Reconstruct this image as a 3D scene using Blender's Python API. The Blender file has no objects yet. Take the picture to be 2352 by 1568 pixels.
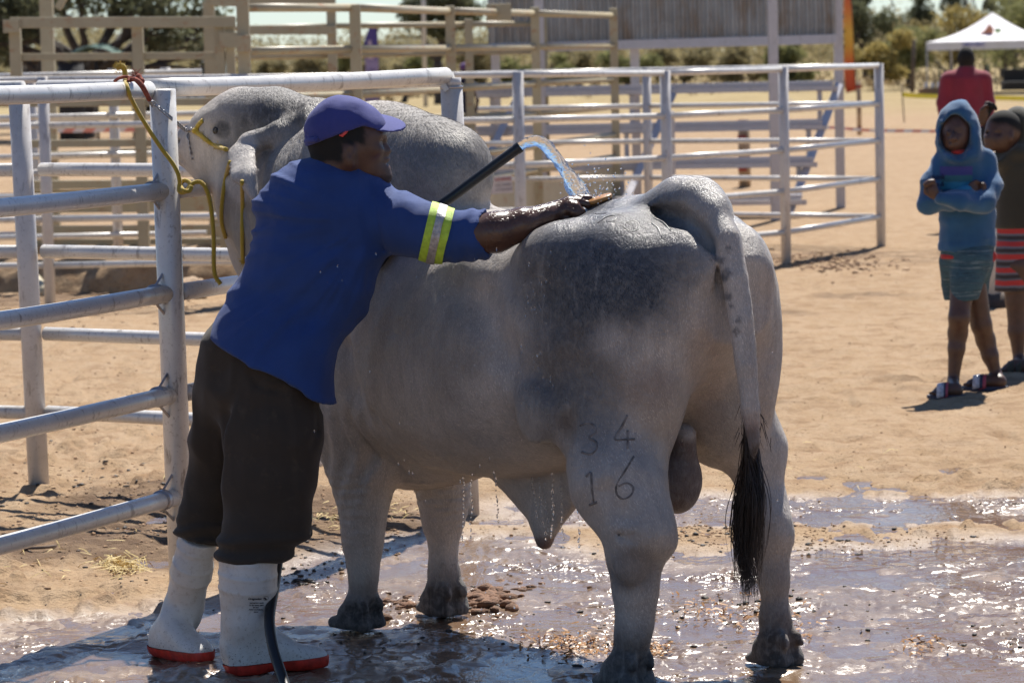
import bpy, bmesh, math, random
import numpy as np
from mathutils import Vector, Matrix
# ------------------------------------------------------------------ camera, sky, sun, exposure
SC = bpy.context.scene
COL = SC.collection
PW, PH = 2352.0, 1566.5          # the photograph's frame in the units the layout was measured in
FOC = 8000.0                     # focal length in those units
CAM_H = 1.7
PITCH = math.atan((PH / 2 - 125.0) / FOC)
ROLL = math.radians(1.3)
FV = np.array([0, math.cos(PITCH), -math.sin(PITCH)])
_U0 = np.array([0, math.sin(PITCH), math.cos(PITCH)])
_R0 = np.array([1.0, 0, 0])
RV = math.cos(ROLL) * _R0 - math.sin(ROLL) * _U0
UV = math.cos(ROLL) * _U0 + math.sin(ROLL) * _R0
CAMP = np.array([0, 0, CAM_H])
cam_d = bpy.data.cameras.new('camera')
cam = bpy.data.objects.new('camera', cam_d)
COL.objects.link(cam)
cam.matrix_world = Matrix(((RV[0], UV[0], -FV[0], 0), (RV[1], UV[1], -FV[1], 0), (RV[2], UV[2], -FV[2], CAM_H), (0, 0, 0, 1)))
cam_d.sensor_width = 36
cam_d.lens = FOC / PW * 36
cam_d.clip_start = 0.5
cam_d.clip_end = 6000
cam_d.dof.use_dof = True
cam_d.dof.focus_distance = 9.8
cam_d.dof.aperture_fstop = 9.0
SC.camera = cam
SUN_EL, SUN_AZ = math.radians(57), math.radians(15)     # azimuth measured from +Y (away from the camera) towards +X
w = bpy.data.worlds.new('World')
SC.world = w
w.use_nodes = True
nt = w.node_tree
nt.nodes.clear()
sky = nt.nodes.new('ShaderNodeTexSky')
sky.sky_type = 'NISHITA'
sky.sun_disc = False
sky.sun_elevation = SUN_EL
sky.sun_rotation = SUN_AZ
sky.altitude = 1300
sky.air_density = 1.0
sky.dust_density = 0.3
sky.ozone_density = 1.0
bg = nt.nodes.new('ShaderNodeBackground')
bg.inputs['Strength'].default_value = 0.060
out = nt.nodes.new('ShaderNodeOutputWorld')
tint = nt.nodes.new('ShaderNodeMix')
tint.data_type = 'RGBA'; tint.blend_type = 'MULTIPLY'
tint.inputs[0].default_value = 1.0
tint.inputs[7].default_value = (0.83, 0.955, 1.13, 1)      # the clear blue of a dry winter sky
nt.links.new(sky.outputs[0], tint.inputs[6])
nt.links.new(tint.outputs[2], bg.inputs[0])
nt.links.new(bg.outputs[0], out.inputs[0])
sun_d = bpy.data.lights.new('sun', 'SUN')
sun_d.energy = 5.0
sun_d.angle = math.radians(0.53)
sun_d.color = (1.0, 0.95, 0.87)
sun = bpy.data.objects.new('sun', sun_d)
COL.objects.link(sun)
_s = Vector((math.sin(SUN_AZ) * math.cos(SUN_EL), math.cos(SUN_AZ) * math.cos(SUN_EL), math.sin(SUN_EL)))
sun.rotation_euler = _s.to_track_quat('Z', 'Y').to_euler()
SC.view_settings.view_transform = 'Standard'
SC.view_settings.look = 'None'
SC.view_settings.exposure = 0.78
SC.view_settings.gamma = 1.0
SC.view_settings.use_curve_mapping = False
SC.render.engine = 'CYCLES'
SC.cycles.max_bounces = 8
SC.cycles.transparent_max_bounces = 16
SC.cycles.sample_clamp_indirect = 6.0
SC.cycles.use_denoising = True
rng = np.random.default_rng(7)
R_ = random.Random(11)
# ------------------------------------------------------------------ layout helpers: a pixel of the photograph to a point of the place
def ray(px, py):
    d = FV + RV * (px - PW / 2) / FOC - UV * (py - PH / 2) / FOC
    return d / d[1]
def at(px, py, Y):
    return CAMP + ray(px, py) * Y
def ground(px, py, z=0.0):
    d = ray(px, py)
    return CAMP + d * ((z - CAM_H) / d[2])
def V(*a):
    return np.array(a, float)
# ------------------------------------------------------------------ noise
def _hash(ix, iy, iz, seed):
    h = (ix * 374761393 + iy * 668265263 + iz * 2147483647 + seed * 144665) & 0xFFFFFFFF
    h = ((h ^ (h >> 13)) * 1274126177) & 0xFFFFFFFF
    h = h ^ (h >> 16)
    return (h & 0xFFFF).astype(np.float32) / 32767.5 - 1.0
def vnoise(P, scale=1.0, seed=0):
    """smooth value noise in -1..1 at points (N,3) or (N,2)"""
    P = np.asarray(P, np.float64) * scale
    if P.shape[1] == 2:
        P = np.c_[P, np.zeros(len(P))]
    i = np.floor(P).astype(np.int64)
    f = (P - i).astype(np.float32)
    f = f * f * f * (f * (f * 6 - 15) + 10)
    r = 0
    for a in (0, 1):
        for b in (0, 1):
            for c in (0, 1):
                wgt = (f[:, 0] if a else 1 - f[:, 0]) * (f[:, 1] if b else 1 - f[:, 1]) * (f[:, 2] if c else 1 - f[:, 2])
                r = r + wgt * _hash(i[:, 0] + a, i[:, 1] + b, i[:, 2] + c, seed)
    return r
def fbm(P, scale, octs=4, gain=0.5, seed=0):
    r, a, s = 0, 1.0, scale
    for o in range(octs):
        r = r + a * vnoise(P, s, seed + o * 17)
        a *= gain
        s *= 2.03
    return r
def sstep(a, b, x):
    t = np.clip((x - a) / (b - a), 0, 1)
    return t * t * (3 - 2 * t)
# ------------------------------------------------------------------ sculpting: signed distance fields meshed by surface nets
class Clay:
    def __init__(s):
        s.ops = []
        s.post = []
        s.clips = []
    def _add(s, fn, lo, hi, k, sub):
        s.ops.append((fn, np.asarray(lo, np.float32), np.asarray(hi, np.float32), k, sub))
    def cap(s, a, b, ra, rb, k=0.03, sub=False, flat=None):
        a = np.asarray(a, np.float32); b = np.asarray(b, np.float32)
        R = max(ra, rb)
        lo, hi = np.minimum(a, b) - R, np.maximum(a, b) + R
        ba = b - a
        if flat is not None:
            n = np.asarray(flat[0], np.float32); n = n / np.linalg.norm(n); fl = flat[1]
            if fl < 1:
                lo, hi = lo - R * (1 / fl - 1), hi + R * (1 / fl - 1)
        def fn(p):
            q = p - a
            if flat is not None:
                q = q + (q @ n)[:, None] * n * (fl - 1)
                bb = ba + (ba @ n) * n * (fl - 1)
            else:
                bb = ba
            h = np.clip((q @ bb) / max(float(bb @ bb), 1e-9), 0, 1)
            r = np.sqrt(((q - h[:, None] * bb) ** 2).sum(1)) - (ra + h * (rb - ra))
            return r
        s._add(fn, lo, hi, k, sub)
        return s
    def chain(s, pts, k=0.03, sub=False, flat=None):
        """pts: (point, radius) pairs joined by tapered capsules"""
        for (a, ra), (b, rb) in zip(pts[:-1], pts[1:]):
            s.cap(a, b, ra, rb, k, sub, flat)
        return s
    def ell(s, c, r, k=0.03, sub=False, X=None, Z=None):
        """ellipsoid; X: direction of its first axis, Z: approximate third axis"""
        c = np.asarray(c, np.float32); r = np.asarray(r, np.float32)
        if X is None:
            M = np.eye(3, dtype=np.float32)
        else:
            X = np.asarray(X, float); X = X / np.linalg.norm(X)
            Z = np.array([0, 0, 1.0]) if Z is None else np.asarray(Z, float)
            Yv = np.cross(Z, X); Yv /= np.linalg.norm(Yv)
            Zv = np.cross(X, Yv)
            M = np.stack([X, Yv, Zv]).astype(np.float32)
        ext = np.sqrt(((M.T * r) ** 2).sum(1))
        def fn(p):
            q = (p - c) @ M.T
            k0 = np.sqrt(((q / r) ** 2).sum(1)) + 1e-6
            k1 = np.sqrt(((q / (r * r)) ** 2).sum(1)) + 1e-6
            return k0 * (k0 - 1) / k1
        s._add(fn, c - ext, c + ext, k, sub)
        return s
    def loft(s, keys, origin, ax, side, up, k=0.03, n=2.2, sub=False):
        """stacked super-ellipses along ax; keys: (t, top, bottom, half-width, side offset) in the frame (ax, side, up)"""
        K = np.array([tuple(q) + (0,) * (5 - len(q)) for q in keys], float)
        tt = np.linspace(K[0, 0], K[-1, 0], 160)
        tab = [_pchip(K[:, 0], K[:, i], tt).astype(np.float32) for i in (1, 2, 3, 4)]
        o = np.asarray(origin, np.float32)
        M = np.stack([np.asarray(ax, float), np.asarray(side, float), np.asarray(up, float)]).astype(np.float32)
        m = max(np.abs(K[:, 1:4]).max(), 0.01)
        cor = np.array([o + M[0] * a + M[1] * b + M[2] * c for a in (K[0, 0], K[-1, 0]) for b in (-K[:, 3].max() + K[:, 4].min(), K[:, 3].max() + K[:, 4].max()) for c in (K[:, 2].min(), K[:, 1].max())])
        t0, t1 = K[0, 0], K[-1, 0]
        def fn(p):
            q = (p - o) @ M.T
            t = np.clip(q[:, 0], t0, t1)
            u = (t - t0) / (t1 - t0) * 159
            i = np.minimum(u.astype(np.int32), 158)
            f = u - i
            top, bot, wd, off = [a[i] * (1 - f) + a[i + 1] * f for a in tab]
            hh = np.maximum((top - bot) / 2, 1e-3)
            cz = (top + bot) / 2
            e = (np.abs((q[:, 1] - off) / wd) ** n + np.abs((q[:, 2] - cz) / hh) ** n) ** (1 / n)
            d = (e - 1) * np.minimum(wd, hh)
            ex = np.abs(q[:, 0] - t)
            return np.where(ex > 0, np.sqrt(np.maximum(d, 0) ** 2 + ex ** 2), d)
        s._add(fn, cor.min(0), cor.max(0), k, sub)
        return s
    def disp(s, fn):
        s.post.append(fn)
        return s
    def clip(s, fn):
        s.clips.append(fn)
        return s
    def ev(s, p, pad):
        p = p.astype(np.float32)
        d = np.full(len(p), 9.0, np.float32)
        for fn, lo, hi, k, sub in s.ops:
            e = k + pad
            m = np.nonzero(((p > lo - e) & (p < hi + e)).all(1))[0]
            if not len(m):
                continue
            di = fn(p[m]).astype(np.float32)
            dm = d[m]
            if sub:
                di = -di
                h = np.clip(0.5 - 0.5 * (dm - di) / k, 0, 1)
                d[m] = dm * (1 - h) + di * h + k * h * (1 - h)
            else:
                h = np.clip(0.5 + 0.5 * (dm - di) / k, 0, 1)
                d[m] = dm * (1 - h) + di * h - k * h * (1 - h)
        for fn in s.clips:
            d = np.maximum(d, fn(p).astype(np.float32))
        return d
    def mesh(s, h, smooth=1):
        lo = np.min([o[1] for o in s.ops if not o[4]], 0) - 3 * h - 0.02
        hi = np.max([o[2] for o in s.ops if not o[4]], 0) + 3 * h + 0.02
        n = np.ceil((hi - lo) / h).astype(int) + 1
        n = ((n + 3) // 4) * 4 + 1
        cs = (n - 1) // 4 + 1
        g = np.stack(np.meshgrid(*[np.arange(c) for c in cs], indexing='ij'), -1).reshape(-1, 3)
        dc = s.ev(lo + g * (4 * h), 8 * h + 0.03).reshape(cs)
        near = np.abs(dc) < 4 * h * 2.2 + 0.012
        # a coarse cell is refined when any of its corners is near the surface
        cell = np.zeros(np.array(cs) - 1, bool)
        for a in (0, 1):
            for b in (0, 1):
                for c in (0, 1):
                    cell |= near[a:cs[0] - 1 + a, b:cs[1] - 1 + b, c:cs[2] - 1 + c]
        D = np.repeat(np.repeat(np.repeat(dc[:-1, :-1, :-1], 4, 0), 4, 1), 4, 2)
        D = np.pad(D, ((0, 1), (0, 1), (0, 1)), mode='edge').astype(np.float32)
        D = np.where(np.abs(D) < 1e-6, 1e-6, D)
        mk = np.repeat(np.repeat(np.repeat(cell, 4, 0), 4, 1), 4, 2)
        full = np.zeros(D.shape, bool)
        for a in (0, 1):
            for b in (0, 1):
                for c in (0, 1):
                    full[a:a + mk.shape[0], b:b + mk.shape[1], c:c + mk.shape[2]] |= mk
        ii = np.argwhere(full)
        P = lo + ii * h
        dv = s.ev(P, 4 * h + 0.03)
        for fn in s.post:
            m = np.abs(dv) < 0.05
            dv[m] = fn(P[m], dv[m]).astype(np.float32)
        for fn in s.clips:
            dv = np.maximum(dv, fn(P).astype(np.float32))
        D[full] = dv
        v, q = _nets(D)
        v = lo + v * h
        return _relax(v, q, smooth), q
def _pchip(x, y, xx):
    x = np.asarray(x, float); y = np.asarray(y, float)
    if len(x) < 3:
        return np.interp(xx, x, y)
    h = np.diff(x); dl = np.diff(y) / h
    m = np.zeros(len(x))
    for i in range(1, len(x) - 1):
        if dl[i - 1] * dl[i] > 0:
            w1, w2 = 2 * h[i] + h[i - 1], h[i] + 2 * h[i - 1]
            m[i] = (w1 + w2) / (w1 / dl[i - 1] + w2 / dl[i])
    m[0], m[-1] = dl[0], dl[-1]
    i = np.clip(np.searchsorted(x, xx) - 1, 0, len(x) - 2)
    t = (xx - x[i]) / h[i]
    return ((1 + 2 * t) * (1 - t) ** 2 * y[i] + t * (1 - t) ** 2 * h[i] * m[i] + t * t * (3 - 2 * t) * y[i + 1] + t * t * (t - 1) * h[i] * m[i + 1])
def _nets(D):
    S = D < 0
    n = D.shape
    cnt = np.zeros(tuple(k - 1 for k in n), np.int8)
    for a in (0, 1):
        for b in (0, 1):
            for c in (0, 1):
                cnt += S[a:n[0] - 1 + a, b:n[1] - 1 + b, c:n[2] - 1 + c]
    cells = np.argwhere((cnt > 0) & (cnt < 8))
    vid = np.full(cnt.shape, -1, np.int64)
    vid[tuple(cells.T)] = np.arange(len(cells))
    cor = np.array([(a, b, c) for a in (0, 1) for b in (0, 1) for c in (0, 1)])
    val = np.stack([D[tuple((cells + o).T)] for o in cor], 1)
    acc = np.zeros((len(cells), 3)); num = np.zeros(len(cells))
    for i in range(8):
        for j in range(i + 1, 8):
            if np.abs(cor[i] - cor[j]).sum() != 1:
                continue
            m = (val[:, i] < 0) != (val[:, j] < 0)
            t = val[m, i] / (val[m, i] - val[m, j])
            acc[m] += cor[i] + t[:, None] * (cor[j] - cor[i])
            num[m] += 1
    v = cells + acc / num[:, None]
    quads = []
    for ax in range(3):
        b, c = (ax + 1) % 3, (ax + 2) % 3
        s0 = [slice(None)] * 3; s1 = [slice(None)] * 3
        s0[ax] = slice(0, -1); s1[ax] = slice(1, None)
        A, B = S[tuple(s0)], S[tuple(s1)]
        e = np.argwhere(A != B)
        e = e[(e[:, b] > 0) & (e[:, c] > 0) & (e[:, b] < n[b] - 1) & (e[:, c] < n[c] - 1)]
        ins = A[tuple(e.T)]
        o = np.zeros((4, 3), int)
        o[1, b] = -1; o[2, b] = -1; o[2, c] = -1; o[3, c] = -1
        q = np.stack([vid[tuple((e + k).T)] for k in o], 1)
        q[~ins] = q[~ins][:, ::-1]
        quads.append(q)
    return v, np.concatenate(quads)
def _relax(v, q, it):
    if it <= 0:
        return v
    e = np.concatenate([q[:, [0, 1]], q[:, [1, 2]], q[:, [2, 3]], q[:, [3, 0]]])
    for _ in range(it):
        s = np.zeros_like(v); c = np.zeros(len(v))
        for a, b in ((0, 1), (1, 0)):
            for k in range(3):
                s[:, k] += np.bincount(e[:, a], v[e[:, b], k], len(v))
            c += np.bincount(e[:, a], minlength=len(v))
        v = 0.5 * v + 0.5 * s / np.maximum(c, 1)[:, None]
    return v
# ------------------------------------------------------------------ objects
def tag(o, label=None, cat=None, group=None, kind=None):
    if label: o['label'] = label
    if cat: o['category'] = cat
    if group: o['group'] = group
    if kind: o['kind'] = kind
    return o
def thing(name, label, cat, loc=(0, 0, 0), group=None):
    o = bpy.data.objects.new(name, None)
    COL.objects.link(o)
    o.location = Vector(loc)
    o.empty_display_size = 0.1
    return tag(o, label, cat, group)
def link_mesh(name, me, mat=None, parent=None):
    if mat is not None and len(me.materials) == 0:
        for m in (mat if isinstance(mat, (list, tuple)) else [mat]):
            me.materials.append(m)
    o = bpy.data.objects.new(name, me)
    COL.objects.link(o)
    if parent is not None:
        o.parent = parent
        # vertices are written in world space: cancel the parents' offset
        off = Vector((0, 0, 0)); p = parent
        while p is not None:
            off += p.location; p = p.parent
        o.location = -off
    return o
def mesh_from(name, v, faces, mat=None, parent=None, smooth=True, col=None):
    me = bpy.data.meshes.new(name)
    v = np.asarray(v, np.float32)
    if isinstance(faces, np.ndarray):
        nf, k = faces.shape
        me.vertices.add(len(v)); me.vertices.foreach_set('co', v.ravel())
        me.loops.add(nf * k); me.loops.foreach_set('vertex_index', faces.astype(np.int32).ravel())
        me.polygons.add(nf)
        me.polygons.foreach_set('loop_start', np.arange(0, nf * k, k, dtype=np.int32))
        me.update(calc_edges=True)
        me.validate()
    else:
        me.from_pydata([tuple(map(float, p)) for p in v], [], faces)
        me.update()
    if smooth:
        me.polygons.foreach_set('use_smooth', np.ones(len(me.polygons), bool))
    if col is not None:
        for nm, c in col.items():
            c = np.asarray(c, np.float32)
            if c.ndim == 1:
                at_ = me.attributes.new(nm, 'FLOAT', 'POINT'); at_.data.foreach_set('value', c)
            else:
                at_ = me.attributes.new(nm, 'FLOAT_COLOR', 'POINT')
                at_.data.foreach_set('color', np.c_[c, np.ones(len(c))].astype(np.float32).ravel())
    return link_mesh(name, me, mat, parent)
class MB:
    """collects simple solids into one mesh"""
    def __init__(s):
        s.v = []; s.f = []
    def _push(s, v, f):
        b = len(s.v)
        s.v.extend([tuple(map(float, q)) for q in v])
        s.f.extend([tuple(i + b for i in q) for q in f])
        return s
    def box(s, c, size, ax=None, ay=None):
        """box with centre c; ax, ay: direction of its first and second side"""
        X = np.array([1.0, 0, 0]) if ax is None else np.asarray(ax, float) / np.linalg.norm(ax)
        if ay is None:
            Z = np.array([0, 0, 1.0]) if abs(X[2]) < 0.9 else np.array([0, 1.0, 0])
            Yv = np.cross(Z, X)
        else:
            Yv = np.asarray(ay, float)
        Yv = Yv - X * (Yv @ X); Yv /= np.linalg.norm(Yv)
        Z = np.cross(X, Yv)
        h = np.asarray(size, float) / 2
        c = np.asarray(c, float)
        bv = min(h) * 0.12
        v = []; 
        sg = [(-1, -1), (1, -1), (1, 1), (-1, 1)]
        for zz, inset in ((-h[2], bv), (-h[2] + bv, 0), (h[2] - bv, 0), (h[2], bv)):
            for a, b in sg:
                v.append(c + X * a * (h[0] - inset) + Yv * b * (h[1] - inset) + Z * zz)
        f = [(3, 2, 1, 0), (12, 13, 14, 15)]
        for r in range(3):
            for i in range(4):
                j = (i + 1) % 4
                f.append((r * 4 + i, r * 4 + j, r * 4 + 4 + j, r * 4 + 4 + i))
        return s._push(v, f)
    def bar(s, a, b, w, h, up=(0, 0, 1)):
        a = np.asarray(a, float); b = np.asarray(b, float)
        d = b - a; L = np.linalg.norm(d)
        up = np.asarray(up, float)
        if abs(d @ up) / L > 0.95:
            up = np.array([0, 1.0, 0])
        return s.box((a + b) / 2, (L, w, h), d, np.cross(up, d))
    def tube(s, pts, r, n=10, caps=True):
        pts = np.asarray(pts, float)
        m = len(pts)
        r = np.full(m, float(r)) if np.isscalar(r) else np.asarray(r, float)
        T = np.gradient(pts, axis=0)
        T /= np.maximum(np.linalg.norm(T, axis=1), 1e-9)[:, None]
        u = np.cross(T[0], (0, 0, 1.0) if abs(T[0][2]) < 0.9 else (0, 1.0, 0)); u /= np.linalg.norm(u)
        v = []
        for i in range(m):
            u = u - T[i] * (u @ T[i]); u /= np.linalg.norm(u)
            wv = np.cross(T[i], u)
            for k in range(n):
                a = 2 * math.pi * k / n
                v.append(pts[i] + r[i] * (u * math.cos(a) + wv * math.sin(a)))
        f = []
        for i in range(m - 1):
            for k in range(n):
                j = (k + 1) % n
                f.append((i * n + k, i * n + j, (i + 1) * n + j, (i + 1) * n + k))
        if caps:
            f.append(tuple(range(n - 1, -1, -1)))
            f.append(tuple((m - 1) * n + k for k in range(n)))
        return s._push(v, f)
    def quad(s, *p):
        return s._push(p, [tuple(range(len(p)))])
    def build(s, name, mat, parent=None, smooth=False):
        o = mesh_from(name, s.v, s.f, mat, parent, smooth=smooth)
        return o
def curve_pts(P, n=8):
    """Catmull-Rom through P"""
    P = np.asarray(P, float)
    Q = np.vstack([2 * P[0] - P[1], P, 2 * P[-1] - P[-2]])
    o = []
    for i in range(1, len(Q) - 2):
        for t in np.linspace(0, 1, n, endpoint=False):
            a, b, c, d = Q[i - 1], Q[i], Q[i + 1], Q[i + 2]
            o.append(0.5 * (2 * b + (c - a) * t + (2 * a - 5 * b + 4 * c - d) * t * t + (3 * b - a - 3 * c + d) * t ** 3))
    o.append(P[-1])
    return np.array(o)
# ------------------------------------------------------------------ materials
class Mat:
    def __init__(s, name):
        s.m = bpy.data.materials.new(name)
        s.m.use_nodes = True
        s.t = s.m.node_tree
        s.b = s.t.nodes['Principled BSDF']
        s._co = None
    def n(s, typ, **kw):
        nd = s.t.nodes.new(typ)
        for k, v in kw.items():
            setattr(nd, k, v)
        return nd
    def l(s, a, b):
        s.t.links.new(a, b)
    def set(s, **kw):
        for k, v in kw.items():
            k = k.replace('_', ' ')
            inp = s.b.inputs[k]
            if hasattr(v, 'links') or isinstance(v, bpy.types.NodeSocket):
                s.l(v, inp)
            else:
                inp.default_value = tuple(v) + (1,) if isinstance(v, (tuple, list)) and len(v) == 3 and inp.type == 'RGBA' else v
        return s
    def coord(s):
        if s._co is None:
            s._co = s.n('ShaderNodeTexCoord').outputs['Object']
        return s._co
    def mapped(s, scale=(1, 1, 1), rot=(0, 0, 0)):
        mp = s.n('ShaderNodeMapping')
        mp.inputs['Scale'].default_value = scale
        mp.inputs['Rotation'].default_value = rot
        s.l(s.coord(), mp.inputs[0])
        return mp.outputs[0]
    def noise(s, scale, detail=4, rough=0.55, vec=None, dist=0.0):
        nd = s.n('ShaderNodeTexNoise')
        nd.inputs['Scale'].default_value = scale
        nd.inputs['Detail'].default_value = detail
        nd.inputs['Roughness'].default_value = rough
        nd.inputs['Distortion'].default_value = dist
        s.l(vec if vec is not None else s.coord(), nd.inputs['Vector'])
        return nd.outputs['Fac']
    def ramp(s, fac, stops):
        nd = s.n('ShaderNodeValToRGB')
        e = nd.color_ramp.elements
        while len(e) < len(stops):
            e.new(0.5)
        for el, (p, c) in zip(e, stops):
            el.position = p
            el.color = tuple(c) + (1,) if not np.isscalar(c) else (c, c, c, 1)
        s.l(fac, nd.inputs[0])
        return nd.outputs[0]
    def mix(s, fac, a, b, mode='MIX'):
        nd = s.n('ShaderNodeMix', data_type='RGBA', blend_type=mode)
        for sock, v in ((nd.inputs[0], fac), (nd.inputs[6], a), (nd.inputs[7], b)):
            if isinstance(v, bpy.types.NodeSocket):
                s.l(v, sock)
            else:
                sock.default_value = v if np.isscalar(v) else tuple(v) + (1,)
        return nd.outputs[2]
    def math(s, op, a, b=0.0, clamp=False):
        nd = s.n('ShaderNodeMath', operation=op, use_clamp=clamp)
        for sock, v in ((nd.inputs[0], a), (nd.inputs[1], b)):
            if isinstance(v, bpy.types.NodeSocket):
                s.l(v, sock)
            else:
                sock.default_value = v
        return nd.outputs[0]
    def attr(s, name, fac=False):
        nd = s.n('ShaderNodeAttribute', attribute_name=name)
        return nd.outputs['Fac' if fac else 'Color']
    def bump(s, h, strength=0.3, dist=0.01, prev=None):
        nd = s.n('ShaderNodeBump')
        nd.inputs['Strength'].default_value = strength
        nd.inputs['Distance'].default_value = dist
        s.l(h, nd.inputs['Height'])
        if prev is not None:
            s.l(prev, nd.inputs['Normal'])
        s.l(nd.outputs[0], s.b.inputs['Normal'])
        return nd.outputs[0]
def simple_mat(name, c, rough=0.6, var=0.12, scale=12, metal=0.0, bump=0.0, bscale=60):
    m = Mat(name)
    f = m.noise(scale)
    lo = tuple(max(0, x * (1 - var * 1.5)) for x in c); hi = tuple(min(1, x * (1 + var)) for x in c)
    m.set(Base_Color=m.ramp(f, [(0.3, lo), (0.7, hi)]), Roughness=rough, Metallic=metal)
    if bump:
        m.bump(m.noise(bscale, 3), bump, 0.01)
    return m.m
# ------------------------------------------------------------------ ground
def px_of(P):
    v = P - CAMP
    f = np.maximum(v @ FV, .5)
    return PW / 2 + FOC * (v @ RV) / f, PH / 2 - FOC * (v @ UV) / f
def wet_map(x, y):
    """0 dry sand .. 1 flooded; the run-off of the washing place, laid out in metres"""
    P = np.stack([x, y], 1)
    n = fbm(P, .9, 4, seed=51)
    n2 = fbm(P, 3.5, 3, seed=52)
    e = .35 * n + .12 * n2
    main = sstep(11.75, 11.2, y - .28 * np.clip(x, -2, 1.5) + .5 * e) * sstep(-1.9, -1.1, x + .9 * (10.4 - y) + .5 * e)
    pool = sstep(1.15, .75, np.hypot((x + .25) / .62, (y - 11.1) / 1.25) + .25 * e)
    band = sstep(.55, .25, np.abs(y - (12.95 - .12 * x + .35 * e))) * sstep(-.5, .3, x + .3 * e)
    left = sstep(.35, .15, np.abs(y - (10.55 + .25 * e)) + .2 * np.abs(n2)) * .75 * sstep(0, -1.2, x)
    near = sstep(9.95, 9.65, y + .25 * x + .35 * e)
    return np.clip(np.maximum.reduce([main, pool, band, left, near]), 0, 1)
def ground_h(x, y):
    P = np.stack([x, y], 1)
    near = sstep(40, 18, y) * (y > 4)
    wt = np.where((y > 5) & (y < 16), wet_map(x, y), 0)
    P3 = np.stack([x, y * .6], 1)
    pits = np.minimum(0, .30 - vnoise(P3, 7.5, 91)) * .050 * sstep(-.5, .2, fbm(P, .5, 2, seed=92))
    rough = .009 * fbm(P, 1.7, 3, seed=61) + .009 * fbm(P3, 6.5, 3, seed=62) + pits * (1 - wt) + .004 * np.abs(vnoise(P3, 21, 63)) + .0026 * vnoise(P3, 52, 64)
    # trampled, cloddy ground
    tr = sstep(.15, .6, fbm(P, .55, 3, seed=65) + .25)
    lumps = np.maximum(0, vnoise(P3, 17, 66) - .2) * .042 * tr * sstep(24, 14, y)
    h = rough * near + lumps * near * (1 - .75 * wt) + .010 * (1 - wt) * near - wt * .006 * near
    h = h + near * wt * (.0045 * vnoise(P3, 11, 68) + .0035 * vnoise(P3, 27, 69) + .002 * vnoise(P3, 60, 70))
    return h + .10 * sstep(30, 80, y) * fbm(P, .06, 2, seed=67), wt
def build_ground():
    ys = [-80, -30, -8, 0, 4, 6.5, 7.5]
    y = 8.0
    while y < 1500:
        ys.append(y)
        y += .000215 * y * y
    ys.append(1600)
    ys = np.array(ys)
    ui = np.linspace(-.185, .185, 600)
    uo = .185 + np.linspace(.05, 1, 18)          # beyond the fan: columns spread out to a straight edge
    us = np.r_[-uo[::-1], ui, uo]
    Yg, Ug = np.meshgrid(ys, us, indexing='ij')
    edge = .185 * np.maximum(Yg, 8.0)
    t_ = np.clip(np.abs(Ug) - .185, 0, 1)
    Xg = np.where(t_ > 0, np.sign(Ug) * (edge + (800 - edge) * t_ ** 3), Ug * np.maximum(Yg, 8.0))
    x, y = Xg.ravel(), Yg.ravel()
    h, wt = ground_h(x, y)
    nx, ny = len(us), len(ys)
    i = (np.arange(ny - 1)[:, None] * nx + np.arange(nx - 1)[None]).ravel()
    q = np.stack([i, i + 1, i + nx + 1, i + nx], 1)
    P = np.stack([x, y], 1)
    # droppings and trodden dirt darken the sand inside the pens; the patch by the ramp is painted shade
    dirt = sstep(.05, .75, fbm(P, .8, 4, seed=71) + 1.35 * sstep(1.3, .3, np.hypot((x + 1.2) / 1.2, (y - 12.4) / 1.7)) + .5 * sstep(1.2, .4, np.hypot((x + 3.2) / 2.2, (y - 24.5) / 2.5)) - .62) * sstep(40, 20, y)
    dirt = np.maximum(dirt, .8 * sstep(1.1, .6, np.hypot((x - 2.7) / 1.1, (y - 28.2) / 1.3)) * sstep(-.3, .4, vnoise(P, 5, 72)))
    far = sstep(75, 125, y + 18 * fbm(P, .03, 2, seed=73))
    o = mesh_from('ground', np.c_[x, y, h], q, None, None, col={'wet': wt, 'dirt': np.clip(dirt, 0, 1), 'far': far})
    tag(o, kind='structure')
    return o
m = Mat('sand')
wet = m.attr('wet', True); dirt = m.attr('dirt', True); far = m.attr('far', True)
big = m.noise(.55, 5, .6); mid = m.noise(5, 5, .62); fine = m.noise(60, 6, .7)
st = m.noise(9, 5, .65, m.mapped((1, .35, 1)))
col = m.ramp(big, [(.3, (.30, .200, .114)), (.7, (.365, .252, .152))])
col = m.mix(m.ramp(st, [(.40, 0.0), (.66, .6)]), col, (.40, .295, .195))
col = m.mix(m.ramp(mid, [(.50, 0.0), (.66, .8)]), col, (.235, .145, .080))
col = m.mix(m.ramp(fine, [(.55, 0.0), (.66, .75)]), col, (.14, .088, .052))
col = m.mix(m.math('MULTIPLY', dirt, m.ramp(mid, [(.32, .35), (.55, 1.0)])), col, (.125, .08, .05))
grass = m.ramp(m.noise(.35, 6, .7), [(.3, (.22, .16, .075)), (.7, (.38, .30, .16))])
col = m.mix(far, col, grass)
wet_n = m.math('MULTIPLY', wet, m.ramp(mid, [(.3, 1.0), (.8, .75)]))
col = m.mix(wet_n, col, m.ramp(m.noise(3.2, 6, .7), [(.32, (.095, .054, .031)), (.5, (.165, .105, .063)), (.7, (.27, .19, .125))]))
rough = m.math('SUBTRACT', .95, m.math('MULTIPLY', m.math('POWER', wet_n, .5), .72))
m.set(Base_Color=col, Roughness=rough, Specular_IOR_Level=m.math('ADD', .15, m.math('MULTIPLY', wet_n, .65)))
dryk = m.math('SUBTRACT', 1.0, m.math('MULTIPLY', wet_n, .92))
zone = m.ramp(m.noise(1.5, 4, .6), [(.46, .10), (.62, 1.0)])
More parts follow.
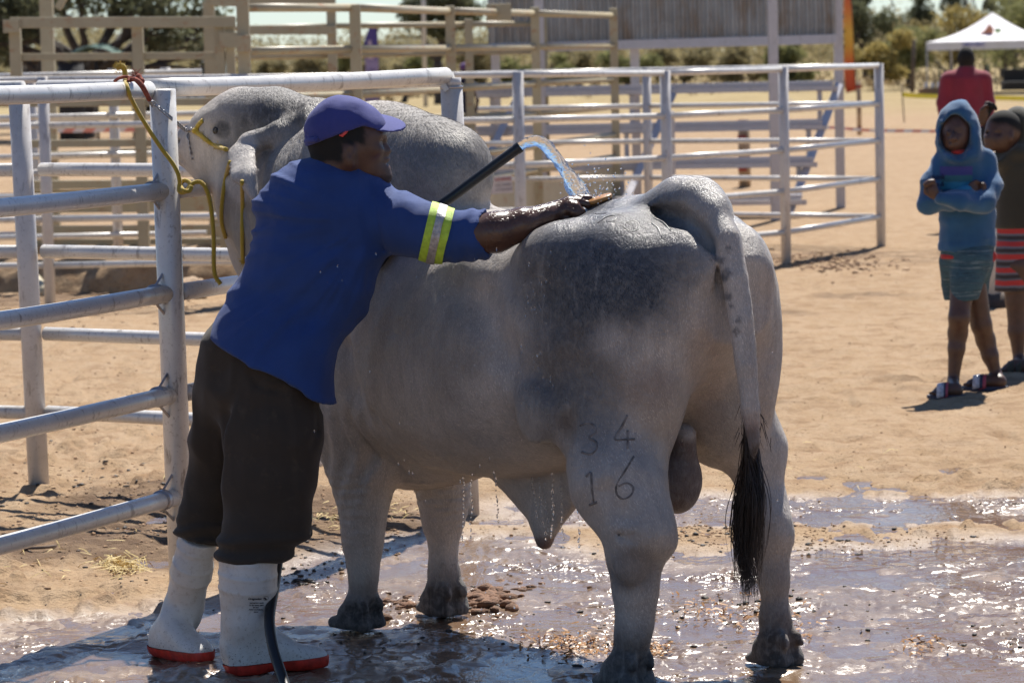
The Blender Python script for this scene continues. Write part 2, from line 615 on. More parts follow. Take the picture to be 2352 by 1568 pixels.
gl = m.math('MULTIPLY', m.math('ADD', m.math('MULTIPLY', m.noise(17, 1, .5), .8), m.math('MULTIPLY', m.noise(44, 1, .5, m.mapped((1, .55, 1))), .36)), m.math('MULTIPLY', m.math('MULTIPLY', wet_n, zone), 5.0))
h = m.math('ADD', m.math('MULTIPLY', m.math('ADD', m.math('MULTIPLY', m.noise(26, 5, .65), 1.6), m.math('MULTIPLY', fine, .8)), dryk), gl)
m.bump(h, .9, .013)
M_SAND = m.m
gr = build_ground()
gr.data.materials.append(M_SAND)
# standing water: shows wherever the ground dips below it
m = Mat('muddy_water')
rip = m.noise(16, 4, .6, m.mapped((1, .45, 1)), 1.2)
rip2 = m.noise(70, 3, .55, m.mapped((1, .55, 1)))
silt = m.noise(2.2, 4, .6)
m.set(Base_Color=m.ramp(silt, [(.35, (.135, .076, .041)), (.65, (.19, .125, .082))]), Roughness=.09, Specular_IOR_Level=.5, IOR=1.33)
chop = m.math('MULTIPLY', m.ramp(m.noise(1.7, 4, .6), [(.52, 0.0), (.66, 1.0)]), m.math('MULTIPLY', m.noise(26, 1, .5, m.mapped((1, .6, 1))), 4.0))
m.bump(m.math('ADD', m.math('ADD', rip, m.math('MULTIPLY', rip2, .25)), chop), .4, .012)
M_WATER = m.m
nx_, ny_ = 90, 90
X, Y = np.meshgrid(np.linspace(-3.2, 4.2, nx_), np.linspace(7.0, 14.2, ny_), indexing='ij')
i = (np.arange(nx_ - 1)[:, None] * ny_ + np.arange(ny_ - 1)[None]).ravel()
wo = mesh_from('puddle', np.c_[X.ravel(), Y.ravel(), np.full(X.size, -.0052)], np.stack([i, i + ny_, i + ny_ + 1, i + 1], 1), M_WATER)
tag(wo, kind='structure')
# ------------------------------------------------------------------ pipe fences of the washing place and the pens
def pipe_mat(name, base, metal, rough, dirt):
    m = Mat(name)
    a = m.noise(9, 5, .65); b = m.noise(70, 5, .75); s = m.noise(26, 4, .7, m.mapped((1, 1, .3)))
    col = m.mix(m.ramp(a, [(.35, 0.0), (.7, 1.0)]), tuple(x * .86 for x in base), base)
    col = m.mix(m.ramp(b, [(.57, 0.0), (.68, dirt)]), col, (.20, .15, .12))
    col = m.mix(m.ramp(s, [(.58, 0.0), (.68, dirt)]), col, (.14, .11, .09))
    m.set(Base_Color=col, Metallic=metal, Roughness=m.ramp(a, [(.3, rough * .85), (.7, rough * 1.2)]))
    m.bump(b, .12, .002)
    return m.m
M_PIPE = pipe_mat('galvanised_pipe', (.72, .695, .655), .15, .32, .6)
M_PIPE2 = pipe_mat('silver_painted_pipe', (.62, .59, .57), .12, .45, .45)
M_STRAP = pipe_mat('galvanised_strap', (.45, .45, .47), .7, .4, .6)
M_KHAKI = Mat('khaki_enamel')
m = M_KHAKI
a = m.noise(3.5, 5, .65); r = m.noise(8, 6, .72, m.mapped((1, 1, 1.6)))
col = m.ramp(a, [(.3, (.36, .31, .20)), (.7, (.42, .365, .245))])
col = m.mix(m.ramp(r, [(.55, 0.0), (.70, .85)]), col, (.34, .15, .055))
m.set(Base_Color=col, Roughness=.45)
m.bump(m.noise(40, 3), .1, .003)
M_KHAKI = m.m
def lerp(a, b, t): return a + (b - a) * t
def upright(px, py, Y, dz=0.0):
    """foot on the ground below a point of the picture at distance Y"""
    p = at(px, py, Y)
    return V(p[0], p[1], 0), p[2] + dz
def post(parent, foot, h, r=.04, mat=None, lean=(0, 0), n=16):
    b = V(foot[0], foot[1], -.05)
    t = V(foot[0] + lean[0], foot[1] + lean[1], h)
    return MB().tube([b, lerp(b, t, .5), t], r, n).build('post', mat or M_PIPE, parent, True)
def rail(parent, a, b, r=.026, mat=None, n=14, sag=0.0):
    c = lerp(a, b, .5) - V(0, 0, sag)
    return MB().tube(curve_pts([a, c, b], 4) if sag else [a, c, b], r, n).build('rail', mat or M_PIPE, parent, True)
def auto_smooth(o, ang=40):
    pass
# the front panel with the post the bull is tied to
RZ = None
fpost_b, fpost_t = ground(421, 1385), at(373, 205, 10.80)
fence_a = thing('pipe_fence', 'front panel of silver pipe fence with the post the bull is tied to', 'fence', tuple(fpost_b), 'silver pipe fence panels of the washing pen')
MB().tube([fpost_b - V(0, 0, .05), lerp(fpost_b, fpost_t, .5), fpost_t], .041, 24).build('post', M_PIPE, fence_a, True)
YF = 10.80
F_L = [(340, 206), (357, 439), (362, 675), (370, 909), (378, 1146)]
F_0 = [(0, 212), (0, 470), (0, 729), (0, 987), (0, 1245)]
for k, ((x1, y1), (x0, y0)) in enumerate(zip(F_L, F_0)):
    b = at(x1, y1, YF - .02); a = at(x0, y0, 9.86)
    a = lerp(b, a, 1.9)
    e = b if k == 0 else lerp(b, fpost_b + (fpost_t - fpost_b) * (b[2] / fpost_t[2]), .9)
    rail(fence_a, a, e, .0275, M_PIPE, 18, .008)
    # clamp ring and the two straps that tie the rail to the post
    d = (b - a) / np.linalg.norm(b - a)
    q = b - d * .015
    pc = lambda z: fpost_b + (fpost_t - fpost_b) * (z / fpost_t[2])
    if k: MB().tube([q - d * .016, q + d * .016], .0325, 18).build('clamp', M_STRAP, fence_a, True)
    for s in ((-1,) if k == 0 else (1, -1)):
        p1 = pc(q[2] + s * .105); p1 = p1 + (q - p1) / np.linalg.norm(q - p1) * .035
        MB().bar(q - d * .006 + V(0, 0, s * .022), p1, .007, .010, (0, 1, 0)).build('strap', M_STRAP, fence_a)
# from the tying post back to the corner post
cb = ground(1077, 1186)
ct = at(1036, 178, cb[1])
fence_b = thing('pipe_fence', 'silver pipe panel running back from the tying post behind the bull', 'fence', tuple(cb), 'silver pipe fence panels of the washing pen')
MB().tube([cb - V(0, 0, .05), lerp(cb, ct, .5), lerp(cb, ct, .978)], .0405, 24).build('post', M_PIPE2, fence_b, True)
MB().tube([lerp(cb, ct, .978), ct], .0365, 20).build('sleeve', M_PIPE2, fence_b, True)
MB().tube([lerp(cb, ct, .976), lerp(cb, ct, .981)], .0425, 20).build('wire', M_STRAP, fence_b, True)
zt = at(395, 201, YF)[2]; z2 = at(1028, 173, cb[1] - .03)[2]
for k in range(5):
    a = pc(zt - .318 * k) + V(.03, .02, 0); a[2] = zt - .318 * k
    b = lerp(cb, ct, (z2 - .315 * k) / ct[2]) - V(.02, .02, 0); b[2] = z2 - .315 * k
    if k == 0: a = a - V(.08, -.05, 0)
    rail(fence_b, a, b, .030 if k == 0 else .027, M_PIPE, 18, .006)
MB().bar(at(1012, 182, cb[1] - .04), at(1026, 208, cb[1] - .04), .02, .008, (0, 1, 0)).build('strap', M_STRAP, fence_b)
# cross panel to the left inside the pen
p1b = ground(90, 1112); p1b = V(p1b[0] * 13.8 / p1b[1], 13.8, 0)
fence_c = thing('pipe_fence', 'silver pipe cross panel with the second post from the left edge', 'fence', tuple(p1b), 'silver pipe fence panels of the washing pen')
p1t = at(42, 196, 13.8)
MB().tube([V(at(90, 1112, 13.8)[0], 13.8, -.05), lerp(at(90, 1112, 13.8), p1t, .5), p1t], .0415, 22).build('post', M_PIPE2, fence_c, True)
for k, y in enumerate((200, 389, 577, 766, 946)):
    a = at(70 - k * -5, y, 13.8)
    b = lerp(cb, ct, a[2] / ct[2]) + V(0, .03, 0); b[2] = a[2]
    rail(fence_c, a + V(.035, 0, 0), b, .027, M_PIPE, 16, .006)
    rail(fence_c, a + V(-2.2, .9, 0), a - V(.03, 0, 0), .027, M_PIPE, 16)
# the long back fence from the far left to the right-hand corner
def pen_panel(label, P0, P1, zs, posts, group, r=.023, pr=.040, cat='fence', mat=None, h=None):
    """rails between two ground points, posts: list of ground points"""
    t = thing('pipe_fence', label, cat, tuple(V(P1[0], P1[1], 0)), group)
    for z0, z1 in zs:
        rail(t, V(P0[0], P0[1], z0), V(P1[0], P1[1], z1), r, mat or M_PIPE, 12)
    for q in posts:
        post(t, q, (h or max(z1 for z0, z1 in zs) + .02), pr, mat or M_PIPE2)
    return t
GP = 'silver pipe fence panels of the back pen'
g1 = ground(1806, 607); g2 = ground(2024, 566)
q2 = V(*upright(112, 600, 24.4)[0]); q3 = V(*upright(1192, 300, 24.6)[0]); q4 = V(*upright(1530, 300, 26.2)[0])
zl = [(1.60, 1.56), (1.28, 1.24), (.95, .92), (.625, .60), (.30, .28)]
zr = [1.535, 1.215, .90, .575, .255]
pen_panel('silver pipe fence panel at the far left before the khaki gate', q2 + V(-4.2, .8, 0), q2, [(a, a) for a, b in zl], [q2], GP)
pen_panel('silver pipe fence panel hidden in its middle by the bull', q2, q3, zl, [q3], GP)
pen_panel('silver pipe fence panel behind the falling water', q3, q4, [(b, z) for (a, b), z in zip(zl, zr)], [q4], GP)
pen_panel('silver pipe fence panel right of the water, behind the bull\'s rump', q4, g1, [(z, z) for z in zr], [g1], GP)
pen_panel('silver pipe end panel with the last post on the right', g1, g2, [(z, z) for z in zr], [g2], GP)
q5 = V(*upright(1487, 300, 31.2)[0])
pen_panel('silver pipe fence panel running back left from the last right post', q5, g2 + V(-.05, .08, 0), [(z, z) for z in zr], [q5], GP)
pen_panel('silver pipe fence panel in front of the low steps of the stand', V(*upright(1100, 300, 31.6)[0]), q5, [(z, z) for z in zr], [], GP)
# open-ended far panel at the left
e1 = V(*upright(463, 163, 27.7)[0])
e0 = V(*upright(-160, 170, 27.7)[0])
zz = [1.62, 1.29, .98, .66, .34]
t = pen_panel('silver pipe panel with open rail ends behind the bull\'s head', e0, e1, [(z, z) for z in zz], [V(*upright(262, 260, 27.75)[0]), V(*upright(380, 170, 27.75)[0])], GP, h=1.66)
t = pen_panel('silver pipe panel close behind the open ended one at the left', e0 + V(-1, 1.4, 0), e1 + V(-.5, 1.3, 0), [(z - .04, z - .04) for z in zz], [V(*upright(75, 260, 29)[0])], GP, h=1.6)
# ------------------------------------------------------------------ khaki cattle race and gates
def kbar(parent, a, b, w, h, name='rail', mat=None):
    return MB().bar(a, b, w, h).build(name, mat or M_KHAKI, parent)
def kpost(parent, px, Y, top, w, y0=None, d=None):
    f, z = upright(px, 140, Y)
    zt = at(px, top, Y)[2]
    MB().box(V(f[0], f[1], zt / 2), (w, d or w, zt), (1, 0, 0)).build('post', M_KHAKI, parent)
    return f, zt
GK = 'khaki steel race and gates'
def zat(py, px, Y): return at(px, py, Y)[2]
YG = 27.0
g = thing('cattle_gate', 'rusty khaki steel gate with a wide top beam at the upper left', 'gate', tuple(upright(318, 100, YG)[0]), GK)
for px, wd, tp in ((37, .085, 44), (318, .085, 44), (506, .075, 40), (530, .07, 36)):
    kpost(g, px, YG, tp, wd)
kbar(g, at(24, 52, YG - .06), at(541, 50, YG - .06), .05, .085)
MB().box(at(26, 60, YG - .10), (.125, .03, .10), (1, 0, 0)).build('hinge_plate', M_KHAKI, g)
MB().box(at(527, 92, YG - .10), (.15, .03, .12), (1, 0, 0)).build('hinge_plate', M_KHAKI, g)
for y in (131, 237, 330):
    kbar(g, at(40, y, YG + .02), at(528, y - 4, YG + .02), .05, .058)
# the race: floor frame, sheet sides and rails behind the gate
rc = thing('cattle_race', 'long khaki steel cattle race running from the hinge post to the right', 'cattle race', tuple(upright(818, 100, 26)[0]), GK)
POST = [(561, 24.6, -8, .085), (818, 25.8, 10, .082), (1036, 29.0, 13, .08), (1231, 32.0, 16, .08), (1411, 35.5, 18, .08)]
feet = []
for px, Y, tp, wd in POST:
    f, zt = kpost(rc, px, Y, tp, wd)
    feet.append(f)
RZK = [2.07, 1.765, 1.43, 1.15, .86, .64]
for a, b in zip(feet[:-1], feet[1:]):
    for z in RZK:
        d = V(0, .05, 0)
        MB().tube([a + d + V(0, 0, z), lerp(a, b, .5) + d + V(0, 0, z), b + d + V(0, 0, z)], .031, 10).build('rail', M_KHAKI, rc, True)
    MB().bar(a + V(0, .09, .33), b + V(0, .09, .33), .012, .44).build('side_sheet', M_KHAKI, rc)
MB().box(at(560, 100, 24.5), (.10, .05, .12), (1, 0, 0)).build('latch_box', M_KHAKI, rc)
MB().box(lerp(feet[2], feet[3], .55) + V(0, -.05, 2.07), (.22, .06, .15), (1, 0, 0)).build('latch_box', M_KHAKI, rc)
# loading platform at the left, with sheet, floor beam and sleepers
pl = thing('loading_ramp', 'low khaki steel loading ramp with sheet side behind the left fence', 'loading ramp', tuple(upright(300, 560, 28.6)[0]), GK)
YR = 28.6
x0, x1 = 60, 575
kbar(pl, at(x0, 424, YR), at(x1, 420, YR), .06, .07, 'beam')
MB().bar(at(x0, 462, YR + .04), at(x1, 458, YR + .04), .012, .19).build('side_sheet', M_KHAKI, pl)
kbar(pl, at(x0, 500, YR + .02), at(x1, 498, YR + .02), .05, .05, 'beam')
kbar(pl, at(x0, 530, YR), at(x1, 527, YR), .07, .085, 'beam')
kbar(pl, at(x0, 556, YR + .03), at(x1, 553, YR + .03), .07, .05, 'beam')
M_TIMBER = simple_mat('weathered_timber', (.40, .30, .19), .85, .25, 20, bump=.4)
for k in range(7):
    p = at(80 + k * 78, 556, YR + .02); 
    MB().box(V(p[0], p[1], p[2] / 2 - .02), (.12, .30, p[2] - .0), (1, 0, 0)).build('sleeper', M_TIMBER, pl)
MB().bar(at(110, 358, 29.6), at(355, 346, 31.5), .05, .07).build('beam', M_KHAKI, pl)
MB().tube(curve_pts([at(60, 600, 26.5), at(80, 640, 26.0), at(108, 676, 25.6)], 4), .05, 8).build('brace', M_KHAKI, pl, True)
# far side of the race and the high yard gate
f2 = thing('cattle_race', 'far khaki rails of the race seen between the nearer posts', 'cattle race', tuple(upright(1078, 100, 34.5)[0]), GK)
fa = [(480, 35.0, 5), (763, 34.6, 4), (1078, 36.0, 43), (1249, 37, 40)]
ff = []
for px, Y, tp in fa:
    f, zt = kpost(f2, px, Y, tp, .085)
    ff.append(f)
for a, b in zip(ff[:-1], ff[1:]):
    for z in (2.02, 1.73, 1.38, 1.08, .78):
        MB().tube([a + V(0, .05, z), lerp(a, b, .5) + V(0, .05, z), b + V(0, .05, z)], .03, 10).build('rail', M_KHAKI, f2, True)
    MB().bar(a + V(0, .09, .33), b + V(0, .09, .33), .012, .5).build('side_sheet', M_KHAKI, f2)
hg = thing('yard_gate', 'high khaki yard gate with a wide beam against the sky left of the race', 'gate', tuple(upright(660, 100, 33)[0]), GK)
YH = 33.0
for px in (486, 560, 764):
    kpost(hg, px, YH, -4, .085)
kbar(hg, at(484, 0, YH - .06), at(771, 6, YH - .06), .05, .11, 'beam')
kbar(hg, at(556, 69, YH - .06), at(771, 69, YH - .06), .05, .085, 'beam')
bk = thing('cattle_gate', 'tall khaki gate post with two braces at the top left', 'gate post', tuple(upright(111, 100, 30)[0]), GK)
f, zt = kpost(bk, 111, 30.0, -20, .11)
MB().bar(at(132, 20, 30), at(152, -14, 30), .06, .06, (0, 1, 0)).build('brace', M_KHAKI, bk)
# warning plate on the race
sp = lerp(feet[2], feet[3], .55)
M_PLATE = simple_mat('sign_plate', (.62, .58, .60), .5, .06)
M_RED_P = simple_mat('sign_red', (.42, .12, .12), .5, .05)
M_GREY_P = simple_mat('sign_grey', (.30, .27, .30), .5, .05)
ps = at(1150, 424, 30.2)
sg = thing('warning_sign', 'small white warning plate with red heading on the khaki race', 'sign', tuple(ps))
ex = V(1, .45, 0) / np.linalg.norm(V(1, .45, 0)); ez = V(-.13, 0, 1)
MB().box(ps, (.205, .006, .15), (1, .05, .06)).build('plate', M_PLATE, sg)
def text_obj(s, size, org, ux, uz, mat, parent, name='lettering', depth=.001, space=1.0, align='CENTER', shear=0, bold=0):
    cu = bpy.data.curves.new('text', 'FONT')
    cu.body = s; cu.size = size; cu.align_x = align; cu.align_y = 'CENTER'; cu.extrude = depth; cu.space_character = space; cu.shear = shear; cu.offset = bold
    tmp = bpy.data.objects.new('text', cu)
    COL.objects.link(tmp)
    me = bpy.data.meshes.new_from_object(tmp.evaluated_get(bpy.context.evaluated_depsgraph_get()))
    bpy.data.objects.remove(tmp); bpy.data.curves.remove(cu)
    ux = np.asarray(ux, float); ux /= np.linalg.norm(ux)
    uz = np.asarray(uz, float); uz = uz - ux * (uz @ ux); uz /= np.linalg.norm(uz)
    un = np.cross(ux, uz)
    co = np.zeros(len(me.vertices) * 3); me.vertices.foreach_get('co', co); co = co.reshape(-1, 3)
    P = np.asarray(org) + co[:, :1] * ux + co[:, 1:2] * uz + co[:, 2:] * un
    me.vertices.foreach_set('co', P.astype(np.float32).ravel()); me.update()
    return link_mesh(name, me, mat, parent)
nf = V(0, -.0045, 0)
text_obj('WARNING', .040, ps + nf + V(-.006, 0, .047), (1, 0, .06), (0, 0, 1), M_RED_P, sg, bold=.001)
text_obj('STAND CLEAR', .027, ps + nf + V(.0, 0, -.002), (1, 0, .06), (0, 0, 1), M_GREY_P, sg, bold=.0008)
text_obj('OF CATTLE RACE', .025, ps + nf + V(.004, 0, -.042), (1, 0, .06), (0, 0, 1), M_GREY_P, sg, bold=.0008)
# ------------------------------------------------------------------ the stand with stepped seats and corrugated back
st = thing('grandstand', 'small silver steel stand with stepped seats and a corrugated sheet back', 'grandstand', tuple(upright(1530, 100, 35.5)[0]))
M_STEEL = pipe_mat('silver_square_tube', (.55, .53, .55), .35, .45, .3)
M_CORR = Mat('corrugated_zinc')
m = M_CORR
a = m.noise(2.5, 5, .65); b2 = m.noise(5, 5, .7, m.mapped((1, 1, .25)))
col = m.ramp(a, [(.3, (.24, .23, .22)), (.7, (.36, .35, .34))])
col = m.mix(m.ramp(b2, [(.50, 0.0), (.66, .7)]), col, (.22, .145, .085))
m.set(Base_Color=col, Metallic=.5, Roughness=.38)
M_CORR = m.m
def sq(a, b, w, name='post'):
    return MB().bar(a, b, w, w, (0, 1, 0)).build(name, M_STEEL, st)
def vpost(px, Y, z0, z1, w=.085):
    f = upright(px, 140, Y)[0]
    return sq(f + V(0, 0, z0), f + V(0, 0, z1), w)
YS = 37.5
for px, Y in ((1138, 37.6), (1458, 37.4), (1926, 37.0), (1776, 34.6), (1240, 34.9)):
    vpost(px, Y, 0, 3.3, .095)
for px, Y in ((1545 - 5, 34.9),):
    vpost(px, Y, 0, 1.1, .06)
# beam under the back wall, and the sheet itself
ba = at(1122, 111, 37.3); bb = at(1922, 89, 36.8)
MB().bar(ba, bb, .06, .10).build('beam', M_STEEL, st)
MB().bar(ba + V(0, 0, 1.15), bb + V(0, 0, 1.15), .06, .10).build('beam', M_STEEL, st)
n = 420
t_ = np.linspace(0, 1, n)
L = np.linalg.norm(bb - ba)
wv = .014 * np.sin(t_ * L / .088 * 2 * math.pi)
low = ba + (bb - ba) * t_[:, None] + V(0, .09, .03) + np.outer(wv, (0, 1, 0))
v = np.vstack([low, low + V(0, 0, 1.25)])
i = np.arange(n - 1)
mesh_from('corrugated_sheet', v, np.stack([i, i + 1, i + 1 + n, i + n], 1), M_CORR, st)
# stepped seats
xs0 = [1112, 1112, 1112, 1112]
for k, (xe, y, Y) in enumerate(((1914, 190, 36.6), (1889, 279, 36.1), (1867, 364, 35.6), (1842, 450, 35.1))):
    e = at(xe, y, Y); s = at(1095, y + 18, Y + .4); s[2] = e[2]
    MB().bar(s, e, .26, .05, (0, 0, 1)).build('seat', M_STEEL, st)
    MB().bar(s + V(0, -.16, -.05), e + V(-.02, -.16, -.05), .04, .05, (0, 0, 1)).build('seat_edge', M_STEEL, st)
    for q in (e - V(.06, 0, 0), lerp(s, e, .46), s + V(.25, 0, 0)):
        sq(V(q[0] - .09, q[1] - .05, max(0, q[2] - .40)), V(q[0] - .09, q[1] - .05, q[2] - .04), .05, 'riser')
        MB().bar(q + V(-.13, -.05, -.06), q + V(.1, -.05, -.06), .05, .05).build('bracket', M_STEEL, st)
for dx in (0, -1.72, -3.35):
    sq(at(1926, 196, 36.7) + V(dx, 0, 0), ground(1826, 512) * V(1, 0, 0) + V(dx, 34.9, 0), .075, 'stringer')
mast = thing('mast', 'slim silver mast standing on the sand behind the khaki race', 'mast', tuple(ground(978, 246)))
MB().tube([ground(978, 246), ground(978, 246) + V(0, 0, 7)], .075, 10).build('pole', M_STEEL, mast, True)
# earth bank in front of the ramp, its near face in shade
c = Clay()
ebk = [at(40, 640, 25.9), at(330, 640, 25.7), at(600, 630, 25.6)]
for a, b in zip(ebk[:-1], ebk[1:]):
    a = V(a[0], a[1] + .55, -.10); b = V(b[0], b[1] + .55, -.10)
    MB
    c.cap(a, b, .42, .42, .1, flat=(V(0, 1, 0), .8))
c.disp(lambda p, d: d + .05 * fbm(p, 2.2, 4, seed=15) + .02 * fbm(p, 9, 3, seed=16))
ez0 = .27
c.clip(lambda p: np.maximum(p[:, 2] - ez0 - .02 * np.sin(p[:, 0] * 4), (25.55 + .05 * np.sin(p[:, 0] * 3) - .25 * p[:, 2]) - p[:, 1]))
v, q = c.mesh(.035, 1)
tag(mesh_from('earth_bank', v, q, M_SAND), kind='structure')
c = Clay()
sb = at(447, 655, 25.0); sb[2] = 0
c.ell(sb + V(0, 0, .07), (.10, .10, .09), .02); c.ell(sb + V(-.05, 0, .05), (.09, .09, .07), .03)
c.disp(lambda p, d: d + .02 * fbm(p, 14, 3, seed=18))
v, q = c.mesh(.015, 1)
tag(mesh_from('stone', v, q, simple_mat('pale_stone', (.46, .33, .22), .9, .2, 12, bump=.5)), 'pale block of stone on the ground behind the hanging rope end', 'stone')
# ------------------------------------------------------------------ trees, scrub and the far things
def leaf_mat(name, dark, light):
    m = Mat(name)
    oi = m.n('ShaderNodeObjectInfo')
    f = m.noise(1.6, 4, .6)
    g = m.noise(9, 3, .6)
    col = m.mix(m.ramp(f, [(.35, 0.0), (.65, 1.0)]), dark, light)
    col = m.mix(m.math('MULTIPLY', g, .3), col, tuple(x * 1.25 for x in light))
    m.set(Base_Color=col, Roughness=.75, Specular_IOR_Level=.2)
    tr = m.n('ShaderNodeBsdfTranslucent')
    m.l(col, tr.inputs[0])
    mx = m.n('ShaderNodeMixShader'); mx.inputs[0].default_value = .45
    out_ = [n for n in m.t.nodes if n.type == 'OUTPUT_MATERIAL'][0]
    m.l(m.b.outputs[0], mx.inputs[1]); m.l(tr.outputs[0], mx.inputs[2]); m.l(mx.outputs[0], out_.inputs[0])
    return m.m
M_ACACIA = leaf_mat('acacia_leaf', (.065, .075, .042), (.15, .155, .09))
M_BUSHG = leaf_mat('bush_leaf', (.125, .135, .058), (.27, .265, .115))
M_BUSHD = leaf_mat('dry_bush_leaf', (.165, .145, .075), (.31, .265, .145))
M_BUSHO = leaf_mat('yellow_green_leaf', (.20, .165, .055), (.40, .32, .12))
M_BARK = simple_mat('bark', (.075, .060, .050), .9, .3, 6, bump=.5, bscale=8)
def leaves(centers, radii, n, size, seed, flat=1.0):
    """n small two-face leaf clumps spread through the given blobs"""
    r = np.random.default_rng(seed)
    centers = np.asarray(centers, float); radii = np.asarray(radii, float)
    wgt = radii ** 2; wgt /= wgt.sum()
    k = r.choice(len(centers), n, p=wgt)
    d = r.normal(size=(n, 3)); d /= np.linalg.norm(d, axis=1)[:, None]
    rad = radii[k] * (r.random(n) ** .45)
    rad *= 1 + .25 * vnoise(d * 2 + centers[k], 1.7, seed)
    c = centers[k] + d * rad[:, None] * np.array([1, 1, flat])
    keep = fbm(c, 1.1 / max(size, .05) * .25, 2, seed=seed) > -.42
    c = c[keep]; n = len(c)
    a = r.normal(size=(n, 3)); a /= np.linalg.norm(a, axis=1)[:, None]
    b = np.cross(a, r.normal(size=(n, 3))); b /= np.linalg.norm(b, axis=1)[:, None]
    s = size * r.uniform(.5, 1.4, n)[:, None]
    v = np.stack([c - a * s, c + b * s * .5, c + a * s, c - b * s * .5], 1).reshape(-1, 3)
    q = np.arange(4 * n).reshape(-1, 4)
    return v, q
def limb(mb, a, b, r0, r1, seed, bend=.12, n=6):
    r = np.random.default_rng(seed)
    L = np.linalg.norm(b - a)
    pts = [lerp(a, b, t) + r.normal(size=3) * L * bend * math.sin(t * math.pi) * .5 for t in np.linspace(0, 1, 5)]
    P = curve_pts(pts, 3)
    mb.tube(P, np.linspace(r0, r1, len(P)), n)
    return P
def tree(name, label, cat, foot, blobs, nleaf, size, mat, seed, trunk_r, fork, group=None, bark=None):
    foot = np.asarray(foot, float)
    t = thing(name, label, cat, tuple(foot), group)
    B = np.array([b[:3] for b in blobs], float) + foot; R = np.array([b[3] for b in blobs])
    v, q = leaves(B, R, nleaf, size, seed, .8)
    mesh_from('crown', v, q, mat, t, smooth=False)
    mb = MB()
    fk = foot + V(0, 0, fork)
    limb(mb, foot - V(0, 0, .1), fk, trunk_r, trunk_r * .8, seed + 1, .05, 8)
    for i, b in enumerate(B):
        limb(mb, fk, b + V(0, 0, -.2 * R[i]), trunk_r * .55, trunk_r * .12, seed + 2 + i)
        for s in range(2):
            rr = np.random.default_rng(seed * 7 + i * 3 + s)
            limb(mb, lerp(fk, b, .55), b + rr.normal(size=3) * R[i] * .55, trunk_r * .25, trunk_r * .06, seed + 60 + i * 2 + s)
    mb.build('trunk', bark or M_BARK, t, True)
    return t
def far(px, py, Y): 
    p = at(px, py, Y); return V(p[0], p[1], 0)
# the big thorn tree at the upper left
YA = 78.0
fa_ = far(190, 100, YA)
u = YA / FOC                      # metres per picture unit there
def off(px, py): 
    p = at(px, py, YA); return (p[0] - fa_[0], 0, p[2])
bl_ = []
ra = np.random.default_rng(5)
for px, py, r in ((-60, 60, 1.0), (20, 20, 1.0), (60, 70, .55), (130, -20, .9), (210, -30, 1.0), (290, 5, .7), (300, -50, 1.0), (370, 10, .7), (400, 60, .6), (440, 95, .55), (470, 40, .75), (480, 120, .45), (350, 100, .5), (-20, 110, .6), (30, -60, 1.1), (420, -60, 1.0)):
    x, y, z = off(px, py)
    bl_.append((x, ra.uniform(-1.2, 1.2), z, r))
tree('thorn_tree', 'big dark spreading thorn tree at the upper left behind the khaki gate', 'tree', fa_, bl_, 10500, .085, M_ACACIA, 21, .26, 1.3)
fb_ = far(60, 100, 84)
tree('thorn_tree', 'leaning dark thorn tree at the far left edge, partly behind the gate post', 'tree', fb_, [(-1.4, 0, 3.2, 1.0), (-.6, .5, 3.6, 1.0), (-1.6, 0, 2.0, .7), (.2, 0, 3.4, .8), (-.5, 0, 2.6, .6)], 8000, .085, M_ACACIA, 33, .24, 1.2)
tree('thorn_tree', 'round topped grey green thorn tree behind the mast', 'tree', far(1005, 100, 128), [(-.7, 0, 3.3, .8), (.2, 0, 3.7, .95), (1.0, .3, 3.3, .75), (.1, -.4, 2.8, .6)], 7000, .10, M_ACACIA, 45, .2, 1.5)
# bushes that can be told apart, left to right
BUSH = [
 (590, 175, .9, 1.7, M_BUSHD, 'low dry bush seen through the high yard gate'),
 (690, 165, 1.2, 2.2, M_BUSHD, 'straw coloured bush between the yard gate and the race'),
 (800, 170, 1.4, 2.3, M_BUSHG, 'olive bush left of the purple banner'),
 (900, 160, 1.2, 2.1, M_BUSHD, 'dry bush just right of the purple banner'),
 (985, 150, 1.3, 2.0, M_BUSHG, 'olive bush at the foot of the mast'),
 (1110, 165, 1.4, 2.4, M_BUSHD, 'pale bush left of the grandstand'),
 (1230, 150, 1.5, 1.9, M_BUSHG, 'green bush under the left end of the grandstand'),
 (1330, 160, 1.4, 2.1, M_BUSHD, 'brown bush behind the end post of the race'),
 (1440, 150, 1.4, 1.9, M_BUSHG, 'olive bush behind the second grandstand post'),
 (1570, 155, 1.5, 2.0, M_BUSHD, 'dry bush under the middle of the grandstand'),
 (1690, 150, 1.5, 2.1, M_BUSHD, 'reddish dry bush left of the tall grandstand post'),
 (1830, 140, 1.4, 1.9, M_BUSHG, 'dark green bush under the right end of the grandstand'),
 (2010, 135, 1.6, 2.3, M_BUSHO, 'yellow green bush right of the orange flag'),
 (2085, 140, 1.5, 2.4, M_BUSHG, 'bushy green shrub left of the white tent'),
 (2180, 160, 2.0, 4.0, M_BUSHO, 'tall yellowish bush behind the tent roof'),
 (2300, 165, 2.2, 4.4, M_BUSHG, 'tall olive bush at the upper right'),
 (2390, 150, 2.0, 3.6, M_BUSHG, 'green bush at the right edge'),
]
for i, (px, Y, w_, h_, mt, lab) in enumerate(BUSH):
    r = np.random.default_rng(300 + i)
    bl_ = []
    for k in range(9):
        a = r.uniform(-1, 1); z = r.uniform(.25, .95)
        bl_.append((a * w_ * (1.15 - .5 * z), r.uniform(-.8, .8), z * h_ * .82 + .15, r.uniform(.32, .52) * min(w_, h_ * .6)))
    tree('bush', lab, 'bush', far(px, 120, Y), bl_, 4200, .10, mt, 500 + 31 * i, .10, .35)
